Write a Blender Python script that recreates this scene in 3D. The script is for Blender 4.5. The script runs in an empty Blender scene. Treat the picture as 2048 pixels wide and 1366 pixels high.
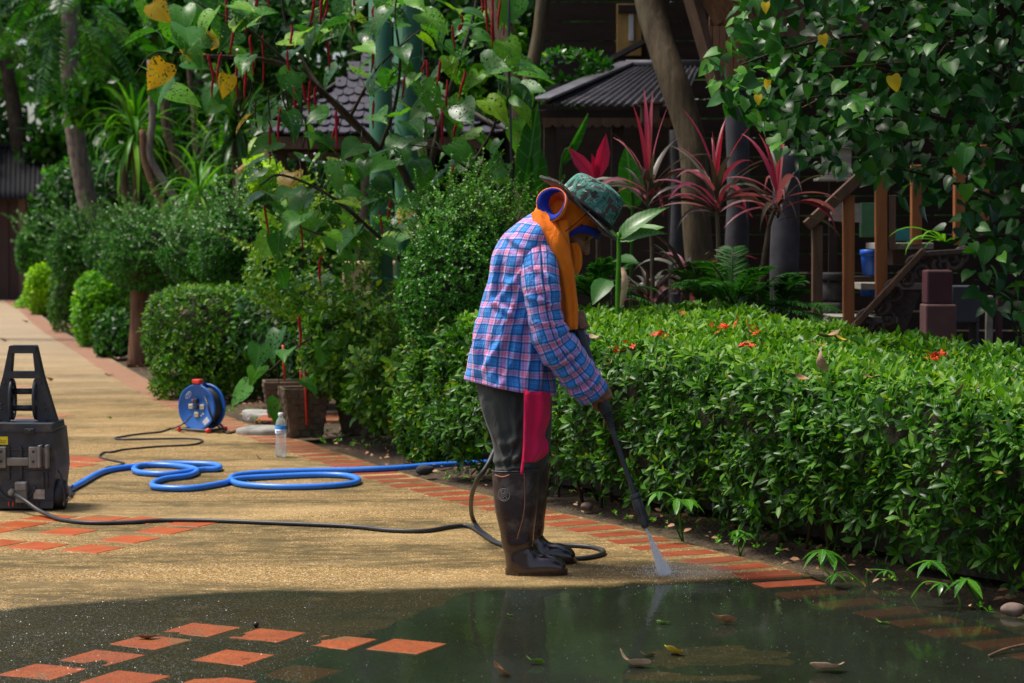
import bpy, bmesh, math, random
import numpy as np
from mathutils import Matrix, Vector, Euler

# ------------------------------------------------------------------ camera, sky, sun, exposure
scene = bpy.context.scene
COL = scene.collection
H = 1.227                      # camera height
FPX = 4177.0                   # focal length in photo pixels (2048 wide)
PITCH = math.atan((683 - 480) / FPX)
cam_d = bpy.data.cameras.new('camera')
cam_d.lens = 36.0 * FPX / 2048.0
cam_d.sensor_width = 36.0
cam_d.clip_end = 500
cam_d.dof.use_dof = True
cam_d.dof.focus_distance = 7.65
cam_d.dof.aperture_fstop = 5.6
cam = bpy.data.objects.new('camera', cam_d)
COL.objects.link(cam)
cam.location = (0, 0, H)
cam.rotation_euler = (math.pi / 2 - PITCH, 0, 0)
scene.camera = cam

SUN_DIR = Vector((-0.46, 0.08, 1.0)).normalized()      # towards the sun
SUN_EL = math.asin(SUN_DIR.z)
SUN_AZ = math.atan2(SUN_DIR.x, SUN_DIR.y)              # from +Y towards +X
world = bpy.data.worlds.new('World')
scene.world = world
world.use_nodes = True
wn = world.node_tree
wn.nodes.clear()
w_out = wn.nodes.new('ShaderNodeOutputWorld')
w_bg = wn.nodes.new('ShaderNodeBackground')
w_sky = wn.nodes.new('ShaderNodeTexSky')
w_sky.sky_type = 'NISHITA'
w_sky.sun_disc = False
w_sky.sun_elevation = SUN_EL
w_sky.sun_rotation = SUN_AZ
w_sky.air_density = 1.0
w_sky.dust_density = 4.0
w_sky.ozone_density = 1.0
w_bg.inputs['Strength'].default_value = 0.105
wn.links.new(w_sky.outputs[0], w_bg.inputs[0])
wn.links.new(w_bg.outputs[0], w_out.inputs[0])

sun_d = bpy.data.lights.new('sun', 'SUN')
sun_d.energy = 2.9
sun_d.angle = math.radians(13)
sun_d.color = (1.0, 0.95, 0.86)
sun = bpy.data.objects.new('sun', sun_d)
COL.objects.link(sun)
sun.rotation_euler = SUN_DIR.to_track_quat('Z', 'Y').to_euler()
sun.location = (-4, 4, 12)

scene.view_settings.view_transform = 'Standard'
scene.view_settings.look = 'None'
scene.view_settings.gamma = 1.0
scene.view_settings.exposure = 0.75
scene.render.engine = 'CYCLES'
scene.cycles.use_denoising = True
scene.cycles.max_bounces = 7
scene.cycles.volume_bounces = 4
scene.cycles.transparent_max_bounces = 12
scene.cycles.sample_clamp_indirect = 6.0

# ------------------------------------------------------------------ helpers
rng = np.random.default_rng(11)
random.seed(11)
CAM = np.array([0, 0, H])
_cp, _sp = math.cos(PITCH), math.sin(PITCH)


def ray(px, py):
    dx = (px - 1024) / FPX
    dy = (683 - py) / FPX
    return np.array([dx, _cp + dy * _sp, -_sp + dy * _cp])


def P(px, py, Y):
    """world point that lies at depth Y"""
    d = ray(px, py)
    return CAM + d * (Y / d[1])


def G(px, py, z=0.0):
    """world point on the level z"""
    d = ray(px, py)
    return CAM + d * ((z - H) / d[2])


WORLD = {}


def link(o, parent=None, M=None):
    COL.objects.link(o)
    M = M if M is not None else Matrix.Identity(4)
    if parent is not None:
        o.parent = parent
        o.matrix_parent_inverse = WORLD[parent.name].inverted()
    o.matrix_basis = M
    WORLD[o.name] = M
    return o


def thing(name, label, cat, loc=(0, 0, 0), group=None):
    o = bpy.data.objects.new(name, None)
    o.empty_display_size = 0.1
    link(o, None, Matrix.Translation(Vector([float(v) for v in loc])))
    o['label'] = label
    o['category'] = cat
    if group:
        o['group'] = group
    return o


def tag(o, label, cat, group=None):
    o['label'] = label
    o['category'] = cat
    if group:
        o['group'] = group
    return o


def kind(o, k, label=None):
    o['kind'] = k
    if label:
        o['label'] = label
    return o


def mesh_np(name, V, F, mat=None, attrs=None, uv=None, smooth=True):
    """F: (n,3) or (n,4) array, or a list of such arrays"""
    V = np.asarray(V, dtype=np.float32).reshape(-1, 3)
    Fs = F if isinstance(F, list) else [F]
    Fs = [np.asarray(f, dtype=np.int32) for f in Fs if len(f)]
    loops = np.concatenate([f.ravel() for f in Fs])
    tot = np.concatenate([np.full(len(f), f.shape[1], dtype=np.int32) for f in Fs])
    start = np.concatenate([[0], np.cumsum(tot)[:-1]]).astype(np.int32)
    me = bpy.data.meshes.new(name)
    me.vertices.add(len(V))
    me.vertices.foreach_set('co', V.ravel())
    me.loops.add(len(loops))
    me.loops.foreach_set('vertex_index', loops)
    me.polygons.add(len(tot))
    me.polygons.foreach_set('loop_start', start)
    me.polygons.foreach_set('loop_total', tot)
    me.polygons.foreach_set('use_smooth', np.full(len(tot), smooth, dtype=bool))
    if uv is not None:
        ul = me.uv_layers.new(name='uv')
        ul.data.foreach_set('uv', np.asarray(uv, dtype=np.float32)[loops].ravel())
    if attrs:
        for k, a in attrs.items():
            at = me.attributes.new(k, 'FLOAT', 'POINT')
            at.data.foreach_set('value', np.asarray(a, dtype=np.float32))
    me.update(calc_edges=True)
    if mat is not None:
        me.materials.append(mat)
    return me


def obj(name, me, parent=None, M=None):
    return link(bpy.data.objects.new(name, me), parent, M)


class MB:
    """collects vertices and faces of one part"""
    def __init__(self):
        self.V = []
        self.T = []
        self.Q = []
        self.UV = []
        self.n = 0

    def add(self, V, F, uv=None):
        V = np.asarray(V, float).reshape(-1, 3)
        F = np.asarray(F, int)
        self.V.append(V)
        self.UV.append(np.zeros((len(V), 2)) if uv is None else np.asarray(uv, float))
        (self.T if F.shape[1] == 3 else self.Q).append(F + self.n)
        self.n += len(V)
        return self

    def box(self, c, size, R=None):
        x, y, z = [v / 2 for v in size]
        V = np.array([[sx * x, sy * y, sz * z] for sx in (-1, 1) for sy in (-1, 1) for sz in (-1, 1)])
        if R is not None:
            V = V @ np.asarray(R).T
        F = [[0, 1, 3, 2], [4, 6, 7, 5], [0, 4, 5, 1], [2, 3, 7, 6], [0, 2, 6, 4], [1, 5, 7, 3]]
        return self.add(V + np.asarray(c), F)

    def prism(self, pts2, plane, a, b):
        """convex-ish polygon pts2 swept between two offsets along an axis: plane 'xz' sweeps y"""
        n = len(pts2)
        V = []
        for off in (a, b):
            for (u, v) in pts2:
                V.append((u, off, v) if plane == 'xz' else ((u, v, off) if plane == 'xy' else (off, u, v)))
        self.add(V, [[i, (i + 1) % n, n + (i + 1) % n, n + i] for i in range(n)])
        c0 = np.mean(V[:n], axis=0)
        c1 = np.mean(V[n:], axis=0)
        self.add(V[:n] + [tuple(c0)], [[(i + 1) % n, i, n] for i in range(n)])
        self.add(V[n:] + [tuple(c1)], [[i, (i + 1) % n, n] for i in range(n)])
        return self

    def tube(self, pts, radii, sides=8, caps=True, flat=None, uvs=False):
        V, F, uv = tube_np(pts, radii, sides, caps, flat)
        return self.add(V, F, uv)

    def sphere(self, c, r, seg=12, rings=8, R=None):
        r = np.broadcast_to(np.asarray(r, float), (3,))
        V = [[0, 0, 1]]
        for i in range(1, rings):
            th = math.pi * i / rings
            for j in range(seg):
                ph = 2 * math.pi * j / seg
                V.append([math.sin(th) * math.cos(ph), math.sin(th) * math.sin(ph), math.cos(th)])
        V.append([0, 0, -1])
        V = np.array(V) * r
        if R is not None:
            V = V @ np.asarray(R).T
        T, Q = [], []
        for j in range(seg):
            T.append([0, 1 + j, 1 + (j + 1) % seg])
            b = 1 + (rings - 2) * seg
            T.append([b + (j + 1) % seg, b + j, len(V) - 1])
        for i in range(rings - 2):
            for j in range(seg):
                a = 1 + i * seg
                Q.append([a + j, a + seg + j, a + seg + (j + 1) % seg, a + (j + 1) % seg])
        V = V + np.asarray(c)
        n0 = self.n
        self.add(V, T)
        if Q:
            self.Q.append(np.asarray(Q) + n0)
        return self

    def lathe(self, prof, seg=24, M=None, ell=(1, 1)):
        """prof: list of (r, z)"""
        V, Q = [], []
        for (r, z) in prof:
            for j in range(seg):
                a = 2 * math.pi * j / seg
                V.append([r * math.cos(a) * ell[0], r * math.sin(a) * ell[1], z])
        for i in range(len(prof) - 1):
            for j in range(seg):
                Q.append([i * seg + j, i * seg + (j + 1) % seg, (i + 1) * seg + (j + 1) % seg, (i + 1) * seg + j])
        V = np.array(V)
        if M is not None:
            M = np.array(M)
            V = V @ M[:3, :3].T + M[:3, 3]
        return self.add(V, Q)

    def mesh(self, name, mat, smooth=True, attrs=None):
        F = []
        if self.T:
            F.append(np.concatenate(self.T))
        if self.Q:
            F.append(np.concatenate(self.Q))
        return mesh_np(name, np.concatenate(self.V), F, mat, attrs, np.concatenate(self.UV), smooth)

    def build(self, name, mat, parent=None, smooth=True, M=None, bevel=0.0, sub=0):
        o = obj(name, self.mesh(name, mat, smooth), parent, M)
        if bevel:
            m = o.modifiers.new('bevel', 'BEVEL')
            m.width = bevel
            m.segments = 2
            m.limit_method = 'ANGLE'
            m.harden_normals = False
        if sub:
            m = o.modifiers.new('sub', 'SUBSURF')
            m.levels = m.render_levels = sub
        return o


def spline(pts, n):
    """Catmull-Rom through pts (k,d) resampled to n points"""
    pts = np.asarray(pts, float)
    k = len(pts)
    if k == 2:
        t = np.linspace(0, 1, n)[:, None]
        return pts[0] * (1 - t) + pts[1] * t
    ext = np.vstack([2 * pts[0] - pts[1], pts, 2 * pts[-1] - pts[-2]])
    t = np.linspace(0, k - 1, n)
    i = np.minimum(t.astype(int), k - 2)
    u = (t - i)[:, None]
    p0, p1, p2, p3 = ext[i], ext[i + 1], ext[i + 2], ext[i + 3]
    return 0.5 * ((2 * p1) + (-p0 + p2) * u + (2 * p0 - 5 * p1 + 4 * p2 - p3) * u ** 2 + (-p0 + 3 * p1 - 3 * p2 + p3) * u ** 3)


def tube_np(pts, radii, sides=8, caps=True, flat=None):
    pts = np.asarray(pts, float)
    n = len(pts)
    radii = np.broadcast_to(np.asarray(radii, float), (n,))
    T = np.gradient(pts, axis=0)
    T /= np.linalg.norm(T, axis=1)[:, None] + 1e-12
    ref = np.array([0, 0, 1.0]) if abs(T[0, 2]) < 0.9 else np.array([0, 1.0, 0])
    N = np.zeros_like(T)
    v = ref - T[0] * ref.dot(T[0])
    N[0] = v / np.linalg.norm(v)
    for i in range(1, n):
        v = N[i - 1] - T[i] * N[i - 1].dot(T[i])
        N[i] = v / (np.linalg.norm(v) + 1e-12)
    B = np.cross(T, N)
    a = np.linspace(0, 2 * math.pi, sides, endpoint=False)
    fl = 1.0 if flat is None else flat
    V = pts[:, None] + radii[:, None, None] * (np.cos(a)[None, :, None] * N[:, None] + fl * np.sin(a)[None, :, None] * B[:, None])
    L = np.concatenate([[0], np.cumsum(np.linalg.norm(np.diff(pts, axis=0), axis=1))])
    uv = np.stack([np.broadcast_to(a / (2 * math.pi), (n, sides)), np.broadcast_to(L[:, None], (n, sides))], -1).reshape(-1, 2)
    V = V.reshape(-1, 3)
    F = []
    for i in range(n - 1):
        for j in range(sides):
            F.append([i * sides + j, i * sides + (j + 1) % sides, (i + 1) * sides + (j + 1) % sides, (i + 1) * sides + j])
    if caps:
        k = len(V)
        V = np.vstack([V, pts[0], pts[-1]])
        uv = np.vstack([uv, [0, 0], [0, 0]])
        for j in range(sides):
            F.append([(j + 1) % sides, j, k, k])
            F.append([(n - 1) * sides + j, (n - 1) * sides + (j + 1) % sides, k + 1, k + 1])
        F = np.array(F)
        q = F[:-2 * sides]
        t = F[-2 * sides:, :3]
        # keep all as triangles for simplicity
        tri = np.vstack([q[:, [0, 1, 2]], q[:, [0, 2, 3]], t])
        return V, tri, uv
    return V, np.array(F), uv


def unit(v):
    v = np.asarray(v, float)
    return v / (np.linalg.norm(v, axis=-1, keepdims=True) + 1e-12)


def frames(d, nrm):
    """rotation matrices whose columns are x, y=d, z~nrm"""
    y = unit(d)
    x = unit(np.cross(y, nrm))
    z = np.cross(x, y)
    return np.stack([x, y, z], -1)


def scatter(tmpl, pos, R, scale):
    """tmpl=(V,F): repeats a template; returns V,F,(index of the copy per vertex)"""
    tv, tf = tmpl
    n = len(pos)
    s = np.asarray(scale, float)
    if s.ndim == 1:
        s = np.repeat(s[:, None], 3, 1)
    V = np.einsum('nij,nkj->nki', R, tv[None] * s[:, None, :]) + pos[:, None, :]
    F = tf[None] + (np.arange(n) * len(tv))[:, None, None]
    idx = np.repeat(np.arange(n), len(tv))
    return V.reshape(-1, 3), F.reshape(-1, tf.shape[1]), idx


class Sines:
    """cheap smooth noise"""
    def __init__(self, seed, freq, n=10, d=3):
        r = np.random.default_rng(seed)
        self.k = r.normal(size=(n, d))
        self.k *= (freq * r.uniform(0.6, 1.6, n) / np.linalg.norm(self.k, axis=1))[:, None]
        self.p = r.uniform(0, 6.28, n)

    def __call__(self, X):
        X = np.asarray(X, float)
        return np.sin(X @ self.k.T + self.p).mean(-1) * 2.0


def smooth(a, b, x):
    t = np.clip((np.asarray(x, float) - a) / (b - a), 0, 1)
    return t * t * (3 - 2 * t)


# ------------------------------------------------------------------ leaf shapes (base at origin, along +Y, face up +Z)
def leaf_rows(rows, fold=0.15, droop=0.15, cols=2, wave=0.0):
    V, F = [], []
    m = 2 * cols + 1
    for i, (y, w, back) in enumerate(rows):
        for c in range(-cols, cols + 1):
            u = c / cols
            yy = y - back * abs(u) ** 1.5
            V.append([w * u, yy, fold * abs(w * u) - droop * max(yy, 0) ** 2 + wave * math.sin(5 * yy + 3 * u) * abs(u)])
    for i in range(len(rows) - 1):
        for c in range(m - 1):
            a = i * m + c
            F.append([a, a + 1, a + m + 1])
            F.append([a, a + m + 1, a + m])
    return np.array(V), np.array(F)


def leaf_ellip(w=0.18, fold=0.25, droop=0.12):
    V = np.array([[0, 0, 0], [w * .75, .28, 0], [0, .3, 0], [-w * .75, .28, 0], [w, .65, 0], [0, .65, 0], [-w, .65, 0], [0, 1, 0]], float)
    V[:, 2] = fold * np.abs(V[:, 0]) - droop * V[:, 1] ** 2
    F = np.array([[0, 1, 2], [0, 2, 3], [1, 4, 5], [1, 5, 2], [2, 5, 6], [2, 6, 3], [4, 7, 5], [5, 7, 6]])
    return V, F


def leaf_small(w=0.28, fold=0.3):
    V = np.array([[0, 0, 0], [w, .5, fold * w], [0, .55, 0], [-w, .5, fold * w], [0, 1, -.05]], float)
    F = np.array([[0, 1, 2], [0, 2, 3], [1, 4, 2], [2, 4, 3]])
    return V, F


LEAF_HEART = leaf_rows([(0.0, .02, .02), (.06, .30, .16), (.2, .45, .16), (.42, .44, .08), (.68, .27, .03), (.86, .1, .0), (1.0, .004, 0)], .22, .22, 1)
LEAF_BIG = leaf_rows([(0.0, .02, .02), (.05, .27, .14), (.17, .41, .15), (.34, .44, .10), (.52, .38, .06), (.7, .26, .04), (.86, .12, .02), (1.0, .004, 0)], .18, .28, 2, .03)
LEAF_IXORA = leaf_ellip(.17, .3, .18)
LEAF_TINY = leaf_small(.30)
LEAF_OVAL = leaf_ellip(.24, .2, .15)
LEAF_DIAMOND = (np.array([[0, 0, 0], [.32, .5, .06], [0, 1, 0], [-.32, .5, .06]], float), np.array([[0, 1, 2], [0, 2, 3]]))


def strap(L, W, droop, seg=9, lift=0.0, fold=0.35, twist=0.0, taper=1.0):
    """a strap leaf along +Y that arches down"""
    t = np.linspace(0, 1, seg + 1)
    ang = lift - droop * t ** 1.4
    ds = L / seg
    y = np.concatenate([[0], np.cumsum(np.cos(ang[:-1]) * ds)])
    z = np.concatenate([[0], np.cumsum(np.sin(ang[:-1]) * ds)])
    w = W * np.clip(np.minimum(0.35 + 3.2 * t, 1.0), 0, 1) * (1 - np.clip((t - .35) / .65, 0, 1) ** 1.7 * taper) / 2
    w[-1] = 0.001
    V = []
    for i in range(seg + 1):
        tw = twist * t[i]
        for s in (-1, 0, 1):
            V.append([s * w[i] * math.cos(tw), y[i], z[i] + fold * abs(s) * w[i] + s * w[i] * math.sin(tw)])
    F = []
    for i in range(seg):
        for c in range(2):
            a = i * 3 + c
            F += [[a, a + 1, a + 4], [a, a + 4, a + 3]]
    return np.array(V), np.array(F)

# ------------------------------------------------------------------ materials
class N:
    def __init__(self, name):
        self.m = bpy.data.materials.new(name)
        self.m.use_nodes = True
        self.t = self.m.node_tree
        self.t.nodes.clear()
        self.out = self.t.nodes.new('ShaderNodeOutputMaterial')

    def n(self, typ, **kw):
        nd = self.t.nodes.new('ShaderNode' + typ)
        for k, v in kw.items():
            if hasattr(nd, k):
                setattr(nd, k, v)
            else:
                nd.inputs[k.replace('_', ' ')].default_value = v
        return nd

    def l(self, a, b):
        self.t.links.new(a, b)

    def set(self, sock, v):
        if isinstance(v, bpy.types.NodeSocket):
            self.l(v, sock)
        elif isinstance(v, (tuple, list)) and len(v) == 3 and sock.type == 'RGBA':
            sock.default_value = (*v, 1)
        else:
            sock.default_value = v

    def math(self, op, a, b=0.0, c=None, clamp=False):
        nd = self.t.nodes.new('ShaderNodeMath')
        nd.operation = op
        nd.use_clamp = clamp
        self.set(nd.inputs[0], a)
        self.set(nd.inputs[1], b)
        if c is not None:
            self.set(nd.inputs[2], c)
        return nd.outputs[0]

    def mix(self, f, a, b, mode='MIX'):
        nd = self.t.nodes.new('ShaderNodeMix')
        nd.data_type = 'RGBA'
        nd.blend_type = mode
        self.set(nd.inputs[0], f)
        self.set(nd.inputs[6], a)
        self.set(nd.inputs[7], b)
        return nd.outputs[2]

    def ramp(self, f, stops, interp='LINEAR'):
        nd = self.t.nodes.new('ShaderNodeValToRGB')
        nd.color_ramp.interpolation = interp
        e = nd.color_ramp.elements
        while len(e) < len(stops):
            e.new(0.5)
        for i, (p, c) in enumerate(stops):
            e[i].position = p
            e[i].color = (*c, 1) if len(c) == 3 else c
        self.set(nd.inputs[0], f)
        return nd.outputs[0]

    def range(self, f, a, b, c=0.0, d=1.0, smooth=False):
        nd = self.t.nodes.new('ShaderNodeMapRange')
        nd.interpolation_type = 'SMOOTHSTEP' if smooth else 'LINEAR'
        self.set(nd.inputs[0], f)
        for i, v in enumerate((a, b, c, d)):
            nd.inputs[i + 1].default_value = v
        return nd.outputs[0]

    def noise(self, vec, scale, detail=3, rough=0.55, dist=0.0):
        nd = self.t.nodes.new('ShaderNodeTexNoise')
        nd.inputs['Scale'].default_value = scale
        nd.inputs['Detail'].default_value = detail
        nd.inputs['Roughness'].default_value = rough
        nd.inputs['Distortion'].default_value = dist
        if vec is not None:
            self.l(vec, nd.inputs['Vector'])
        return nd.outputs[0]

    def vor(self, vec, scale, feature='F1', out=0):
        nd = self.t.nodes.new('ShaderNodeTexVoronoi')
        nd.feature = feature
        nd.inputs['Scale'].default_value = scale
        if vec is not None:
            self.l(vec, nd.inputs['Vector'])
        return nd.outputs[out]

    def coord(self, which='Object', scale=None):
        o = self.t.nodes.new('ShaderNodeTexCoord').outputs[which]
        if scale is not None:
            mp = self.t.nodes.new('ShaderNodeMapping')
            mp.inputs['Scale'].default_value = scale
            self.l(o, mp.inputs['Vector'])
            o = mp.outputs[0]
        return o

    def pos(self, scale=None):
        o = self.t.nodes.new('ShaderNodeNewGeometry').outputs['Position']
        if scale is not None:
            mp = self.t.nodes.new('ShaderNodeMapping')
            mp.inputs['Scale'].default_value = scale
            self.l(o, mp.inputs['Vector'])
            o = mp.outputs[0]
        return o

    def attr(self, name):
        nd = self.t.nodes.new('ShaderNodeAttribute')
        nd.attribute_name = name
        return nd.outputs['Fac']

    def rand(self):
        return self.t.nodes.new('ShaderNodeObjectInfo').outputs['Random']

    def bump(self, h, strength=0.5, dist=0.01, normal=None):
        nd = self.t.nodes.new('ShaderNodeBump')
        nd.inputs['Strength'].default_value = strength
        nd.inputs['Distance'].default_value = dist
        self.l(h, nd.inputs['Height'])
        if normal is not None:
            self.l(normal, nd.inputs['Normal'])
        return nd.outputs[0]

    def bsdf(self, color, rough=0.5, spec=0.5, metal=0.0, normal=None, **kw):
        b = self.t.nodes.new('ShaderNodeBsdfPrincipled')
        self.set(b.inputs['Base Color'], color)
        self.set(b.inputs['Roughness'], rough)
        self.set(b.inputs['Specular IOR Level'], spec)
        self.set(b.inputs['Metallic'], metal)
        if normal is not None:
            self.l(normal, b.inputs['Normal'])
        for k, v in kw.items():
            self.set(b.inputs[k.replace('_', ' ')], v)
        return b.outputs[0]

    def done(self, sh, disp=None):
        self.l(sh, self.out.inputs['Surface'])
        return self.m


def plain(name, col, rough=0.5, spec=0.5, metal=0.0, var=0.15, scale=20.0, bump=0.0, dirt=None):
    k = N(name)
    c = k.coord('Object')
    nz = k.noise(c, scale, 4)
    f = k.range(nz, .3, .7)
    dark = tuple(v * (1 - var) for v in col)
    lite = tuple(min(1, v * (1 + var)) for v in col)
    colr = k.mix(f, dark, lite)
    if dirt is not None:
        colr = k.mix(k.range(k.noise(c, scale * .35, 5, .65), .5, .72), colr, dirt)
    nm = k.bump(nz, bump, .004) if bump else None
    return k.done(k.bsdf(colr, k.range(nz, .2, .8, rough * .85, min(1, rough * 1.15)), spec, metal, nm))


def leaf_mat(name, stops, rough=0.38, spec=0.45, trans=0.3, src='attr', holes=0.0, rib=None, hole_scale=14.0, tcol=None):
    """colour by a per-leaf random value; part of the light passes through the blade"""
    k = N(name)
    spec *= .55
    rough = min(.6, rough * 1.0)
    trans = min(.6, trans + .03)
    if stops[0][1][1] > stops[0][1][0] and stops[0][1][1] > stops[0][1][2] * 1.5:
        stops = [(a, (c[0] * .85, c[1] * 1.0, c[2] * .45)) for a, c in stops]
    r = k.attr('rnd') if src == 'attr' else k.rand()
    col = k.ramp(r, stops)
    oc = k.coord('Object')
    if src != 'attr':
        nz = k.noise(oc, 5.0, 3)
        col = k.mix(k.range(nz, .35, .7, 0, .35), col, (stops[0][1][0] * 0.8, stops[0][1][1] * .8, stops[0][1][2] * .7))
        if rib is not None:
            sx = k.t.nodes.new('ShaderNodeSeparateXYZ')
            k.l(oc, sx.inputs[0])
            ax = k.math('ABSOLUTE', sx.outputs[0])
            mid = k.range(ax, 0.0, 0.02, 1, 0)
            vv = k.math('ADD', sx.outputs[1], k.math('MULTIPLY', ax, -0.7))
            wv = k.math('ABSOLUTE', k.math('SUBTRACT', k.math('FRACT', k.math('MULTIPLY', vv, 6.0)), 0.5))
            vein = k.range(wv, 0.0, 0.07, .55, 0)
            col = k.mix(k.math('MAXIMUM', mid, vein), col, rib)
    # a faint sheen difference leaf by leaf
    pr = k.bsdf(col, k.range(r, 0, 1, rough * .8, rough * 1.25), spec)
    tr = k.t.nodes.new('ShaderNodeBsdfTranslucent')
    bright = k.mix(1.0, col, tcol or (1.3, 1.5, .5), 'MULTIPLY')
    k.l(bright, tr.inputs['Color'])
    ms = k.t.nodes.new('ShaderNodeMixShader')
    ms.inputs[0].default_value = trans
    k.l(pr, ms.inputs[1])
    k.l(tr.outputs[0], ms.inputs[2])
    sh = ms.outputs[0]
    if holes:
        add = k.t.nodes.new('ShaderNodeVectorMath')
        add.operation = 'ADD'
        k.l(oc, add.inputs[0])
        cx = k.t.nodes.new('ShaderNodeCombineXYZ')
        k.l(k.math('MULTIPLY', k.rand(), 37.0), cx.inputs[2])
        k.l(cx.outputs[0], add.inputs[1])
        v = k.noise(add.outputs[0], hole_scale, 1, .5)
        big = k.noise(add.outputs[0], 2.2, 1)
        gate = k.math('MULTIPLY', k.math('GREATER_THAN', v, 1 - holes), k.math('GREATER_THAN', big, .47))
        tp = k.t.nodes.new('ShaderNodeBsdfTransparent')
        m2 = k.t.nodes.new('ShaderNodeMixShader')
        k.l(gate, m2.inputs[0])
        k.l(sh, m2.inputs[1])
        k.l(tp.outputs[0], m2.inputs[2])
        sh = m2.outputs[0]
    return k.done(sh)


M = {}
G_IX = [(0, (.016, .056, .010)), (.45, (.046, .14, .017)), (.8, (.135, .275, .03)), (.93, (.23, .32, .03)), (1, (.36, .22, .03))]
M['ixora'] = leaf_mat('ixora_leaf', G_IX, .38, .42, .28)
M['ixora_o'] = leaf_mat('ixora_leaf_single', [(0, (.025, .075, .014)), (.6, (.06, .16, .02)), (1, (.16, .29, .03))], .32, .55, .25, 'obj')
M['tea'] = leaf_mat('tea_leaf', [(0, (.014, .065, .011)), (.5, (.04, .15, .02)), (.85, (.09, .28, .03)), (1, (.22, .44, .05))], .3, .55, .25)
M['lime'] = leaf_mat('lime_leaf', [(0, (.03, .11, .012)), (.5, (.09, .26, .02)), (.85, (.2, .42, .03)), (1, (.36, .5, .04))], .4, .45, .35)
M['lemon'] = leaf_mat('lemon_leaf', [(0, (.08, .2, .01)), (.5, (.25, .42, .015)), (1, (.5, .62, .03))], .4, .45, .4)
M['olive'] = leaf_mat('olive_leaf', [(0, (.025, .075, .012)), (.5, (.06, .16, .02)), (.85, (.15, .27, .03)), (1, (.3, .36, .05))], .4, .45, .3)
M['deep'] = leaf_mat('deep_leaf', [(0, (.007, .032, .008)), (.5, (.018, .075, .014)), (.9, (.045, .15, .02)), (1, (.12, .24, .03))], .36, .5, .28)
M['plumeria'] = leaf_mat('plumeria_leaf', [(0, (.012, .06, .012)), (.5, (.03, .14, .02)), (.85, (.08, .27, .03)), (1, (.3, .42, .04))], .3, .55, .35)
M['far'] = leaf_mat('far_leaf', [(0, (.012, .05, .01)), (.5, (.035, .13, .016)), (.85, (.1, .28, .03)), (1, (.28, .45, .04))], .4, .4, .42)
M['big_o'] = leaf_mat('chenille_leaf', [(0, (.018, .075, .02)), (.45, (.04, .15, .035)), (.75, (.085, .25, .04)), (.9, (.17, .36, .03)), (1, (.3, .4, .03))], .36, .5, .35, 'obj', .40, (.09, .2, .06))
M['big_yellow'] = leaf_mat('chenille_leaf_yellow', [(0, (.45, .28, .02)), (1, (.6, .42, .03))], .45, .4, .35, 'obj', .43, (.35, .25, .03), 14, (1.2, 1.1, .4))
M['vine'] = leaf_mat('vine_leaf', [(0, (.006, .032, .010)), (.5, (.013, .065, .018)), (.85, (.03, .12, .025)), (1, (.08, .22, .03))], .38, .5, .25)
M['vine_o'] = leaf_mat('vine_leaf_single', [(0, (.010, .05, .015)), (.5, (.02, .09, .024)), (.85, (.05, .17, .03)), (1, (.12, .3, .035))], .36, .5, .28, 'obj', 0, (.07, .18, .04))
M['vine_yellow'] = leaf_mat('vine_leaf_yellow', [(0, (.55, .4, .02)), (1, (.7, .5, .03))], .45, .4, .35, 'obj', 0, None, 14, (1.2, 1.1, .4))
M['strap'] = leaf_mat('strap_leaf', [(0, (.02, .09, .014)), (.6, (.06, .2, .025)), (1, (.16, .34, .04))], .36, .5, .3)
M['strap_o'] = leaf_mat('strap_leaf_single', [(0, (.03, .12, .016)), (.6, (.09, .26, .025)), (1, (.22, .42, .04))], .36, .5, .3, 'obj')
M['strap_dark'] = leaf_mat('strap_leaf_dark', [(0, (.012, .045, .012)), (.6, (.03, .09, .02)), (1, (.07, .15, .03))], .36, .5, .25, 'obj')
M['banana'] = leaf_mat('banana_leaf', [(0, (.02, .1, .012)), (1, (.04, .19, .018))], .4, .4, .45, 'obj', 0, (.09, .28, .05))
M['fern'] = leaf_mat('fern_leaf', [(0, (.008, .04, .010)), (.6, (.02, .085, .02)), (1, (.05, .15, .035))], .45, .4, .3)
M['weed'] = leaf_mat('weed_leaf', [(0, (.03, .12, .02)), (.6, (.05, .18, .03)), (1, (.11, .28, .04))], .25, .6, .3, 'obj', 0, (.2, .4, .12))
M['cordy_red'] = leaf_mat('cordyline_red', [(0, (.22, .02, .05)), (.5, (.42, .05, .10)), (1, (.40, .15, .16))], .36, .5, .35, 'obj', 0, None, 14, (1.4, .5, .5))
M['cordy_pink'] = leaf_mat('cordyline_pink', [(0, (.18, .035, .07)), (.5, (.27, .08, .11)), (1, (.25, .17, .15))], .4, .5, .3, 'obj', 0, None, 14, (1.3, .6, .6))
M['cordy_dark'] = leaf_mat('cordyline_dark', [(0, (.035, .022, .018)), (.5, (.06, .045, .03)), (1, (.11, .12, .085))], .38, .5, .2, 'obj', 0, None, 14, (1, .8, .6))
M['cordy_mag'] = leaf_mat('cordyline_magenta', [(0, (.36, .02, .075)), (1, (.46, .04, .11))], .36, .5, .4, 'obj', 0, (.3, .01, .06), 14, (1.4, .4, .5))

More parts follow.
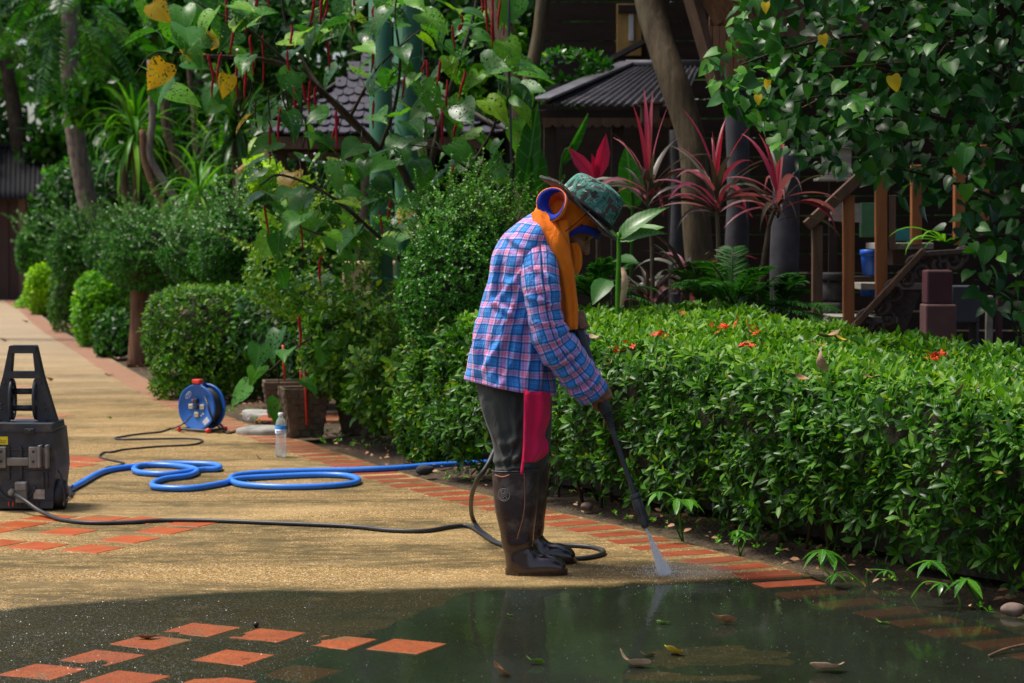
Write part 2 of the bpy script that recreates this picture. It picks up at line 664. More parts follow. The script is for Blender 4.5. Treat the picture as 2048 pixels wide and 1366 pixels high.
# variegated dieffenbachia leaf
k = N('dieffenbachia_leaf')
oc = k.coord('Object')
sx = k.t.nodes.new('ShaderNodeSeparateXYZ')
k.l(oc, sx.inputs[0])
ax = k.math('ABSOLUTE', sx.outputs[0])
vv = k.math('ADD', sx.outputs[1], k.math('MULTIPLY', ax, -0.9))
wv = k.math('ABSOLUTE', k.math('SUBTRACT', k.math('FRACT', k.math('MULTIPLY', vv, 11.0)), 0.5))
pale = k.math('MULTIPLY', k.range(k.math('ADD', wv, k.math('MULTIPLY', k.noise(oc, 9), .2)), .12, .42), k.range(ax, .2, .34, 1, 0))
colr = k.mix(pale, (.03, .12, .015), (.075, .2, .035))
pr = k.bsdf(colr, .35, .5)
tr = k.t.nodes.new('ShaderNodeBsdfTranslucent')
k.l(colr, tr.inputs[0])
ms = k.t.nodes.new('ShaderNodeMixShader')
ms.inputs[0].default_value = .35
k.l(pr, ms.inputs[1])
k.l(tr.outputs[0], ms.inputs[2])
M['dieff'] = k.done(ms.outputs[0])


def bark(name, a, b, scale=9.0, stretch=(1, 1, .22), rough=.85):
    k = N(name)
    c = k.pos(stretch)
    n1 = k.noise(c, scale * 2.2, 6, .65)
    n2 = k.noise(k.pos(), scale * .45, 3)
    col = k.mix(k.range(n1, .32, .68), a, b)
    col = k.mix(k.range(n2, .5, .75, 0, .5), col, (.09, .10, .06))
    return k.done(k.bsdf(col, rough, .25, 0, k.bump(n1, .7, .02)))


M['bark_grey'] = bark('bark_grey', (.07, .055, .045), (.24, .20, .165))
M['bark_brown'] = bark('bark_brown', (.035, .024, .016), (.14, .095, .06))
M['bark_dark'] = bark('bark_dark', (.018, .013, .010), (.06, .042, .03))
M['bark_tan'] = bark('bark_tan', (.04, .028, .016), (.135, .10, .058), 6)
M['bark_red'] = bark('bark_red', (.07, .032, .018), (.22, .11, .06), 10)
M['twig'] = bark('twig', (.05, .032, .018), (.15, .10, .055), 30)
M['core'] = bark('hedge_core', (.012, .011, .008), (.035, .030, .018), 30, (1, 1, 1), .95)  # near-black, for the added inner hulls that block light


def wood(name, a, b, scale=6.0, rough=.6, stretch=(1, 1, .12), spec=.35):
    k = N(name)
    c = k.pos(stretch)
    n1 = k.noise(c, scale * 3, 6, .6, .6)
    n2 = k.noise(k.pos(), scale * .6, 4)
    col = k.mix(k.range(n1, .3, .7), a, b)
    col = k.mix(k.range(n2, .55, .8, 0, .45), col, tuple(v * .4 for v in a))
    return k.done(k.bsdf(col, k.range(n1, .2, .8, rough * .8, rough * 1.1), spec, 0, k.bump(n1, .25, .004)))


M['wood_orange'] = wood('wood_orange', (.19, .062, .018), (.37, .135, .042))
M['wood_brown'] = wood('wood_brown', (.065, .034, .02), (.16, .088, .052))
M['wood_dark'] = wood('wood_dark', (.016, .009, .006), (.042, .024, .016), 6, .7, (.15, 1, 1))
M['wood_door'] = wood('wood_door', (.022, .008, .006), (.05, .018, .013), 6, .6)
M['wood_pale'] = wood('wood_pale', (.19, .17, .14), (.36, .33, .28), 8, .8, (.2, 1, 1))
M['wood_carved'] = wood('wood_carved', (.035, .024, .02), (.10, .07, .06), 12, .7, (1, 1, 1))
M['wood_gable'] = wood('wood_gable', (.13, .055, .022), (.26, .115, .05), 7)
M['shingle'] = wood('shingle_slate', (.032, .030, .040), (.085, .080, .105), 11, .7, (1, 1, .4), .2)
M['corrugated'] = plain('corrugated_sheet', (.105, .10, .115), .5, .5, 0, .35, 5, .2, (.05, .04, .03))
M['corrugated_dark'] = plain('corrugated_dark', (.010, .010, .013), .7, .2, 0, .3, 3)
M['roof_clay'] = plain('clay_ridge', (.42, .17, .08), .7, .3, 0, .2, 8)
M['green_paint'] = plain('green_paint', (.016, .115, .052), .5, .5, 0, .22, 7, .1, (.05, .10, .05))
M['dark_post'] = plain('dark_post', (.05, .048, .056), .85, .3, 0, .4, 9, .4, (.025, .022, .022))
M['maroon'] = plain('maroon_paint', (.075, .022, .030), .7, .3, 0, .2, 9, .1, (.06, .03, .03))
M['maroon_pale'] = plain('maroon_paint_worn', (.105, .05, .05), .75, .3, 0, .25, 9, .2, (.09, .05, .045))
M['grey_panel'] = plain('grey_panel', (.05, .055, .066), .6, .4, 0, .2, 6)
M['yellow_panel'] = wood('yellow_panel', (.30, .17, .045), (.42, .27, .085), 5)
M['white_pipe'] = plain('white_pipe', (.55, .56, .58), .5, .4)
M['cream'] = plain('cream_paint', (.40, .30, .15), .7, .3)
M['cable'] = plain('dark_cable', (.035, .042, .045), .6, .4)
M['stone'] = plain('flat_stone', (.27, .26, .235), .85, .3, 0, .35, 14, .5, (.10, .095, .07))
M['stone_dark'] = plain('carved_stone', (.045, .043, .042), .9, .25, 0, .4, 18, .5)
M['pot'] = plain('planter_clay', (.125, .085, .055), .85, .25, 0, .4, 16, .5, (.035, .045, .02))
M['blue_plastic'] = plain('blue_plastic', (.012, .10, .50), .4, .5, 0, .12, 10)
M['blue_reel'] = plain('reel_blue', (.012, .12, .48), .42, .5, 0, .12, 12, 0, (.02, .10, .30))
M['red_plastic'] = plain('red_plastic', (.62, .035, .025), .4, .5)
M['black_rubber'] = plain('black_rubber', (.022, .023, .026), .5, .45, 0, .3, 30, .1)
M['black_plastic'] = plain('black_plastic', (.022, .025, .033), .45, .5, 0, .3, 14, .15, (.06, .055, .05))
M['washer_body'] = plain('washer_body', (.03, .034, .045), .5, .45, 0, .35, 14, .2, (.13, .12, .10))
M['washer_grey'] = plain('washer_grey', (.21, .20, .175), .6, .4, 0, .25, 20, .2, (.11, .10, .08))
M['yellow_sticker'] = plain('yellow_sticker', (.78, .62, .02), .5, .4)
M['paper_sticker'] = plain('paper_sticker', (.36, .30, .26), .8, .3, 0, .4, 60)
M['ivory'] = plain('ivory_plastic', (.62, .55, .38), .5, .4)
M['white_plastic'] = plain('white_plastic', (.78, .79, .80), .4, .5)
M['label_white'] = plain('label_white', (.72, .76, .82), .4, .4)
M['label_blue'] = plain('label_blue', (.05, .33, .75), .4, .4)
M['label_ink'] = plain('label_ink', (.06, .06, .35), .5, .4)
M['teal_box'] = plain('teal_box', (.05, .26, .24), .5, .4)
M['green_box'] = plain('green_box', (.08, .20, .08), .5, .4)
M['catkin'] = plain('chenille_catkin', (.24, .008, .018), .9, .2, 0, .45, 90, .8)
M['flower'] = plain('ixora_flower', (.75, .045, .015), .6, .3, 0, .2, 60)
M['white_flower'] = plain('white_flower', (.8, .82, .78), .6, .3)
M['dry_leaf'] = plain('dry_leaf', (.30, .15, .065), .6, .4, 0, .5, 30, .3, (.12, .055, .02))
M['dry_pale'] = plain('dry_leaf_pale', (.46, .30, .19), .6, .4, 0, .35, 30, .3, (.24, .13, .06))
M['dry_yellow'] = plain('dry_leaf_yellow', (.62, .42, .035), .5, .4, 0, .35, 30, .3, (.30, .20, .03))
M['dry_green'] = plain('fallen_leaf_green', (.16, .30, .03), .5, .4, 0, .4, 30, .2)
M['rock'] = plain('rock', (.15, .105, .085), .8, .3, 0, .4, 25, .5)
k = N('wet_grit')
M['wet_grit'] = k.done(k.bsdf(k.mix(k.noise(k.pos(), 40, 2), (.05, .05, .035), (.22, .2, .15)), .28, .5))
M['black_berry'] = plain('black_berry', (.01, .01, .012), .3, .5)

# blue garden hose with scuffs
k = N('blue_hose')
c = k.pos()
n1 = k.noise(c, 60, 4)
colr = k.mix(k.range(n1, .62, .72, 0, .8), (.03, .19, .72), (.012, .07, .30))
M['blue_hose'] = k.done(k.bsdf(colr, .38, .5))

# soil
k = N('soil')
c = k.pos()
n1 = k.noise(c, 3.0, 6, .6)
n2 = k.noise(c, 40, 5, .7)
n3 = k.vor(c, 60)
colr = k.mix(k.range(n1, .35, .65), (.05, .034, .021), (.125, .085, .052))
colr = k.mix(k.range(n2, .55, .75), colr, (.19, .14, .09))
colr = k.mix(k.range(k.noise(c, 1.3, 3), .55, .7, 0, .6), colr, (.035, .05, .018))
M['soil'] = k.done(k.bsdf(colr, .9, .25, 0, k.bump(k.math('ADD', n2, k.math('MULTIPLY', n3, .5)), .9, .03)))


def sheet_wet(k):
    """0 where the paving stands above the water, 1 where it is soaked"""
    sx = k.t.nodes.new('ShaderNodeSeparateXYZ')
    k.l(k.pos(), sx.inputs[0])
    return k.attr('wet')


# exposed aggregate paving: sand coloured pebbles, algae streaks
k = N('aggregate')
p = k.pos()
wet = k.attr('wet')
peb = k.t.nodes.new('ShaderNodeTexVoronoi')
peb.inputs['Scale'].default_value = 165
k.l(p, peb.inputs['Vector'])
pc = k.t.nodes.new('ShaderNodeSeparateXYZ')
k.l(peb.outputs['Color'], pc.inputs[0])
colr = k.ramp(pc.outputs[0], [(0, (.055, .03, .010)), (.25, (.20, .115, .030)), (.55, (.335, .205, .056)), (.85, (.45, .295, .10)), (1, (.68, .54, .34))])
gap = k.range(peb.outputs['Distance'], .35, .75)
colr = k.mix(k.math('MULTIPLY', gap, .7), colr, (.14, .085, .035))
st1 = k.noise(k.pos((.4, 1.5, 1)), 1.7, 8, .66, .5)
st2 = k.noise(k.pos((1.2, 2.6, 1)), 5.5, 6, .65, .3)
grime = k.math('MULTIPLY', k.range(st1, .40, .57), k.range(st2, .32, .55))
colr = k.mix(k.math('MULTIPLY', grime, .95), colr, (.072, .052, .014))
spots = k.math('MULTIPLY', k.range(k.noise(p, 17, 5, .7), .57, .68), .7)
colr = k.mix(spots, colr, (.06, .05, .02))
# the far stretch turns greyer and pinker
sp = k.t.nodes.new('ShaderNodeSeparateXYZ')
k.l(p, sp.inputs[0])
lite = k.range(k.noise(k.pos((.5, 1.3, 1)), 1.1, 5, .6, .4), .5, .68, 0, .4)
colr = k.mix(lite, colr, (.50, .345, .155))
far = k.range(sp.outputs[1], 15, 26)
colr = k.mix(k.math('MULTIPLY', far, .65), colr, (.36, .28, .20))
algae = k.mix(k.range(st1, .3, .7), (.007, .010, .004), (.017, .019, .008))
wcol = k.mix(.86, k.mix(1.0, colr, (.5, .5, .42), 'MULTIPLY'), algae)
colr = k.mix(wet, colr, wcol)
hgt = k.math('SUBTRACT', 1.0, peb.outputs['Distance'])
nm = k.bump(hgt, .7, .003)
rgh = k.mix(wet, (.85, .85, .85), k.mix(k.math('GREATER_THAN', pc.outputs[1], .87), (.6, .6, .6), (.14, .14, .14)))
shiny = k.range(pc.outputs[1], .80, .95, .03, .75)
spc = k.math('ADD', k.math('MULTIPLY', k.math('SUBTRACT', 1.0, wet), .3), k.math('MULTIPLY', wet, shiny))
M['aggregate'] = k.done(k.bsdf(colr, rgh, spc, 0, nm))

# terracotta
def terracotta(name, a, b, dirt):
    k = N(name)
    p = k.pos()
    r = k.rand()
    n1 = k.noise(p, 12, 5)
    n2 = k.noise(p, 90, 3, .7)
    col = k.mix(k.range(n1, .3, .7), a, b)
    col = k.mix(k.range(r, 0, 1, 0, .35), col, tuple(v * .55 for v in a))
    col = k.mix(k.range(n2, .57, .66, 0, .75), col, dirt)
    col = k.mix(k.range(k.noise(p, 4.5, 5, .6, .5), .56, .68, 0, .75), col, dirt)
    sp = k.t.nodes.new('ShaderNodeSeparateXYZ')
    k.l(p, sp.inputs[0])
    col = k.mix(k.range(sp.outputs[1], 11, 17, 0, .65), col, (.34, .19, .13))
    soak = k.math('MULTIPLY', k.range(sp.outputs[1], 7.1, 7.5, 1, 0), k.math('ADD', .12, k.range(k.noise(p, 130, 3, .7), .50, .60, 0, .6)))
    col = k.mix(soak, col, (.035, .03, .012))
    return k.done(k.bsdf(col, k.range(n1, .3, .7, .45, .65), .22, 0, k.bump(n2, .2, .002)))


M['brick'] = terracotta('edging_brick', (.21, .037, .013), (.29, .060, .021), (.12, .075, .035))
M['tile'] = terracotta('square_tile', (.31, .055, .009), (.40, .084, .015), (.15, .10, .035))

# standing water
k = N('water')
fr = k.t.nodes.new('ShaderNodeFresnel')
fr.inputs['IOR'].default_value = 1.33
p = k.pos((1, .45, 1))
rip = k.noise(p, 9, 3)
rip2 = k.noise(p, 45, 2)
nm = k.bump(k.math('ADD', rip, k.math('MULTIPLY', rip2, .12)), .16, .012)
k.l(nm, fr.inputs['Normal'])
gl = k.t.nodes.new('ShaderNodeBsdfGlossy')
gl.inputs['Roughness'].default_value = .08
k.l(nm, gl.inputs['Normal'])
tp = k.t.nodes.new('ShaderNodeBsdfTransparent')
tp.inputs[0].default_value = (.55, .56, .46, 1)
ms = k.t.nodes.new('ShaderNodeMixShader')
k.l(k.math('MULTIPLY', fr.outputs[0], .92), ms.inputs[0])
k.l(tp.outputs[0], ms.inputs[1])
k.l(gl.outputs[0], ms.inputs[2])
mud = k.t.nodes.new('ShaderNodeBsdfDiffuse')
mud.inputs[0].default_value = (.042, .056, .042, 1)
m3 = k.t.nodes.new('ShaderNodeMixShader')
k.l(k.range(k.noise(k.pos((1, .6, 1)), 2.2, 4), .3, .7, .16, .40), m3.inputs[0])
k.l(tp.outputs[0], m3.inputs[1])
k.l(mud.outputs[0], m3.inputs[2])
k.l(m3.outputs[0], ms.inputs[1])
M['water'] = k.done(ms.outputs[0])

# clear bottle
k = N('clear_bottle')
fr = k.t.nodes.new('ShaderNodeFresnel')
fr.inputs['IOR'].default_value = 1.45
gl = k.t.nodes.new('ShaderNodeBsdfGlossy')
gl.inputs['Roughness'].default_value = .06
tp = k.t.nodes.new('ShaderNodeBsdfTransparent')
tp.inputs[0].default_value = (.97, .98, .99, 1)
ms = k.t.nodes.new('ShaderNodeMixShader')
k.l(k.math('MULTIPLY', fr.outputs[0], .6), ms.inputs[0])
k.l(tp.outputs[0], ms.inputs[1])
k.l(gl.outputs[0], ms.inputs[2])
df = k.t.nodes.new('ShaderNodeBsdfTranslucent')
df.inputs[0].default_value = (.9, .93, .95, 1)
m2 = k.t.nodes.new('ShaderNodeMixShader')
m2.inputs[0].default_value = .2  # mixed-in white stands in for bright refraction in the bottle
k.l(ms.outputs[0], m2.inputs[1])
k.l(df.outputs[0], m2.inputs[2])
M['bottle'] = k.done(m2.outputs[0])

# ---- clothing
k = N('plaid_shirt')
uv = k.coord('UV')
wob = k.noise(k.pos(), 6, 3)
su = k.t.nodes.new('ShaderNodeSeparateXYZ')
k.l(uv, su.inputs[0])
BL, NV, LI, PK, WH = (.035, .25, .70), (.03, .24, .66), (.36, .34, .72), (.82, .17, .34), (.86, .80, .92)
stops = [(0, BL), (.15, BL), (.165, (.42, .50, .42)), (.18, BL), (.40, BL), (.43, LI), (.47, WH), (.49, LI), (.52, PK), (.60, PK), (.61, WH), (.625, PK), (.70, PK), (.73, LI), (.75, WH), (.77, LI), (.80, BL), (.95, BL), (.96, (.10, .30, .70)), (.97, BL), (1.0, BL)]


def warp(c, per, off):
    f = k.math('FRACT', k.math('ADD', k.math('DIVIDE', k.math('ADD', c, k.math('MULTIPLY', wob, .030)), per), off))
    return k.ramp(f, stops)


plaid = k.mix(.5, warp(su.outputs[0], .066, .1), warp(su.outputs[1], .062, .3))


def lines(c, per, off):
    f = k.math('FRACT', k.math('ADD', k.math('DIVIDE', k.math('ADD', c, k.math('MULTIPLY', wob, .030)), per), off))
    d1 = k.math('ABSOLUTE', k.math('SUBTRACT', f, .365))
    d2 = k.math('ABSOLUTE', k.math('SUBTRACT', f, .845))
    d3 = k.math('ABSOLUTE', k.math('SUBTRACT', f, .10))
    return k.math('MAXIMUM', k.range(k.math('MINIMUM', d1, d2), .022, .045, 1, 0), k.range(d3, .008, .02, .45, 0))


plaid = k.mix(k.math('MULTIPLY', k.math('MAXIMUM', lines(su.outputs[0], .066, .1), lines(su.outputs[1], .062, .3)), .6), plaid, (.02, .015, .07))
plaid = k.mix(k.range(k.noise(k.pos(), 6, 4), .35, .7, 0, .3), plaid, k.mix(1.0, plaid, (.62, .66, .75), 'MULTIPLY'))
n1 = k.noise(k.pos((1, 1, .6)), 14, 4, .55, 1.0)
n2 = k.noise(k.pos(), 700, 1)
nm = k.bump(k.math('ADD', n1, k.math('MULTIPLY', n2, .02)), .55, .03)
M['plaid'] = k.done(k.bsdf(plaid, .85, .2, 0, nm, Sheen_Weight=.15))


def cloth(name, col, dark, bump=.5, scale=9, rough=.9, stretch=(1, 1, .35)):
    k = N(name)
    n1 = k.noise(k.pos(stretch), scale, 4, .55, 1.2)
    n2 = k.noise(k.pos(), 500, 1)
    c = k.mix(k.range(n1, .3, .7), dark, col)
    return k.done(k.bsdf(c, rough, .2, 0, k.bump(k.math('ADD', n1, k.math('MULTIPLY', n2, .03)), bump, .03), Sheen_Weight=.1))


M['orange_cloth'] = cloth('orange_cloth', (.95, .25, .014), (.85, .17, .010), .5, 12)
M['blue_trim'] = cloth('blue_trim', (.012, .035, .36), (.01, .025, .27), .3, 12)
M['trousers'] = cloth('dark_trousers', (.082, .084, .074), (.045, .046, .040), .7, 9)
M['crimson'] = cloth('crimson_cloth', (.85, .022, .11), (.72, .012, .075), .5, 9)
M['strap_black'] = cloth('black_strap', (.012, .012, .014), (.008, .008, .01), .2, 20)

k = N('camouflage')
p = k.coord('Object')
n1 = k.noise(p, 17, 3, .5, 1.2)
n2 = k.noise(p, 23, 3, .5, 1.5)
colr = k.ramp(n1, [(0, (.02, .025, .02)), (.40, (.03, .05, .04)), (.44, (.05, .16, .13)), (.54, (.075, .24, .19)), (.60, (.10, .07, .065)), (1, (.12, .085, .075))], 'CONSTANT')
colr = k.mix(k.math('GREATER_THAN', n2, .64), colr, (.25, .33, .31))
colr = k.mix(k.math('LESS_THAN', n2, .37), colr, (.02, .024, .022))
M['camo'] = k.done(k.bsdf(colr, .85, .25, 0, k.bump(k.noise(p, 60, 3), .3, .006)))
M['brim_under'] = cloth('hat_underside', (.06, .026, .022), (.04, .018, .016), .3, 12)

k = N('boot_rubber')
p = k.pos()
n1 = k.noise(p, 14, 6, .68)
n2 = k.noise(p, 5, 3)
colr = k.mix(k.range(n1, .3, .7), (.022, .010, .010), (.042, .020, .019))
sp = k.t.nodes.new('ShaderNodeSeparateXYZ')
k.l(p, sp.inputs[0])
mud = k.math('MULTIPLY', k.range(n1, .50, .66), k.range(sp.outputs[2], .06, .20))
colr = k.mix(k.math('MULTIPLY', mud, .7), colr, (.14, .115, .09))
rg = k.range(sp.outputs[2], .08, .30, .14, .5)
M['boot'] = k.done(k.bsdf(colr, rg, .6, 0, k.bump(n1, .15, .006), Coat_Weight=k.range(sp.outputs[2], .08, .30, .5, .04), Coat_Roughness=.12))
M['boot_lace'] = plain('boot_lace', (.26, .10, .055), .7, .3)
M['boot_mark'] = plain('boot_mark', (.27, .25, .24), .7, .3)
k = N('skin')
p = k.pos()
n1 = k.noise(p, 40, 4)
colr = k.mix(k.range(n1, .3, .7), (.20, .082, .042), (.29, .125, .068))
M['skin'] = k.done(k.bsdf(colr, .5, .4, 0, k.bump(n1, .15, .003), Subsurface_Weight=.12, Subsurface_Scale=.01))
M['eye'] = plain('eye', (.06, .035, .025), .2, .5)
M['hair'] = plain('hair', (.012, .010, .009), .5, .4)

# droplets and mist of the jet
k = N('spray_mist')
v = k.t.nodes.new('ShaderNodeVolumePrincipled')
v.inputs['Color'].default_value = (.92, .95, 1, 1)
v.inputs['Density'].default_value = 14
v.inputs['Anisotropy'].default_value = .0
k.l(v.outputs[0], k.out.inputs['Volume'])
nz = k.noise(k.pos((8, 8, 1)), 6, 3)
k.l(k.range(nz, .35, .7, 6, 110), v.inputs['Density'])
M['mist'] = k.m
k = N('mist_haze')
v = k.t.nodes.new('ShaderNodeVolumePrincipled')
v.inputs['Color'].default_value = (.92, .95, 1, 1)
v.inputs['Density'].default_value = .9
k.l(v.outputs[0], k.out.inputs['Volume'])
M['mist_thin'] = k.m
k = N('droplet')
M['droplet'] = k.done(k.bsdf((.9, .93, .96), .15, .6))

# ------------------------------------------------------------------ ground, path, bricks, tiles, water
edge_px = [(2300, 1330), (2048, 1262), (1900, 1222), (1780, 1194), (1709, 1178), (1647, 1158), (1544, 1127), (1469, 1110), (1290, 1062), (1130, 1026),
           (975, 989), (835, 954), (700, 911), (583, 873), (493, 845), (356, 789), (278, 748), (200, 703), (122, 659), (70, 622), (48, 608)]
E = np.array([G(x, y)[:2] for x, y in edge_px])
E = E[np.argsort(E[:, 1])]
E = np.vstack([[E[0] + (E[0] - E[1]) * 4], E, [E[-1] + (E[-1] - E[-2]) * 3]])
ES = spline(E, 900)
ES = ES[np.argsort(ES[:, 1])]
# smooth the traced line
for _ in range(60):
    ES[1:-1, 0] = (ES[:-2, 0] + 2 * ES[1:-1, 0] + ES[2:, 0]) / 4
SEG = np.concatenate([[0], np.cumsum(np.linalg.norm(np.diff(ES, axis=0), axis=1))])


def edge_x(Y):
    return np.interp(Y, ES[:, 1], ES[:, 0])


def edge_at(s):
    """point, tangent (away from the camera) and outward normal (to the bed) at arc length s"""
    s = np.asarray(s, float)
    p = np.stack([np.interp(s, SEG, ES[:, 0]), np.interp(s, SEG, ES[:, 1])], -1)
    q = np.stack([np.interp(s + .15, SEG, ES[:, 0]), np.interp(s + .15, SEG, ES[:, 1])], -1)
    r = np.stack([np.interp(s - .15, SEG, ES[:, 0]), np.interp(s - .15, SEG, ES[:, 1])], -1)
    t = unit(q - r)
    return p, t, np.stack([t[..., 1], -t[..., 0]], -1)


def s_of_Y(Y):
    return np.interp(Y, ES[:, 1], SEG)


# soil sheet (gently uneven in the beds)
gx = np.concatenate([np.linspace(-90, -14, 12), np.linspace(-12, 8, 161), np.linspace(10, 90, 12)])
gy = np.concatenate([np.linspace(-30, 3, 8), np.linspace(4, 20, 129), np.linspace(21, 46, 40), np.linspace(50, 200, 10)])
XX, YY = np.meshgrid(gx, gy)
nz = Sines(3, 5.0, 14, 2)
nz2 = Sines(4, 19.0, 14, 2)
XY = np.stack([XX, YY], -1)
bed = smooth(0.0, .5, XX - edge_x(YY) - .05)
ZZ = -.035 + bed * (.035 + .018 * nz(XY) + .010 * nz2(XY))
ZZ = np.where((YY > 48) | (np.abs(XX) > 12), -.03, ZZ)
V = np.stack([XX, YY, ZZ], -1).reshape(-1, 3)
ny, nx = XX.shape
ii = (np.arange(ny - 1)[:, None] * nx + np.arange(nx - 1)[None]).ravel()
F = np.stack([ii, ii + 1, ii + nx + 1, ii + nx], -1)
ground = kind(obj('ground', mesh_np('ground', V, F, M['soil'])), 'structure')

# the path: aggregate paving with shallow dips that hold water
shore = np.array([G(x, y)[:2] for x, y in [(-700, 1262), (0, 1216), (300, 1192), (600, 1176), (850, 1178), (1010, 1172), (1180, 1168), (1330, 1161), (1480, 1152), (1600, 1148), (1800, 1170), (2300, 1300)]])
shore = shore[np.argsort(shore[:, 0])]
WATER_Z = -.0045
n_sh = Sines(21, 7.0, 12, 1)
n_a = Sines(22, 6.0, 14, 2)
n_b = Sines(23, 22.0, 18, 2)
n_c = Sines(24, 60.0, 24, 2)
isl = G(1500, 1312)
isl2 = G(1380, 1352)


def path_z(x, y):
    xy = np.stack([x, y], -1)
    ys = np.interp(x, shore[:, 0], shore[:, 1]) + .035 * n_sh(x[..., None]) + .03 * n_b(xy) + .018 * n_c(xy)
    dip = smooth(-.015, .16, ys - y)
    left = smooth(.10, -.22, x - (-.62 + (y - 5.78) * .40) + .10 * n_a(xy) + .05 * n_b(xy))
    z = -.0135 * dip + .0115 * dip * left
    z = z + (.0022 * n_a(xy) + .0014 * n_b(xy) + .0011 * n_c(xy)) * smooth(0, .1, ys - y)
    for c, rx, ry, hh in ((isl, .50, .26, .0105), (isl2, .45, .07, .009)):
        d = np.sqrt(((x - c[0]) / rx) ** 2 + ((y - c[1]) / ry) ** 2)
        z = z + hh * (1 - smooth(.25, 1.2, d + .5 * n_b(xy) + .35 * n_a(xy * 1.5)))
    # gentle wear further along
    z = z + .0012 * n_a(xy * .5)
    wet = np.clip(smooth(.03, -.05, y - ys) * smooth(.004, -.001, z + .0012 * n_b(xy)), 0, 1)
    return z, wet


rows = np.concatenate([np.linspace(2.0, 5.3, 12)[:-1], np.arange(5.3, 8.3, .026), np.geomspace(8.3, 47, 70)])
dcol = np.concatenate([np.arange(0, 4.2, .036), np.geomspace(4.25, 22, 16)])
RY, DC = np.meshgrid(rows, dcol, indexing='ij')
RX = edge_x(RY) - DC
pz, pw = path_z(RX, RY)
ny, nx = RX.shape
ii = (np.arange(ny - 1)[:, None] * nx + np.arange(nx - 1)[None]).ravel()
F = np.stack([ii, ii + nx, ii + nx + 1, ii + 1], -1)[:, ::-1]
V = np.stack([RX, RY, pz], -1).reshape(-1, 3)
# a skirt gives the slab its edge
e0 = np.arange(ny) * nx
sk = V[e0].copy()
sk[:, 2] = -.09
V = np.vstack([V, sk])
kb = ny * nx
F2 = np.stack([e0[:-1], e0[1:], kb + np.arange(1, ny), kb + np.arange(ny - 1)], -1)
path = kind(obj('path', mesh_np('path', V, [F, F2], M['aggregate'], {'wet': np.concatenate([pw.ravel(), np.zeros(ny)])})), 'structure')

# edging bricks set across the border of the path
brick_me = []
for v in range(4):
    mb = MB()
    r = np.random.default_rng(v)
    L, W, T = .245, .118, .06
    pts = [(-L / 2, -W / 2), (L / 2, -W / 2), (L / 2, W / 2), (-L / 2, W / 2)]
    pts = [(a + r.uniform(-.006, .006), b + r.uniform(-.005, .005)) for a, b in pts]
    c = .006
    lo = [(a, b, -T) for a, b in pts] + [(a, b, -c) for a, b in pts] + [(a - math.copysign(c, a), b - math.copysign(c, b), 0) for a, b in pts]
    Q = []
    for lv in range(2):
        for i in range(4):
            Q.append([lv * 4 + i, lv * 4 + (i + 1) % 4, lv * 4 + 4 + (i + 1) % 4, lv * 4 + 4 + i])
    Q.append([8, 9, 10, 11])
    mb.add(lo, Q)
    brick_me.append(mb.mesh('brick', M['brick'], False))
s = s_of_Y(5.9)
i = 0
r = np.random.default_rng(5)
while i < 205:
    p, t, nrm = edge_at(s)
    c = p - nrm * (.15 + r.uniform(-.012, .012))
    zz = path_z(np.array([c[0]]), np.array([c[1]]))[0][0]
    ang = math.atan2(nrm[1], nrm[0]) + r.normal(0, .03)
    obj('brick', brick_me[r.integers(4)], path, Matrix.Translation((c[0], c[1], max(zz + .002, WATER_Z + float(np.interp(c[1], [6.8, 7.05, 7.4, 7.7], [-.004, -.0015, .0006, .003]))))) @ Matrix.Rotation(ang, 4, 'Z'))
    s += .196 + r.uniform(-.008, .008)
    i += 1

# square terracotta tiles
tile_me = []
for v in range(3):
    mb = MB()
    r = np.random.default_rng(40 + v)
    a = .0915
    pts = [(sx * a + r.uniform(-.003, .003), sy * a + r.uniform(-.003, .003)) for sx, sy in ((-1, -1), (1, -1), (1, 1), (-1, 1))]
    c = .004
    lo = [(x, y, -.03) for x, y in pts] + [(x, y, -c) for x, y in pts] + [(x - math.copysign(c, x), y - math.copysign(c, y), 0) for x, y in pts]
    Q = []
    for lv in range(2):
        for i in range(4):
            Q.append([lv * 4 + i, lv * 4 + (i + 1) % 4, lv * 4 + 4 + (i + 1) % 4, lv * 4 + 4 + i])
    Q.append([8, 9, 10, 11])
    mb.add(lo, Q)
    tile_me.append(mb.mesh('tile', M['tile'], False))
tiles_px = [(401, 1258.5), (536, 1269), (301, 1283.5), (203, 1314), (468, 1314), (86, 1342), (250, 1357), (428, 1366), (674, 1281.5), (812, 1290),
            (100, 1036), (202, 1038), (288, 1041), (385, 1047.5), (38, 1049.5), (-25, 1062), (137, 1063.5), (328, 1062), (258, 1079), (77, 1092), (186, 1098), (-10, 1086),
            (139, 916), (185, 920), (150, 930), (70, 925), (20, 918), (112, 832), (42, 838), (36, 773), (75, 777), (600, 1342), (-60, 1372), (150, 1392)]
r = np.random.default_rng(6)
for i, (x, y) in enumerate(tiles_px):
    c = G(x, y)
    zz = path_z(np.array([c[0]]), np.array([c[1]]))[0][0]
    top = zz + .0025
    if c[1] < 7.2:
        top = max(zz + .001, WATER_Z + .001) if i < 10 else WATER_Z - .001
    obj('tile', tile_me[i % 3], path, Matrix.Translation((c[0], c[1], top)) @ Matrix.Rotation(math.radians(63) + r.normal(0, .02), 4, 'Z'))

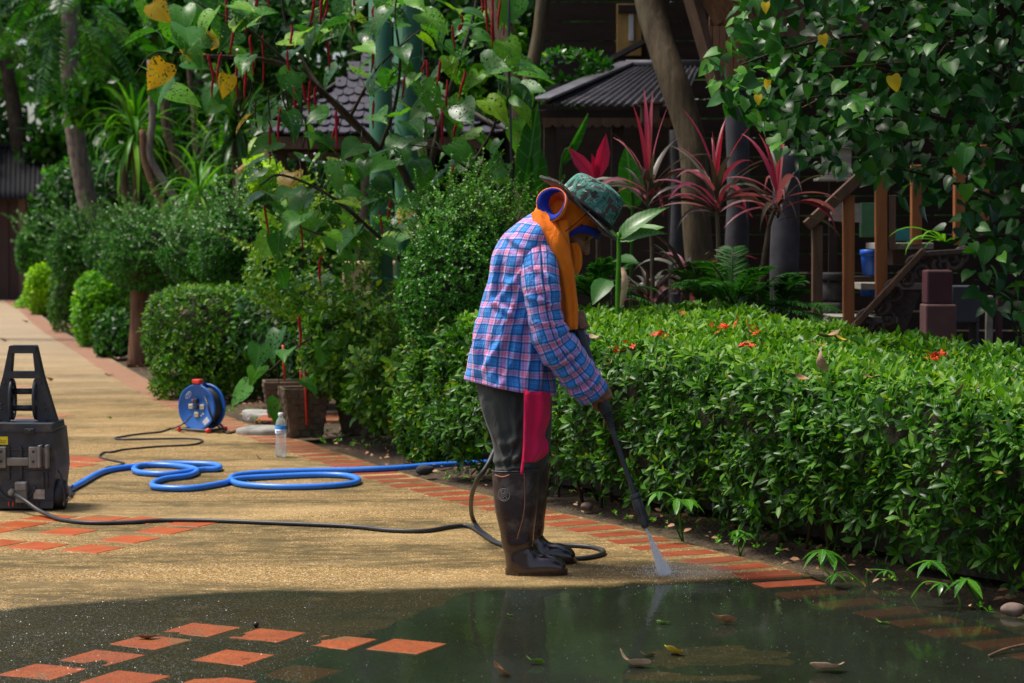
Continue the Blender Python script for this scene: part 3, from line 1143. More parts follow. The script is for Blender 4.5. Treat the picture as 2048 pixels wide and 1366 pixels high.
# water lying on the hollow of the path
wv, wf = [], []
wx = np.arange(-3.2, 3.0, .05)
wy = np.arange(3.2, 7.75, .05)
XX, YY = np.meshgrid(wx, wy)
ex = edge_x(YY) + .22
ok = (XX < ex) & (YY < np.interp(XX, shore[:, 0], shore[:, 1]) + .12)
V = np.stack([XX, YY, np.full_like(XX, WATER_Z)], -1).reshape(-1, 3)
ny, nx = XX.shape
ii = (np.arange(ny - 1)[:, None] * nx + np.arange(nx - 1)[None])
keep = ok[:-1, :-1] & ok[1:, 1:] & ok[1:, :-1] & ok[:-1, 1:]
ii = ii[keep]
F = np.stack([ii, ii + 1, ii + nx + 1, ii + nx], -1)
used = np.unique(F)
remap = np.full(len(V), -1)
remap[used] = np.arange(len(used))
water = kind(obj('water', mesh_np('water', V[used], remap[F], M['water'])), 'structure')

# ------------------------------------------------------------------ foliage builders
def sprigs(pos, axis, nleaf, L, spread=(35, 80), tmpl=LEAF_IXORA, r=rng, tint=0.0, width=1.0, young=0.12):
    """rosettes of leaves at pos around axis -> arrays of leaf pos, R, size, rnd"""
    n = len(pos)
    a = unit(axis)
    ref = np.where(np.abs(a[:, 2:3]) < .9, np.array([[0, 0, 1.0]]), np.array([[1.0, 0, 0]]))
    e1 = unit(np.cross(a, ref))
    e2 = np.cross(a, e1)
    PP, RR, SS, CC = [], [], [], []
    ph0 = r.uniform(0, 6.28, n)
    size_ = r.uniform(.68, 1.22, n)
    for j in range(nleaf):
        ph = ph0 + j * 2.4 + r.normal(0, .25, n)
        f = j / max(nleaf - 1, 1)
        th = np.radians(spread[1] + (spread[0] - spread[1]) * f) + r.normal(0, .18, n)
        out = np.cos(ph)[:, None] * e1 + np.sin(ph)[:, None] * e2
        d = a * np.cos(th)[:, None] + out * np.sin(th)[:, None]
        nn = a * np.sin(th)[:, None] - out * np.cos(th)[:, None] + r.normal(0, .15, (n, 3))
        s = L * size_ * r.uniform(.7, 1.15, n) * (1 - .35 * f ** 2)
        PP.append(pos + a * (L * .35 * f)[None] if np.ndim(f) else pos + a * (L * .35 * f))
        RR.append(frames(d, nn))
        SS.append(np.stack([s * width, s, s], -1))
        c = r.uniform(0, .82, n) ** 1.2 + tint
        if young and j == nleaf - 1:
            c = np.where(r.uniform(0, 1, n) < young, r.uniform(.88, 1, n), c)
        CC.append(np.clip(c, 0, 1))
    return np.concatenate(PP), np.concatenate(RR), np.concatenate(SS), np.concatenate(CC)


def leaf_mesh(name, tmpl, pos, R, S, c, mat):
    V, F, idx = scatter(tmpl, pos, R, S)
    return mesh_np(name, V, F, mat, {'rnd': np.asarray(c)[idx]})


def mat4(R, p, s):
    m = Matrix.Identity(4)
    s = np.broadcast_to(np.asarray(s, float), (3,))
    for a in range(3):
        for b in range(3):
            m[a][b] = float(R[a][b] * s[b])
        m[a][3] = float(p[a])
    return m


def single_leaves(me, pos, R, S, parent, name='leaf'):
    for i in range(len(pos)):
        obj(name, me, parent, mat4(R[i], pos[i], S[i]))


ix_single = mesh_np('leaf', *LEAF_IXORA, M['ixora_o'])
ix_single_t = [ix_single]

# ------------------------------------------------------------------ the clipped ixora hedge beside the path
def ixora_hedge(name, label, s0, s1, front, width, top0, top1, n_sprig, L, seed, core=True, nsingle=0, flowers=(), fol='ixora', end_round=.35, base=.015):
    r = np.random.default_rng(seed)
    nA = Sines(seed + 1, 2.6, 12, 2)
    nB = Sines(seed + 2, 9.0, 14, 2)
    p0, _, _ = edge_at((s0 + s1) / 2)
    root = thing(name, label, 'hedge', (p0[0] + .5, p0[1] + .3, 0))

    def top_at(s):
        f = (s - s0) / (s1 - s0)
        return top0 + (top1 - top0) * f

    def to_world(s, w, z):
        p, t, nrm = edge_at(np.clip(s, s0 - .3, s1 + .3))
        xy = p + nrm * (front + w)[:, None]
        return np.concatenate([xy, z[:, None]], 1), t, nrm
    A_front = (s1 - s0) * (top0 + top1) / 2
    A_top = (s1 - s0) * width
    A_end = width * (top0 + top1) / 2
    tot = A_front + A_top + 2 * A_end
    pos, ax = [], []
    # front
    n = int(n_sprig * A_front / tot * 1.25)
    s = r.uniform(s0, s1, n)
    f = r.uniform(0, 1, n) ** .8
    T = top_at(s)
    z = base + (T - base) * f
    sz = np.stack([s, z], -1)
    depth = r.exponential(.05, n)
    w = .085 * nA(sz) + .05 * nB(sz) + depth + .09 * smooth(.3, 0.0, f) + .14 * smooth(.72, 1.0, f) ** 2
    hole = nA(sz * 1.3 + 7) + .9 * smooth(.55, .1, f)
    keepm = r.uniform(0, 1, n) > smooth(.35, 1.2, hole) * .9
    q, t, nr = to_world(s, w, z)
    a = np.concatenate([-nr * 1.0 + t * r.normal(0, .4, n)[:, None], (.45 + .8 * f + r.normal(0, .3, n))[:, None]], 1)
    pos.append(q[keepm])
    ax.append(a[keepm])
    # top
    n = int(n_sprig * A_top / tot)
    s = r.uniform(s0, s1, n)
    w = r.uniform(.03, width, n)
    sw = np.stack([s, w], -1)
    z = top_at(s) + .04 * nA(sw) + .03 * nB(sw) - r.exponential(.022, n) - .10 * smooth(.2, 0, w) - .12 * smooth(width - .2, width, w)
    q, t, nr = to_world(s, w, z)
    pos.append(q)
    ax.append(np.concatenate([r.normal(0, .45, (n, 2)) - nr * .25, np.ones((n, 1))], 1))
    # ends and back
    for se, sg in ((s0, -1), (s1, 1)):
        n = int(n_sprig * A_end / tot)
        w = r.uniform(0, width, n)
        f = r.uniform(0, 1, n) ** .8
        s = np.full(n, se) - sg * (r.exponential(.05, n) + .2 * smooth(.3, 0, f) + .1 * smooth(.75, 1, f) + end_round * (np.abs(w / width - .5) * 2) ** 3 * .6)
        z = base + (top_at(s) - base) * f
        q, t, nr = to_world(s, w, z)
        pos.append(q)
        ax.append(np.concatenate([t * sg + nr * r.normal(0, .4, n)[:, None], (.4 + .6 * f)[:, None]], 1))
    n = int(n_sprig * A_front / tot * .35)
    s = r.uniform(s0, s1, n)
    f = r.uniform(.3, 1, n)
    z = top_at(s) * f
    q, t, nr = to_world(s, width - r.exponential(.06, n) - .1 * smooth(.75, 1, f), z)
    pos.append(q)
    ax.append(np.concatenate([nr, (.4 + .6 * f)[:, None]], 1))
    pos = np.concatenate(pos)
    ax = np.concatenate(ax)
    PP, RR, SS, CC = sprigs(pos, ax, 7, L, (28, 82), young=.16)
    # clipped top is lighter: young growth, plus top light put into the leaf colours
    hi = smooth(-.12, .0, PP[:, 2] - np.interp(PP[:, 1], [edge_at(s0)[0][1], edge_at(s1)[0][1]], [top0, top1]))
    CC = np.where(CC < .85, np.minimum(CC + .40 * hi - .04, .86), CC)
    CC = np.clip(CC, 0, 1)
    if nsingle:
        d = np.linalg.norm(PP - CAM, axis=1) + 3 * (PP[:, 2] < .12) + (np.abs(PP[:, 0] / PP[:, 1]) > .235) * 9
        nrf = edge_at(s_of_Y(PP[:, 1]))
        dist = (PP[:, :2] - nrf[0])
        dw = np.abs((dist * nrf[2]).sum(1) - front)
        pick = np.argsort(d + 4 * dw + r.uniform(0, 2.2, len(d)))[:nsingle]
        single_leaves(ix_single, PP[pick], RR[pick], SS[pick], root)
        m = np.ones(len(PP), bool)
        m[pick] = False
        PP, RR, SS, CC = PP[m], RR[m], SS[m], CC[m]
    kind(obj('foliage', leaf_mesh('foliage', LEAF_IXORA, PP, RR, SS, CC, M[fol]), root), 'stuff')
    # twigs inside, and an added dark hull that stops light leaking through
    mb = MB()
    m = int(26 * (s1 - s0))
    for i in range(m):
        s = r.uniform(s0 + .1, s1 - .1)
        w = r.uniform(.12, width - .1)
        b, t, nr = edge_at(s)
        x = b + nr * (front + w)
        tp = x + r.normal(0, .12, 2) - nr * .08
        pts = spline([(*x, -.02), (*(x * .5 + tp * .5 + r.normal(0, .03, 2)), .3), (*tp, top0 * .82)], 5)
        mb.tube(pts, np.linspace(.009, .004, 5), 5)
    kind(mb.build('stem', M['twig'], root), 'stuff')
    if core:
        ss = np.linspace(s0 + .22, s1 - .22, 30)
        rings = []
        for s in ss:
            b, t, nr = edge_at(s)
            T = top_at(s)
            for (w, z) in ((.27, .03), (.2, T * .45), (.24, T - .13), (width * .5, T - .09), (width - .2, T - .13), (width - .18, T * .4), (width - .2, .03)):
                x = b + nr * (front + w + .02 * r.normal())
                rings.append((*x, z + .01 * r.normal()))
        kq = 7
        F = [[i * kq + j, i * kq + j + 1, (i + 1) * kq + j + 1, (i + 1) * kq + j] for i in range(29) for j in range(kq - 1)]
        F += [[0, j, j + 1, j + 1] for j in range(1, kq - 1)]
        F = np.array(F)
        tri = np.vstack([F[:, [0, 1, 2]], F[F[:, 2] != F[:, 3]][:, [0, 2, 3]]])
        obj('dark_core', mesh_np('dark_core', rings, tri, M['core']), root)
    for (x, y, Yd, nb) in flowers:
        for yy in np.linspace(7.5, 13, 220):
            c = P(x, y, yy)
            if c[2] <= top_at(s_of_Y(yy)) + .035:
                break
        mb = MB()
        for j in range(nb):
            a = r.normal(0, 1, 3) * np.array([.022, .022, .009]) + c
            d = unit(r.normal(0, .5, 3) + np.array([0, 0, 1]))
            for kx in range(4):
                ph = kx * 1.571 + r.uniform(0, .4)
                e = unit(np.cross(d, [1, 0, .1]))
                e2 = np.cross(d, e)
                o = math.cos(ph) * e + math.sin(ph) * e2
                sd = np.cross(d, o)
                mb.add([a, a + o * .008 + sd * .005, a + o * .016 + d * .002, a + o * .008 - sd * .005], [[0, 1, 2], [0, 2, 3]])
        kind(mb.build('flower', M['flower'], root, False), 'stuff')
    return root


sH0, sH1 = s_of_Y(5.9), s_of_Y(10.9)
hedge = ixora_hedge('ixora_hedge', 'long clipped green ixora hedge running beside the person along the brick edge', sH0, sH1,   .16, 1.5, .68, .83, 8000, .063, 50, True, 280,
                    flowers=[(1320, 668, 11.2, 16), (1447, 652, 11.4, 16), (1507, 662, 11.3, 8), (1872, 711, 9.6, 16), (1365, 630, 11.9, 12), (1490, 690, 9.9, 14), (1240, 694, 10.2, 6)])

# leaves that have dropped onto the hedge
def crumpled_leaf(name, mat, c, L, W, yaw, curl, label, seed, group=None, tilt=0.0, roll=0.0):
    r = np.random.default_rng(seed)
    rows, cols = 8, 5
    asym = r.uniform(-1, 1)
    V = []
    for i in range(rows):
        t = i / (rows - 1)
        w = W * math.sin(math.pi * (.03 + t * .95)) * (1.1 - .3 * t) * r.uniform(.85, 1.1)
        tw = (t - .5) * asym * 1.6
        for j in range(cols):
            u = -1 + 2 * j / (cols - 1)
            V.append([u * w / 2 * math.cos(tw) + .06 * L * asym * math.sin(4 * t), (t - .5) * L, curl * L * ((t - .5) ** 2 * (2.0 + 2.4 * asym * (t - .5)) + .35 * (u * u) * w / L) + u * w / 2 * math.sin(tw) + r.normal(0, .035 * W)])
    V = np.array(V)
    R = np.array(Euler((tilt, roll, yaw)).to_matrix())
    V = V @ R.T
    V[:, 2] -= V[:, 2].min()
    F = [[i * cols + j, i * cols + j + 1, (i + 1) * cols + j + 1, (i + 1) * cols + j] for i in range(rows - 1) for j in range(cols - 1)]
    o = obj(name, mesh_np(name, V, np.array(F), M[mat]), None, Matrix.Translation([float(v) for v in c]))
    m = o.modifiers.new('thick', 'SOLIDIFY')
    m.thickness = .0007
    m2 = o.modifiers.new('sub', 'SUBSURF')
    m2.levels = m2.render_levels = 1
    tag(o, label, 'leaf', group)
    return o


def hedge_top(px, py):
    """where the sight line meets the hedge top"""
    Y = np.linspace(7, 13.5, 300)
    for y in Y:
        q = P(px, py, y)
        s = s_of_Y(y)
        b, t, nr = edge_at(s)
        f = (s - sH0) / (sH1 - sH0)
        if q[2] <= .68 + .15 * f + .012:
            return q
    return P(px, py, 10)


for i, (x, y, mt, L, lab) in enumerate([
        (1185, 672, 'dry_pale', .085, 'pale dry leaf lying on the hedge top next to the person'),
        (1500, 667, 'dry_yellow', .10, 'yellow crumpled leaf lying on the hedge top'),
        (1488, 694, 'dry_leaf', .12, 'reddish brown curled leaf sunk in the hedge top behind red flowers'),
        (1660, 670, 'dry_leaf', .13, 'upright orange brown dry leaf at the back edge of the hedge'),
        (1632, 690, 'dry_leaf', .12, 'rust brown shrivelled leaf on the hedge below the stair foot'),
        (1685, 676, 'dry_yellow', .08, 'narrow yellow leaf at the back edge of the hedge'),
        (1645, 740, 'dry_pale', .10, 'pinkish dry leaf standing on the hedge top'),
        (1603, 752, 'dry_leaf', .06, 'small brown leaf stuck in the hedge front shoulder'),
        (1742, 750, 'dry_leaf', .07, 'small curled brown leaf caught in the hedge twigs'),
        (1918, 785, 'dry_leaf', .07, 'thin twisted brown leaf caught on the hedge face'),
        (1218, 724, 'dry_leaf', .05, 'little brown leaf in the hedge beside the spray gun'),
        (2038, 738, 'dry_pale', .08, 'tan leaf on the hedge at the picture edge')]):
    c = hedge_top(x, y)
    crumpled_leaf('fallen_leaf', mt, c - np.array([0, 0, .012]), L, L * .5, rng.uniform(0, 6), .5, lab, 100 + i, 'dropped leaves lying on the hedge', rng.uniform(.1, .9), rng.uniform(-.5, .5))


def ball_shrub(name, label, px, py, rx, ry, Y, L, n, fol, tmpl=LEAF_TINY, seed=0, shoots=40, depth=None, stem=None, cat='shrub', group=None, nleaf=6, flat=.0, young=.1, core=True, tint=0.0, shoot_len=.22, shoot_dir=(0, 0, 1), rough=.14, box=2.6):
    """rounded shrub; px,py,rx,ry in photo pixels at depth Y"""
    r = np.random.default_rng(seed + 900)
    s = FPX / Y
    c = P(px, py, Y)
    a, b = rx / s, ry / s
    dd = depth if depth else a
    nA = Sines(seed + 5, 2.2 / max(a, .2), 12)
    nB = Sines(seed + 6, 6.0 / max(a, .2), 14)
    base = np.array([c[0], c[1], 0])
    root = thing(name, label, cat, base, group)
    u = unit(r.normal(size=(n, 3)))
    u = u[(u[:, 1] < .55)]
    n = len(u)
    u = u / ((np.abs(u) ** box).sum(1) ** (1 / box))[:, None]
    rad = 1 + rough * nA(u * a) + rough * .6 * nB(u * a) - r.exponential(.09, n)
    pos = c + u * rad[:, None] * np.array([a, dd, b])
    u = unit(u)
    if flat:
        pos[:, 2] = np.minimum(pos[:, 2], c[2] + b * (1 - flat) + .03 * nB(pos))
    ok = pos[:, 2] > .02
    pos, u = pos[ok], u[ok]
    ax = u + np.array([0, 0, .55]) + r.normal(0, .35, u.shape)
    A = [sprigs(pos, ax, nleaf, L, (25, 80), r=r, young=young, tint=tint)]
    # long shoots that stick out
    mb = MB()
    sp, sa = [], []
    for i in range(shoots):
        d = unit(r.normal(0, .5, 3) + np.array(shoot_dir))
        if d[1] > .3:
            d[1] *= -1
        p0 = c + d * np.array([a, dd, b]) * .92
        ln = shoot_len * r.uniform(.4, 1.2)
        bend = r.normal(0, .25, 3)
        pts = spline([p0, p0 + d * ln * .5, p0 + (d + bend) * ln], 7)
        mb.tube(pts, np.linspace(.0028, .0012, 7), 4)
        for q in np.linspace(.15, 1, int(ln / (L * .55)) + 2):
            f = q * 6
            i0 = min(int(f), 5)
            sp.append(pts[i0] * (1 - f + i0) + pts[i0 + 1] * (f - i0))
            sa.append(d)
    if sp:
        A.append(sprigs(np.array(sp), np.array(sa), 3, L * .85, (40, 70), r=r, young=.35, tint=tint + .14))
    A = [np.concatenate(x) for x in zip(*A)]
    kind(obj('foliage', leaf_mesh('foliage', tmpl, *A, M[fol]), root), 'stuff')
    if shoots:
        kind(mb.build('shoot', M['twig'], root), 'stuff')
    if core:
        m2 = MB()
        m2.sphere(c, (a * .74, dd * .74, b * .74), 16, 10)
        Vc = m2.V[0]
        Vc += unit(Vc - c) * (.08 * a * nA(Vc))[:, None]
        m2.build('dark_core', M['core'], root)  # added dark hull, keeps light from passing through the shrub
    if stem:
        for (x0, x1, wpx, mt) in stem:
            p0 = G(x0, 480 + H * s, -.05)
            p0 = np.array([P(x0, 480, Y)[0], Y, -.05])
            p1 = np.array([P(x1, 480, Y)[0], Y, c[2] - b * .2])
            w = wpx / s / 2
            pts = spline([p0, p0 * .6 + p1 * .4 + r.normal(0, .02, 3) * np.array([1, 1, 0]), p1], 8)
            m3 = MB()
            m3.tube(pts, np.linspace(w * 1.25, w * .8, 8), 9)
            m3.build('trunk', M[mt], root)
    return root

# ------------------------------------------------------------------ the person
PY = 7.73                                   # depth of the body's middle


def ring_loft(pairs, ys, hd, seg=40, n=40, expo=2.3, noise=None, close0=False, close1=False, vscale=1.0):
    """pairs: back/front pixel points of each cross-section in the picture plane, ys: depth, hd: half depth"""
    B = np.array([P(*p[0], y) for p, y in zip(pairs, ys)])
    Fp = np.array([P(*p[1], y) for p, y in zip(pairs, ys)])
    D = np.concatenate([B, Fp, np.asarray(hd, float)[:, None]], 1)
    D = spline(D, n)
    B, Fp, hd = D[:, :3], D[:, 3:6], D[:, 6]
    C = (B + Fp) / 2
    a = (Fp - B) / 2
    th = np.linspace(0, 2 * math.pi, seg, endpoint=False)
    ct, st = np.cos(th), np.sin(th)
    cx = np.sign(ct) * np.abs(ct) ** (2 / expo)
    sx = np.sign(st) * np.abs(st) ** (2 / expo)
    V = C[:, None] + a[:, None] * cx[None, :, None] + np.array([0, -1.0, 0]) * (hd[:, None] * sx[None])[..., None]
    out = unit(V - C[:, None])
    if noise is not None:
        V = V + out * noise(V, np.linspace(0, 1, n)[:, None], th[None])[..., None]
    # arc length uv (metres)
    ring = V[n // 2]
    per = np.linalg.norm(np.diff(np.vstack([ring, ring[:1]]), axis=0), axis=1)
    u = np.concatenate([[0], np.cumsum(per)[:-1]])
    v = np.concatenate([[0], np.cumsum(np.linalg.norm(np.diff(C, axis=0), axis=1))]) * vscale
    # extra column closes the uv seam
    V2 = np.concatenate([V, V[:, :1]], 1)
    u2 = np.concatenate([u, [per.sum()]])
    m = seg + 1
    uv = np.stack([np.broadcast_to(u2[None], (n, m)), np.broadcast_to(v[:, None], (n, m))], -1).reshape(-1, 2)
    ii = (np.arange(n - 1)[:, None] * m + np.arange(seg)[None]).ravel()
    F = np.stack([ii, ii + 1, ii + m + 1, ii + m], -1)
    Vf = V2.reshape(-1, 3)
    Fs = [F]
    T = []
    for flag, i0 in ((close0, 0), (close1, n - 1)):
        if flag:
            k0 = len(Vf)
            Vf = np.vstack([Vf, C[i0]])
            uv = np.vstack([uv, [0, v[i0]]])
            for j in range(seg):
                T.append([i0 * m + j, k0, i0 * m + j + 1] if i0 == 0 else [i0 * m + j, i0 * m + j + 1, k0])
    if T:
        Fs.append(np.array(T))
    return Vf, Fs, uv


def solid(o, t, off=1.0):
    m = o.modifiers.new('thick', 'SOLIDIFY')
    m.thickness = t
    m.offset = off
    return o


def creases(segs, amp, wid, sign_seed):
    """soft ridges along picture-plane segments, seen on the side towards the camera"""
    rs = np.random.default_rng(sign_seed)
    A_ = [(P(x0, y0, PY)[[0, 2]], P(x1, y1, PY)[[0, 2]], amp * rs.uniform(.6, 1.2), wid * rs.uniform(.7, 1.3)) for (x0, y0, x1, y1) in segs]

    def f(V):
        q = V[..., [0, 2]]
        out_ = np.zeros(q.shape[:-1])
        for a, b, am, w in A_:
            d = b - a
            t = np.clip(((q - a) @ d) / (d @ d), 0, 1)
            e = np.linalg.norm(q - a - t[..., None] * d, axis=-1)
            out_ += am * (np.exp(-(e / w) ** 2) - .8 * np.exp(-((e - 1.9 * w) / (1.1 * w)) ** 2)) * np.sin(np.pi * np.clip(t * .9 + .08, 0, 1)) ** .5
        return out_ * (V[..., 1] < PY + .02)
    return f


cr_torso = creases([(1050, 560, 985, 700), (1060, 600, 1010, 740), (1045, 540, 975, 620), (1070, 640, 1050, 770), (1000, 500, 985, 590), (1085, 700, 1075, 785), (1025, 650, 960, 740), (1040, 690, 1000, 772), (1015, 470, 1050, 500), (960, 640, 950, 745), (1000, 560, 1050, 575), (985, 600, 1045, 640)], .012, .011, 3)
cr_sleeve = creases([(1055, 590, 1115, 610), (1070, 640, 1125, 645), (1085, 680, 1140, 668), (1100, 705, 1150, 690), (1125, 745, 1165, 715), (1140, 765, 1180, 740), (1060, 530, 1105, 560), (1080, 550, 1085, 640), (1110, 720, 1155, 700), (1150, 790, 1195, 755)], .009, .008, 4)
cr_leg = creases([(965, 790, 1000, 900), (985, 800, 1010, 930), (1060, 800, 1010, 890), (1040, 850, 1000, 930), (990, 915, 1060, 900), (992, 932, 1066, 922), (1005, 880, 1065, 860), (1030, 790, 1030, 880), (1050, 880, 1010, 940)], .011, .010, 5)
person = thing('person', 'person in plaid shirt, camouflage hat, orange head cloth and rubber boots, bent over spraying', 'person', (P(1060, 1150, PY)[0], PY, 0))
nF = Sines(71, 17.0, 16)
nS = Sines(72, 8.0, 12)

# --- shirt body
pairs = [((937, 758), (1106, 790)), ((936, 722), (1108, 740)), ((947, 665), (1111, 668)), ((964, 602), (1114, 602)), ((977, 548), (1117, 552)),
         ((989, 505), (1120, 508)), ((1008, 468), (1120, 476)), ((1035, 444), (1117, 452)), ((1062, 428), (1110, 440)), ((1076, 424), (1108, 432))]


def fold_torso(V, t, th):
    x = V[..., 0] * 1.0
    z = V[..., 2]
    # vertical drape folds stronger near the hem, cross creases at the waist
    f = .007 * np.sin(7 * th + 5 * t) * (1 - t) + .015 * nF(V * np.array([1.2, 1.2, .45])) * (1.1 - t) + .007 * nF(V * np.array([.6, .9, 1.9])) + .006 * nF(V * np.array([2.0, 1.5, .8]))
    hem = .012 * (1 - smooth(0, .1, t)) * np.sin(5 * th)
    return f + hem + cr_torso(V)


V, F, uv = ring_loft(pairs, [PY] * 10, [.205, .200, .190, .182, .180, .185, .18, .145, .085, .06], 96, 90, 2.25, fold_torso, False, True)
# wavy hem
hem = np.zeros(len(V))
hem[:97] = 1
shirt = obj('shirt', mesh_np('shirt', V, F, M['plaid'], None, uv), person)
solid(shirt, .004)


def sleeve(pts_px, ys, wpx, name, seed, par):
    C = np.array([P(x, y, d) for (x, y), d in zip(pts_px, ys)])
    w = np.array(wpx) / (FPX / PY)
    n = 80
    D = spline(np.concatenate([C, w[:, None]], 1), n)
    nn = Sines(seed, 26.0, 14)
    V, Fq, uv = tube_np(D[:, :3], D[:, 3], 30, False)
    out = unit(V - np.repeat(D[:, :3], 30, 0))
    t = np.repeat(np.linspace(0, 1, n), 30)
    elbow = np.exp(-((t - .58) / .16) ** 2)
    V = V + out * (.007 * nn(V) + .015 * elbow * nn(V * np.array([.7, .7, 2.2])) + .004 * np.sin(60 * t) * elbow + .006 * smooth(.75, .95, t) * np.sin(70 * t) + cr_sleeve(V))[:, None]
    # seam-safe uv: duplicate first column
    V = V.reshape(n, 30, 3)
    V = np.concatenate([V, V[:, :1]], 1).reshape(-1, 3)
    L = uv.reshape(n, 30, 2)[:, 0, 1]
    rad = D[:, 3].mean()
    uu = np.linspace(0, 2 * math.pi * rad, 31)
    uv = np.stack([np.broadcast_to(uu[None], (n, 31)), np.broadcast_to(L[:, None], (n, 31))], -1).reshape(-1, 2)
    ii = (np.arange(n - 1)[:, None] * 31 + np.arange(30)[None]).ravel()
    Fq = np.stack([ii, ii + 1, ii + 32, ii + 31], -1)
    k0 = len(V)
    V = np.vstack([V, D[0, :3]])
    uv = np.vstack([uv, [0, 0]])
    T = np.array([[j + 1, j, k0] for j in range(30)])
    o = obj(name, mesh_np(name, V, [Fq, T], M['plaid'], None, uv), par)
    return solid(o, .004)


SLV = [(1073, 492), (1078, 530), (1082, 575), (1090, 630), (1103, 676), (1132, 716), (1158, 750), (1180, 780)]
sl = sleeve(SLV, [7.64, 7.585, 7.555, 7.545, 7.545, 7.57, 7.60, 7.63], [38, 40, 37, 34, 35, 36, 35, 30], 'sleeve', 81, person)
# cuff band
c0, c1 = P(1172, 768, 7.62), P(1187, 789, 7.635)
mb = MB()
mb.tube(spline([c0, (c0 + c1) / 2, c1], 5), [.058, .059, .058, .058, .057], 28, False)
o = mb.build('cuff', M['plaid'], sl)
uvd = o.data.uv_layers[0].data
for d in uvd:
    d.uv = (d.uv[0] * .36, d.uv[1] + .05)
solid(o, .005)
sleeve([(1085, 495), (1095, 540), (1108, 600), (1120, 640), (1140, 668), (1156, 690)], [7.84, 7.89, 7.90, 7.88, 7.83, 7.78], [36, 38, 34, 33, 30, 25], 'sleeve', 82, person)

# collar of the shirt
mb = MB()
cpts = [P(1066, 440, 7.73), P(1072, 452, 7.66), P(1095, 470, 7.63), P(1118, 480, 7.66), P(1128, 482, 7.73)]
mb.tube(spline(cpts, 12), .016, 8, True, .5)
mb.build('collar', M['plaid'], person)

# --- trousers: seat and two legs
def fold_leg(V, t, th):
    return .014 * nF(V * np.array([1.2, 1.2, .6])) * smooth(.0, .5, t) + .008 * nS(V * np.array([1.4, 1.4, .5])) + .006 * nF(V * np.array([1.6, 1, 1.3])) * smooth(.6, 1, t) + cr_leg(V) + .008 * smooth(.75, 1, t) * np.sin(22 * t * 3.14 / 3)


mb = MB()
for (prs, yy, hd) in (
        ([((950, 745), (1094, 745)), ((957, 800), (1094, 800)), ((974, 850), (1090, 850)), ((983, 900), (1082, 900)), ((986, 942), (1074, 942)), ((994, 972), (1064, 972))],
         [7.675, 7.66, 7.645, 7.63, 7.62, 7.62], [.09, .09, .09, .082, .068, .05]),
        ([((958, 745), (1102, 745)), ((966, 800), (1102, 800)), ((990, 850), (1100, 850)), ((1003, 900), (1095, 900)), ((1010, 942), (1086, 942)), ((1018, 972), (1078, 972))],
         [7.80, 7.82, 7.84, 7.86, 7.88, 7.88], [.10, .10, .09, .08, .07, .05])):
    V, Fs, uv = ring_loft(prs, yy, hd, 60, 60, 2.2, fold_leg, True, True)
    n0 = mb.n
    mb.V.append(V)
    mb.UV.append(uv)
    mb.Q.append(Fs[0] + n0)
    mb.T.append(Fs[1] + n0)
    mb.n += len(V)
mb.sphere(P(1024, 760, PY), (.135, .15, .09), 20, 12)
mb.build('trousers', M['trousers'], person)

# --- boots
boot_pairs = [((984, 941), (1077, 938)), ((986, 975), (1076, 972)), ((989, 1015), (1075, 1012)), ((997, 1055), (1072, 1050)), ((1003, 1090), (1069, 1080)), ((1009, 1120), (1069, 1092)),
              ((1012, 1143), (1074, 1099)), ((1026, 1154), (1084, 1106)), ((1056, 1156), (1100, 1108)), ((1088, 1156), (1118, 1115)), ((1114, 1155), (1130, 1125)), ((1129, 1152), (1134, 1140))]
bhd = [.064, .062, .06, .054, .048, .046, .046, .046, .048, .048, .042, .024]


def boot_noise(V, t, th):
    return .004 * nS(V * 1.4) * smooth(.05, .3, t) * (1 - smooth(.55, .8, t)) + .002 * np.sin(40 * t) * np.exp(-((t - .38) / .08) ** 2)


def build_boot(dx, dy, label):
    V, Fs, uv = ring_loft(boot_pairs, [7.62] * len(boot_pairs), bhd, 40, 60, 2.5, boot_noise, False, True)
    V = V + np.array([dx, dy, 0])
    low = V[:, 2] < .006
    V[low, 2] = .006
    b = obj('boot', mesh_np('boot', V, Fs, M['boot'], None, uv), person)
    b['label'] = label
    solid(b, .004, -1)
    # sole with a welt
    mb = MB()
    xs0 = P(1010, 1150, 7.62)[0] + dx
    xs1 = P(1136, 1150, 7.62)[0] + dx
    L = xs1 - xs0
    out = []
    for j in range(28):
        a = 2 * math.pi * j / 28
        u = (1 - math.cos(a)) / 2
        w = .047 * (1 - .14 * math.exp(-((u - .42) / .14) ** 2)) * abs(math.sin(a)) ** .62 * (1 if u > .3 else .92)
        out.append((xs0 + u * L, 7.62 + dy - math.copysign(w, math.sin(a)) if abs(math.sin(a)) > 1e-6 else 7.62 + dy))
    mb.prism(out, 'xy', .001, .021)
    mb.build('sole', M['boot'], b, True, None, .003)
    # top binding and lace
    ringp = V[:41]
    mb = MB()
    mb.tube(np.vstack([ringp, ringp[1:2]]), .0035, 6, False)
    mb.build('binding', M['boot'], b)
    mb = MB()
    q = np.array([P(1048, 946, 7.56), P(1050, 990, 7.558), P(1047, 1030, 7.558), P(1034, 1078, 7.565)]) + np.array([dx, dy, 0])
    q[:, 1] -= .004
    mb.tube(spline(q, 12), .0022, 5)
    mb.tube(spline(np.array([P(990, 950, 7.575), P(1005, 954, 7.56), P(1019, 950, 7.553)]) + np.array([dx, dy - .003, 0]), 8), .003, 5)
    kind(mb.build('lace', M['boot_lace'], b), 'stuff')
    return b


bn = build_boot(0, 0, 'dark brown rubber boot with a round moulded mark on the shaft')
bf = build_boot(.042, .27, 'wet dark rubber boot standing behind the other')
# round moulded emblem on the near boot's shaft
mb = MB()
ec = P(1008, 989, 7.57)


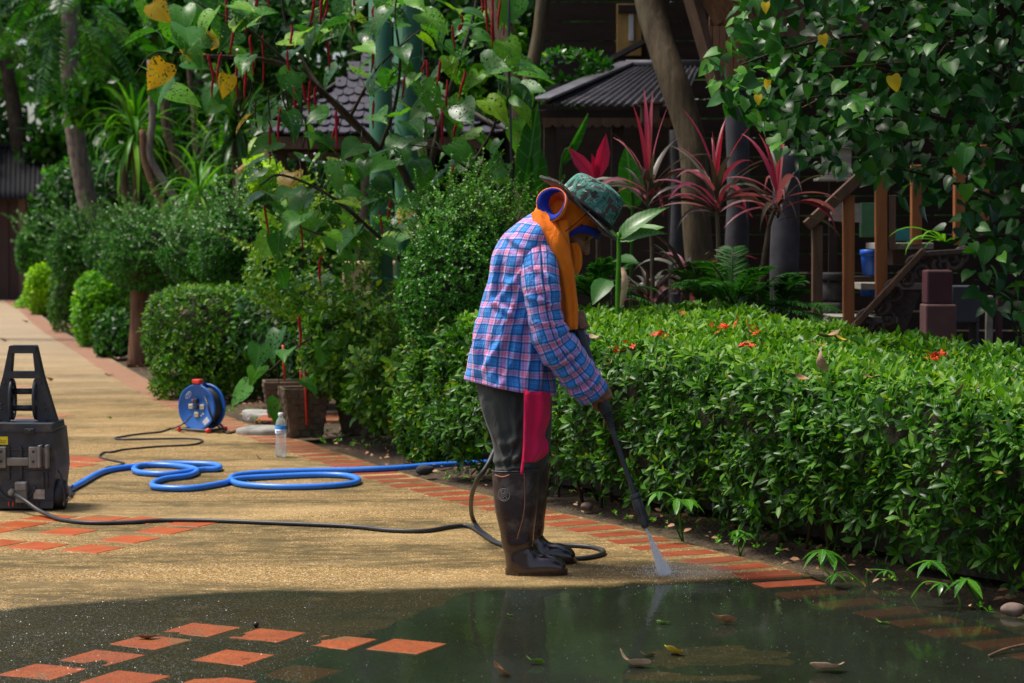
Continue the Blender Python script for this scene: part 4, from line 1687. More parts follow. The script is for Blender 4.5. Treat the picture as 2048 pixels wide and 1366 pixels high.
def on_shaft(u, v):
    x, z = ec[0] + u, ec[2] + v
    cx = P(1031, 989, 7.62)[0]
    dxx = (x - cx) / .079
    return np.array([x, 7.62 - .0625 * max(0, 1 - abs(dxx) ** 2.5) ** (1 / 2.5) - .0035, z])


circ = [on_shaft(.021 * math.cos(a), .023 * math.sin(a)) for a in np.linspace(0, 2 * math.pi, 25)]
mb.tube(circ, .0009, 4, False)
circ = [on_shaft(.016 * math.cos(a), .0175 * math.sin(a)) for a in np.linspace(.4, 5.6, 20)]
mb.tube(circ, .0007, 4, False)
for yv in (-.007, .001, .008):
    mb.tube([on_shaft(u, yv + .004 * math.sin(u * 420)) for u in np.linspace(-.012, .012, 12)], .0008, 4, False)
mb.tube([on_shaft(.015 + .004 * math.cos(a), .022 + .004 * math.sin(a)) for a in np.linspace(0, 6.28, 9)], .0008, 4, False)
kind(mb.build('emblem', M['boot_mark'], bn), 'stuff')

# --- body under the clothes: head, neck, trunk, arms and hands in one skin
HT = math.radians(40)                       # head pitched forward
head_c = P(1136, 447, PY)
Rh = np.array(Matrix.Rotation(HT, 3, 'Y'))  # local x forward, z up


def hd(x, y, z):
    return head_c + Rh @ np.array([x, y, z])


bb = MB()
def cap(a, b, ra, rb, seg=12):
    pts = spline([a, b], 6)
    bb.tube(pts, np.linspace(ra, rb, 6), seg)
    bb.sphere(a, ra, seg, 8)
    bb.sphere(b, rb, seg, 8)


bb.sphere(head_c, (.098, .078, .112), 24, 16, Rh)
bb.sphere(hd(.055, 0, -.052), (.05, .052, .058), 18, 12, Rh)          # jaw and mouth
bb.sphere(hd(.072, 0, -.098), (.022, .026, .018), 12, 8, Rh)          # chin
bb.sphere(hd(.088, 0, .022), (.018, .055, .014), 14, 8, Rh)           # brow
cap(hd(.094, 0, .0), hd(.118, 0, -.036), .010, .015)                  # nose
bb.sphere(hd(.112, .012, -.040), .008)
bb.sphere(hd(.112, -.012, -.040), .008)
bb.sphere(hd(.098, 0, -.062), (.012, .024, .006), 12, 8, Rh)          # lips
bb.sphere(hd(.096, 0, -.072), (.011, .020, .006), 12, 8, Rh)
for s in (-1, 1):
    bb.sphere(hd(.068, s * .045, -.03), (.03, .022, .026), 12, 8, Rh)   # cheeks
    bb.sphere(hd(-.005, s * .08, -.012), (.022, .010, .032), 12, 8, Rh)  # ears
cap(hd(-.03, 0, -.08), P(1092, 470, PY), .055, .062)
cap(P(1092, 470, PY), P(1062, 520, PY), .07, .11)
cap(P(1062, 520, PY), P(1040, 640, PY), .11, .115)
cap(P(1040, 640, PY), P(1026, 725, PY), .11, .09)
for (yy, kx) in ((7.64, 0), (7.87, 8)):
    cap(P(1026 + kx, 750, yy), P(1034 + kx, 860, yy), .045, .045)
    cap(P(1034 + kx, 860, yy), P(1032 + kx, 1060, yy), .05, .038)
    cap(P(1032 + kx, 1060, yy), P(1040 + kx, 1130, yy), .036, .03)
    cap(P(1042 + kx, 1130, yy), P(1108 + kx, 1140, yy), .03, .022)
# arms
cap(P(1075, 500, 7.62), P(1098, 668, 7.545), .042, .034)
cap(P(1098, 668, 7.545), P(1178, 776, 7.63), .034, .026)
cap(P(1088, 500, 7.84), P(1116, 630, 7.88), .04, .034)
cap(P(1116, 630, 7.88), P(1152, 684, 7.78), .033, .026)
# spray gun axis, needed for the grips
GA = P(1150, 642, 7.70)
GB = P(1290, 1050, 7.60)
g_ax = unit(GB - GA)


def gun(px_y):
    """point on the gun axis at a picture height"""
    t = (px_y - 642) / (1050 - 642)
    return GA + (GB - GA) * t


g_side = unit(np.cross(g_ax, [0, 1, 0]))    # across the lance in the picture plane
if g_side[0] < 0:
    g_side = -g_side
g_near = np.cross(g_side, g_ax)
if g_near[1] > 0:
    g_near = -g_near


def finger(base_t, pts, r0=.0095, r1=.0075):
    """pts: list of (angle about lance measured from near side towards +side, radial distance)"""
    ps = []
    for (ang, rad, dt) in pts:
        a = math.radians(ang)
        ps.append(gun(base_t + dt) + rad * (math.cos(a) * g_near + math.sin(a) * g_side))
    ps = spline(np.array(ps), 9)
    bb.tube(ps, np.linspace(r0, r1, 9), 9)
    bb.sphere(ps[-1], r1, 9, 6)
    bb.sphere(ps[0], r0, 9, 6)
    return ps[-1]


# right hand: palm laid over the grip from above and behind, fingers closing round it
wr = P(1184, 783, 7.635)
palm = gun(789) + .026 * g_near - .012 * g_side
cap(wr, palm * .6 + wr * .4, .026, .026)
bb.sphere(gun(788) + .028 * g_near + .004 * g_side, (.032, .015, .036), 14, 10)
bb.sphere(gun(785) + .020 * g_near - .024 * g_side, (.022, .018, .03), 14, 10)
tips = []
for i, (pv, ln) in enumerate(((770, 1.0), (780, 1.06), (790, 1.0), (799, .88))):
    tips.append(finger(pv, [(10, .034, 0), (55, .037, 1), (100, .034, 1), (145, .030, 1), (100 + 85 * ln, .027, 0)], .0098, .0078))
tips.append(finger(796, [(-25, .034, 0), (-60, .036, 6), (-85, .031, 13), (-100, .028, 20)], .0115, .0088))
# left hand on the trigger end
cap(P(1150, 676, 7.78), gun(646) - .028 * g_near, .026, .024)
bb.sphere(gun(645) - .034 * g_near, (.034, .016, .038), 14, 10)
for i, (pv, ln) in enumerate(((630, 1.0), (640, 1.05), (649, 1.0), (658, .88))):
    finger(pv, [(170, .036, 0), (125, .038, 1), (85, .036, 1), (45, .033, 1), (85 - 75 * ln, .031, 0)], .0098, .0078)
finger(634, [(200, .036, 0), (235, .037, -4), (265, .034, -8)], .0115, .0088)
raw = bb.mesh('body', M['skin'])
tmp = bpy.data.objects.new('body_tmp', raw)
COL.objects.link(tmp)
rm = tmp.modifiers.new('r', 'REMESH')
rm.mode = 'VOXEL'
rm.voxel_size = .0042
sm = tmp.modifiers.new('s', 'SMOOTH')
sm.iterations = 4
sm.factor = .5
dg = bpy.context.evaluated_depsgraph_get()
body_me = bpy.data.meshes.new_from_object(tmp.evaluated_get(dg))
bpy.data.objects.remove(tmp)
body_me.name = 'body'
body_me.polygons.foreach_set('use_smooth', np.ones(len(body_me.polygons), bool))
body = obj('body', body_me, person)
for s in (-1, 1):
    mb = MB()
    mb.sphere(hd(.083, s * .031, .0), .0115, 12, 8)
    mb.build('eye', M['eye'], person)
mb = MB()
mb.sphere(hd(-.012, 0, .022), (.099, .083, .105), 20, 14, Rh)
mb.build('hair', M['hair'], person)

# --- orange cloth hood: a shell round the head with a face opening
hood_c = head_c + Rh @ np.array([-.008, 0, 0])
nu, nv = 48, 34
Vh = np.zeros((nv, nu, 3))
nH = Sines(91, 22.0, 14)
keep_face = np.ones((nv, nu), bool)
for i in range(nv):
    for j in range(nu):
        ph = 2 * math.pi * j / nu                # 0 = forward
        t = i / (nv - 1)                          # 0 top .. 1 hem
        if t < .62:
            th = t / .62 * math.radians(112)
            loc = np.array([math.sin(th) * math.cos(ph) * .118, math.sin(th) * math.sin(ph) * .098, math.cos(th) * .128])
            w = hood_c + Rh @ loc
        else:
            f = (t - .62) / .38
            th = math.radians(112)
            loc = np.array([math.sin(th) * math.cos(ph) * .118, math.sin(th) * math.sin(ph) * .098, math.cos(th) * .128])
            a = hood_c + Rh @ loc
            e = P(1098, 470, PY) + np.array([.075 * math.cos(ph), .085 * math.sin(ph), .02 * math.cos(ph) - .01])
            w = a * (1 - f) + e * f
        Vh[i, j] = w
        lc = Rh.T @ (w - head_c)
        if lc[0] > .030 and -.125 < lc[2] < .030:
            keep_face[i, j] = False
out = unit(Vh - hood_c)
Vh += out * (.006 * nH(Vh) + .008 * nH(Vh * np.array([.6, 1.2, 1.9]) + 3))[..., None]
Q = []
for i in range(nv - 1):
    for j in range(nu):
        j2 = (j + 1) % nu
        if keep_face[i, j] or keep_face[i + 1, j2]:
            Q.append([i * nu + j, (i + 1) * nu + j, (i + 1) * nu + j2, i * nu + j2])
hood = obj('head_cloth', mesh_np('head_cloth', Vh.reshape(-1, 3), np.array(Q), M['orange_cloth']), person)
hood['label'] = 'bright orange cloth wrapped over the head with blue trim'
solid(hood, .004)
# blue trim round the face opening
tr = [hd(.022, -.098, -.060), hd(.030, -.099, -.020), hd(.048, -.094, .014), hd(.080, -.074, .030), hd(.104, -.036, .036), hd(.111, 0, .037), hd(.104, .036, .036), hd(.080, .074, .030), hd(.048, .094, .014), hd(.030, .097, -.020)]
mb = MB()
pts = spline(np.array(tr), 40)
nrm = unit(pts - hood_c)
wd = Rh @ np.array([.35, 0, -1.0])
half = (.0145 * np.ones(40))
Vt = []
for i in range(40):
    d = unit(wd - nrm[i] * np.dot(wd, nrm[i]))
    Vt += [pts[i] - d * half[i] + nrm[i] * .004, pts[i] + nrm[i] * .009, pts[i] + d * half[i] + nrm[i] * .004]
Q = [[i * 3 + c, i * 3 + c + 1, i * 3 + 4 + c, i * 3 + 3 + c] for i in range(39) for c in range(2)]
mb.add(Vt, Q)
solid(mb.build('trim', M['blue_trim'], hood), .004)
# rolled opening at the back of the hood (orange outside, blue facing)
ax0 = P(1128, 424, 7.62)
ax1 = P(1101, 408, 7.56)
ax = unit(ax1 - ax0)
e1 = unit(np.cross(ax, [0, 0, 1]))
e2 = np.cross(e1, ax)


def roll_ring(c, ra, rb, wob):
    return [c + math.cos(a) * e1 * ra + math.sin(a) * e2 * rb + ax * wob * math.sin(2 * a + .5) for a in np.linspace(0, 2 * math.pi, 33)]


def rings_mesh(rs):
    n = len(rs[0])
    V = np.concatenate([np.array(q) for q in rs])
    F = [[i * n + j, i * n + j + 1, (i + 1) * n + j + 1, (i + 1) * n + j] for i in range(len(rs) - 1) for j in range(n - 1)]
    return V, np.array(F)


# the wide mouth is tilted so that we look into it
ax = unit(np.array([-.50, -.72, .12]))
e1 = unit(np.cross(ax, [0, 0, 1]))
e2 = np.cross(e1, ax)
cm = P(1104, 409, 7.575)
cb = P(1122, 420, 7.665)
rs = [roll_ring(cb, .030, .034, 0), roll_ring(cb * .5 + cm * .5, .046, .050, .003), roll_ring(cm - ax * .012, .061, .060, .006), roll_ring(cm + ax * .003, .0645, .0635, .010)]
V, F = rings_mesh(rs)
roll = obj('rolled_cuff', mesh_np('rolled_cuff', V, F, M['orange_cloth']), hood)
solid(roll, .004)
ci = cm + e2 * .008 - e1 * .009
rs = [roll_ring(cm + ax * .001, .0625, .0615, .010), roll_ring(cm + ax * .005, .0600, .0590, .010), roll_ring(ci + ax * .001, .046, .045, .007), roll_ring(ci - ax * .030, .042, .042, .004)]
V, F = rings_mesh(rs)
obj('facing', mesh_np('facing', V, F, M['blue_trim']), hood)

# long scarf end hanging down the chest, near side
def strip(name, mat, px, ys, wpx, thick, parent, seed=5, fold=.006, nseg=40):
    C = np.array([P(x, y, d) for (x, y), d in zip(px, ys)])
    D = spline(np.concatenate([C, (np.array(wpx) / (FPX / PY) / 2)[:, None]], 1), nseg)
    C, w = D[:, :3], D[:, 3]
    T = unit(np.gradient(C, axis=0))
    S = unit(np.cross(T, [0, 1.0, 0]))
    S = np.where(S[:, :1] < 0, -S, S)
    nn = Sines(seed, 30.0, 12)
    cols = 9
    V = []
    for i in range(nseg):
        for j in range(cols):
            u = -1 + 2 * j / (cols - 1)
            V.append(C[i] + S[i] * u * w[i] + np.array([0, 1.0, 0]) * (.022 * u * u * (w[i] / .035)))
    V = np.array(V)
    V[:, 1] += fold * nn(V * np.array([2.2, 1, .35])) + fold * .5 * np.sin(np.tile(np.linspace(-1, 1, cols), nseg) * 7)
    F = [[i * cols + j, i * cols + j + 1, (i + 1) * cols + j + 1, (i + 1) * cols + j] for i in range(nseg - 1) for j in range(cols - 1)]
    o = obj(name, mesh_np(name, V, np.array(F), M[mat]), parent)
    solid(o, thick)
    s = o.modifiers.new('sub', 'SUBSURF')
    s.levels = s.render_levels = 1
    return o


strip('scarf_end', 'orange_cloth', [(1078, 418), (1092, 452), (1112, 490), (1128, 535), (1136, 585), (1140, 620), (1142, 660)], [7.59, 7.555, 7.545, 7.565, 7.585, 7.59, 7.59], [34, 46, 46, 40, 36, 36, 30], .005, hood, 6, .014)
strip('scarf_fold', 'orange_cloth', [(1122, 440), (1126, 470), (1130, 505), (1134, 545)], [7.585, 7.575, 7.60, 7.62], [36, 26, 26, 22], .006, hood, 8, .007)
strip('scarf_flap', 'orange_cloth', [(1146, 486), (1151, 508), (1152, 530), (1147, 548)], [7.655, 7.66, 7.665, 7.675], [22, 28, 26, 20], .006, hood, 9, .004)

# --- hat
hat = obj('hat', None, person) if False else None
hc = P(1160, 415, PY)
HA = math.radians(38)
Rhat = np.array(Matrix.Rotation(HA, 3, 'Y'))
nsg = 56
prof_crown = [(.118, .0), (.1165, .02), (.114, .05), (.110, .08), (.103, .102), (.086, .116), (.05, .123), (.004, .125)]
Vc = []
nC = Sines(97, 30.0, 12)
for (rr, z) in prof_crown:
    for j in range(nsg):
        a = 2 * math.pi * j / nsg
        p = np.array([rr * math.cos(a) * 1.0 + .02, rr * math.sin(a) * .86, z * (1 + .05 * math.cos(a))])
        p = p + np.array([math.cos(a), math.sin(a), 0]) * .003 * nC(p)
        Vc.append(p)
Q = [[i * nsg + j, i * nsg + (j + 1) % nsg, (i + 1) * nsg + (j + 1) % nsg, (i + 1) * nsg + j] for i in range(len(prof_crown) - 1) for j in range(nsg)]
Mh = Matrix.Translation([float(v) for v in hc]) @ Matrix.Rotation(HA, 4, 'Y')
crown = obj('hat', mesh_np('hat', np.array(Vc), np.array(Q), M['camo']), person, Mh)
crown['label'] = 'camouflage cloth hat with wide drooping brim'
s = crown.modifiers.new('sub', 'SUBSURF')
s.levels = s.render_levels = 1
nb = 9


def brim_z(a, f):
    side = math.sin(a) ** 2
    back = max(0, -math.cos(a)) ** 1.5
    front = max(0, math.cos(a)) ** 2
    fw = .5 + .5 * math.cos(a)
    return (-.040 * side * fw + .045 * side * (1 - fw)) * f ** 1.3 - .012 * front * f + .0 * back * f + .003 * math.sin(5 * a) * f


for nm, zoff, mt in (('brim', 0.0, 'camo'), ('brim_lining', -.0045, 'brim_under')):
    Vb = []
    for i in range(nb):
        f = i / (nb - 1)
        for j in range(nsg):
            a = 2 * math.pi * j / nsg
            rr = .117 + f * (.064 if nm == 'brim' else .0655)
            Vb.append([rr * math.cos(a) * 1.02 + .02 * (1 - f) - .004, (rr * .86 + f * .016) * math.sin(a), brim_z(a, f) + zoff + (0 if nm == 'brim' or f < .99 else .004)])
    Q = [[i * nsg + j, i * nsg + (j + 1) % nsg, (i + 1) * nsg + (j + 1) % nsg, (i + 1) * nsg + j] for i in range(nb - 1) for j in range(nsg)]
    b = obj(nm, mesh_np(nm, np.array(Vb), np.array(Q), M[mt]), crown, Mh)
    solid(b, .003 if nm == 'brim' else .005, 1 if nm == 'brim' else -1)
mb = MB()
mb.lathe([(.1205, .004), (.1205, .020)], nsg, None, (1.0, .86))
V = mb.V[0]
V[:, 0] += .02
solid(mb.build('hat_band', M['strap_black'], crown, True, Mh), .003)
mb = MB()
mb.tube(spline([P(1179, 421, 7.60), P(1155, 444, 7.578), P(1131, 463, 7.560)], 8), .0018, 5)
mb.build('chin_cord', M['strap_black'], crown)

# --- crimson cloth at the hip and its tie
Vr = []
rowsR = [(783, 1048, 1101), (810, 1049, 1102), (840, 1049, 1100), (868, 1049, 1090), (885, 1049, 1096), (903, 1048, 1097), (917, 1047, 1084), (925, 1049, 1072)]
rr = spline(np.array(rowsR, float), 24)
nR = Sines(65, 26.0, 12)
for (y, x0, x1) in rr:
    for j in range(12):
        u = j / 11
        Vr.append(P(x0 + (x1 - x0) * u, y, 7.532 + .075 * u ** 2 + .009 * math.sin(u * 11 + y * .012) + .006 * math.sin(u * 5 - y * .03)))
Vr = np.array(Vr)
Vr[:, 1] += .006 * nR(Vr * np.array([1, 1, .4]))
Q = [[i * 12 + j, i * 12 + j + 1, (i + 1) * 12 + j + 1, (i + 1) * 12 + j] for i in range(23) for j in range(11)]
hipc = obj('hip_cloth', mesh_np('hip_cloth', Vr, np.array(Q), M['crimson']), person)
hipc['label'] = 'crimson cloth hanging from the waist over the thigh'
solid(hipc, .003)
mb = MB()
tp = [P(1051, 778, 7.535), P(1050, 850, 7.526), P(1048, 905, 7.528), P(1043, 948, 7.538)]
pts = spline(tp, 20)
Vt = []
for q in pts:
    Vt += [q + np.array([-.0055, 0, 0]), q + np.array([.0055, -.003, 0])]
mb.add(Vt, [[2 * i, 2 * i + 1, 2 * i + 3, 2 * i + 2] for i in range(19)])
solid(mb.build('tie', M['crimson'], hipc), .002)

# ------------------------------------------------------------------ spray gun, jet, high pressure hose
lance = thing('spray_lance', 'long black pressure washer lance held by the person, pointing down', 'spray lance', tuple(gun(800)))


def rod(name, stations, mat, sides=16):
    mb = MB()
    mb.tube([gun(y) for y, r in stations], [r for y, r in stations], sides)
    return mb.build(name, M[mat], lance)


rod('gun_body', [(632, .012), (636, .018), (660, .021), (700, .020), (735, .0195), (760, .020), (790, .021), (826, .0235), (829, .019)], 'black_plastic')
mb = MB()
for i in range(7):
    y = 831 + i * 4.3
    r0 = .0205 - i * .0012
    mb.tube([gun(y - 1.6), gun(y - 1.0), gun(y + 1.0), gun(y + 1.6)], [r0 - .003, r0, r0, r0 - .003], 16)
kind(mb.build('ribbed_collar', M['black_rubber'], lance), 'stuff')
rod('lance_tube', [(828, .015), (858, .0115), (866, .0095), (990, .0098), (992, .0098)], 'black_plastic')
rod('nozzle_collar', [(988, .015), (990, .0205), (997, .0205), (999, .018)], 'black_plastic')
noz = rod('nozzle', [(998, .0185), (1004, .019), (1030, .0185), (1042, .0175), (1050, .0150), (1052, .0145), (1056, .010)], 'black_plastic')
mb = MB()
for i in range(10):
    a = 2 * math.pi * i / 10
    o = math.cos(a) * g_side + math.sin(a) * g_near
    p0, p1 = gun(1003) + o * .0185, gun(1032) + o * .0182
    mb.tube([p0, p1], [.0022, .0022], 5)
kind(mb.build('grip_rib', M['black_plastic'], noz), 'stuff')
# trigger handle and guard
mb = MB()
h0 = gun(660)
pts = [h0, h0 - g_side * .03 + g_ax * .02, h0 - g_side * .045 + g_ax * .07, h0 - g_side * .05 + g_ax * .11]
mb.tube(spline(pts, 10), np.linspace(.017, .015, 10), 12)
mb.build('handle', M['black_plastic'], lance)
mb = MB()
g0, g1 = gun(715), h0 - g_side * .05 + g_ax * .108
mb.tube(spline([g0, g0 - g_side * .035, (g0 + g1) / 2 - g_side * .03 + g_ax * .015, g1], 12), .006, 8)
mb.build('trigger_guard', M['black_plastic'], lance)
mb = MB()
mb.tube(spline([gun(690), gun(690) - g_side * .022 + g_ax * .01, gun(690) - g_side * .026 + g_ax * .03], 6), .005, 6)
mb.build('trigger', M['red_plastic'], lance)

# jet: a closed cone of mist with droplets
tipj = gun(1055)
hit = G(1336, 1161)
hit = np.array([hit[0], GB[1] - .01, 0.0])
jd = hit - tipj
spray = thing('water_jet', 'white fan of water spraying from the lance nozzle onto the path', 'water jet', tuple(hit))
mb = MB()
st = spline([tipj, tipj + jd * .3, tipj + jd * .65, hit + np.array([0, 0, .004])], 14)
tt = np.linspace(0, 1, 14)
mb.tube(st, .003 + .024 * tt ** 1.1, 20)
kind(mb.build('mist', M['mist'], spray), 'stuff')
r = np.random.default_rng(77)
mb = MB()
for i in range(900):
    t = r.uniform(.03, 1)
    c = tipj + jd * t
    rad = (.003 + .032 * t) * abs(r.normal(0, .5))
    a = r.uniform(0, 6.28)
    q = c + rad * (math.cos(a) * g_side + math.sin(a) * g_near)
    q[2] = max(q[2], .006)
    d = unit(q - tipj)
    sz = r.uniform(.0004, .0010)
    mb.add(np.array([q - d * sz * 9, q + g_side * sz, q + g_near * sz, q - g_side * sz, q - g_near * sz, q + d * sz * 9]), [[0, 1, 2], [0, 2, 3], [0, 3, 4], [0, 4, 1], [5, 2, 1], [5, 3, 2], [5, 4, 3], [5, 1, 4]])
for i in range(900):
    a = r.uniform(0, 6.28)
    rad = r.exponential(.085)
    q = hit + np.array([math.cos(a) * rad * 1.5, math.sin(a) * rad, abs(r.normal(0, .03)) * math.exp(-rad * 6) + .003])
    sz = r.uniform(.0005, .0016)
    mb.add(np.array([q - [0, 0, sz], q + [sz, 0, 0], q + [0, sz, 0], q - [sz, 0, 0], q - [0, sz, 0], q + [0, 0, sz]]), [[0, 1, 2], [0, 2, 3], [0, 3, 4], [0, 4, 1], [5, 2, 1], [5, 3, 2], [5, 4, 3], [5, 1, 4]])
kind(mb.build('droplet', M['droplet'], spray), 'stuff')
mb = MB()
mb.sphere(hit + np.array([.07, -.02, .025]), (.19, .14, .024), 22, 10)
kind(mb.build('splash_mist', M['mist_thin'], spray), 'stuff')

# black pressure hose lying over the path
def hose(name, mat, px, rad, label, cat='hose', n=160, zs=None, sides=10):
    pts = []
    for i, q in enumerate(px):
        if len(q) == 2:
            pts.append(G(q[0], q[1] , rad + (zs or 0)))
        elif q[2] == 'z':
            pts.append(G(q[0], q[1], q[3]))
        else:
            pts.append(P(q[0], q[1], q[2]))
    C = spline(np.array(pts), n)
    C[:, 2] = np.maximum(C[:, 2], rad + .001)
    mb = MB()
    mb.tube(C, rad, sides)
    o = mb.build(name, M[mat], None)
    tag(o, label, cat)
    return o


hose('pressure_hose', 'black_rubber',
     [(26, 987, 9.40), (48, 1000, 9.30), (80, 1022, 9.22), (125, 1040), (180, 1046), (260, 1045), (330, 1041), (430, 1042), (560, 1047), (700, 1053), (780, 1061), (850, 1062), (900, 1054), (935, 1052), (960, 1065), (990, 1085), (1040, 1100), (1100, 1112), (1160, 1117), (1200, 1110), (1206, 1102), (1180, 1094), (1120, 1091),
      (1050, 1094), (1000, 1088), (965, 1065), (945, 1035, 8.75), (943, 995, 8.3), (955, 960, 8.0), (975, 930, 7.97), (1000, 880, 8.05), (1060, 790, 8.05), (1120, 720, 7.95), (1150, 700, 7.76), (1158, 690, 7.71)],
     .0092, 'thin black high pressure hose snaking from the washer round the boots', 'hose', 320)

# ------------------------------------------------------------------ blue water hose, cords
r = np.random.default_rng(31)
hose('garden_hose', 'blue_hose',
     [(60, 1012), (120, 988), (160, 968), (205, 944), (260, 934), (330, 928), (400, 928), (435, 931), (436, 938), (400, 940), (340, 948), (285, 946), (268, 939), (285, 931), (340, 931), (385, 937), (393, 944), (375, 952), (330, 958), (306, 967), (315, 975), (380, 977), (440, 968), (480, 958), (560, 953), (640, 950), (695, 952), (717, 960), (700, 968), (640, 973), (560, 974), (490, 970), (463, 962), (470, 952), (520, 946), (620, 942), (720, 940), (800, 936), (850, 932), (930, 927), (985, 925)],
     .0155, 'thick blue garden hose coiled in flat loops on the sandy path', 'hose', 420, 0.0)
hose('power_cord', 'black_rubber',
     [(382, 832, 13.22), (366, 848, 13.15), (345, 857), (320, 864), (280, 868), (240, 874), (230, 877), (250, 879), (300, 878), (370, 877), (400, 879), (403, 884), (380, 890), (320, 893), (250, 899), (225, 904), (208, 905), (199, 914), (220, 920), (240, 924), (248, 927), (235, 932), (212, 936), (208, 944), (190, 952), (160, 962), (135, 978, 9.9), (120, 985, 9.72), (112, 950, 9.66), (104, 940, 9.6)],
     .0058, 'thin black power cord winding from the reel to the washer', 'cord', 260, 0.0, 6)
hose('extension_cable', 'black_rubber', [(402, 778, 13.45), (412, 800, 13.22), (424, 835, 13.2), (440, 856), (455, 866), (480, 860), (520, 850), (560, 838), (600, 835), (660, 838), (760, 842)],
     .007, 'black cable trailing from the reel towards the planters', 'cable', 90, 0.0, 7)
mb = MB()
c = G(850, 940, .02)
mb.sphere(c, (.05, .035, .03), 16, 10)
V = mb.V[0]
V += (unit(V - c) * (.010 * Sines(8, 70., 12)(V))[:, None])
tag(mb.build('cloth_wrap', M['stone_dark'], None), 'dark muddy rag wrapped round the blue hose', 'rag')

# ------------------------------------------------------------------ pressure washer
WY = 9.42
wc = np.array([P(38, 1020, WY)[0], WY, 0.0])
ws = FPX / WY                                         # photo pixels per metre there
washer = thing('pressure_washer', 'grimy black pressure washer on wheels with tall frame handle', 'pressure washer', wc)
Mw = Matrix.Translation([float(v) for v in wc])


def wx(px):
    return (px - 38) / ws


def wz(py):
    return (1027 - py) / ws


def wbuild(mb, name, mat, parent=washer, bevel=.006, smooth_=False):
    return mb.build(name, M[mat], parent, smooth_, Mw, bevel)


# body: lower motor housing and upper cowl, tapering
mb = MB()
prof = [(-68, 1022), (68, 1022), (70, 985), (75, 945), (73, 905), (69, 866), (-69, 866), (-73, 905), (-75, 945), (-70, 985)]
mb.prism([(a / ws, wz(b)) for a, b in prof], 'xz', 0.0, .30)
bodyw = wbuild(mb, 'housing', 'washer_body', washer, .012)
mb = MB()
mb.prism([(a / ws, wz(b)) for a, b in [(-70, 867), (70, 867), (67, 851), (-67, 851)]], 'xz', -.01, .26)
wbuild(mb, 'shoulder', 'washer_body', bodyw)
for a in (-20, 5):
    mb = MB()
    mb.box((a / ws, -.004, wz(930)), (.018, .014, .15))
    wbuild(mb, 'cable_channel', 'black_plastic', bodyw, .004)
# moulded seams, ribs and a round bulge of the motor cover
for b in (903, 946, 1004):
    mb = MB()
    mb.box((0, -.003, wz(b)), (.30, .010, .006))
    wbuild(mb, 'seam', 'black_plastic', bodyw, .002)
mb = MB()
mb.tube([(-4 / ws + .085 * math.cos(a), -.002, wz(972) + .075 * math.sin(a)) for a in np.linspace(3.3, 6.1, 20)], .007, 8)
wbuild(mb, 'bulge_rim', 'washer_body', bodyw, 0, True)
for a in (-58, -50, 50, 58):
    mb = MB()
    mb.box((a / ws, -.004, wz(965)), (.006, .012, .07))
    wbuild(mb, 'rib', 'washer_body', bodyw, .002)
# frame handle: two leaning side rails, top grip and cross bar
for sg in (-1, 1):
    mb = MB()
    prof = [(68, 853), (36, 853), (28, 848), (25, 757), (20, 700), (27, 697), (40, 757)]
    mb.prism([(sg * a / ws, wz(b)) for a, b in (prof if sg > 0 else prof[::-1])], 'xz', .10, .155)
    o = wbuild(mb, 'side_rail', 'black_plastic', washer, .006)
    for (a, b) in ((37, 772), (44, 815), (45, 825), (47, 857 - 10)):
        m2 = MB()
        m2.tube([(sg * a / ws, .099, wz(b)), (sg * a / ws, .092, wz(b))], .005, 10)
        wbuild(m2, 'bolt', 'stone_dark', o, 0, True)
mb = MB()
mb.prism([(a / ws, wz(b)) for a, b in [(-27, 712), (27, 712), (27, 700), (24, 696), (-24, 696), (-27, 700)]], 'xz', .094, .161)
wbuild(mb, 'top_grip', 'black_plastic', washer, .008)
mb = MB()
mb.prism([(a / ws, wz(b)) for a, b in [(-38, 763), (38, 763), (35, 749), (-35, 749)]], 'xz', .097, .158)
wbuild(mb, 'cross_bar', 'washer_body', washer, .004)
# empty hose drum between the rails
for sg in (-1, 1):
    mb = MB()
    for i, (rr, w) in enumerate(((.088, .012),)):
        ang = np.linspace(0, 2 * math.pi, 29)
        ring = [(sg * 24 / ws, .128 + .055 * math.cos(a), wz(806) + .088 * math.sin(a)) for a in ang]
        mb.tube(ring, .0085, 8, False)
        for a in (.4, 2.5, 4.6):
            mb.tube([(sg * 24 / ws, .128, wz(806)), (sg * 24 / ws, .128 + .055 * math.cos(a), wz(806) + .088 * math.sin(a))], .006, 6)
    wbuild(mb, 'drum_flange', 'black_plastic', washer, 0, True)
for b in (790, 824):
    mb = MB()
    mb.tube([(-24 / ws, .128, wz(b)), (24 / ws, .128, wz(b))], .014, 12)
    wbuild(mb, 'drum_bar', 'black_plastic', washer, 0, True)
# grey lance brackets
for sg in (-1, 1):
    mb = MB()
    mb.box((sg * 32 / ws, -.012, wz(918)), (.040, .026, .095))
    mb.box((sg * 47 / ws, -.03, wz(915)), (.012, .06, .10))
    mb.box((sg * 60 / ws, -.02, wz(916)), (.014, .045, .105))
    mb.box((sg * 53 / ws, -.006, wz(918)), (.045, .014, .08))
    kind(wbuild(mb, 'lance_bracket', 'washer_grey', washer, .003), 'stuff')
    for b in (906, 926):
        m2 = MB()
        m2.tube([(sg * 32 / ws, -.0255, wz(b)), (sg * 32 / ws, -.028, wz(b))], .006, 10)
        wbuild(m2, 'screw', 'stone_dark', washer, 0, True)
mb = MB()
mb.box((0, -.008, wz(927)), (.10, .02, .036))
wbuild(mb, 'bracket_bridge', 'washer_grey', washer, .003)
mb = MB()
mb.box((7 / ws, -.014, wz(988)), (.05, .03, .095))
mb.box((7 / ws, -.034, wz(976)), (.05, .012, .035))
kind(wbuild(mb, 'hook', 'washer_grey', washer, .003), 'stuff')
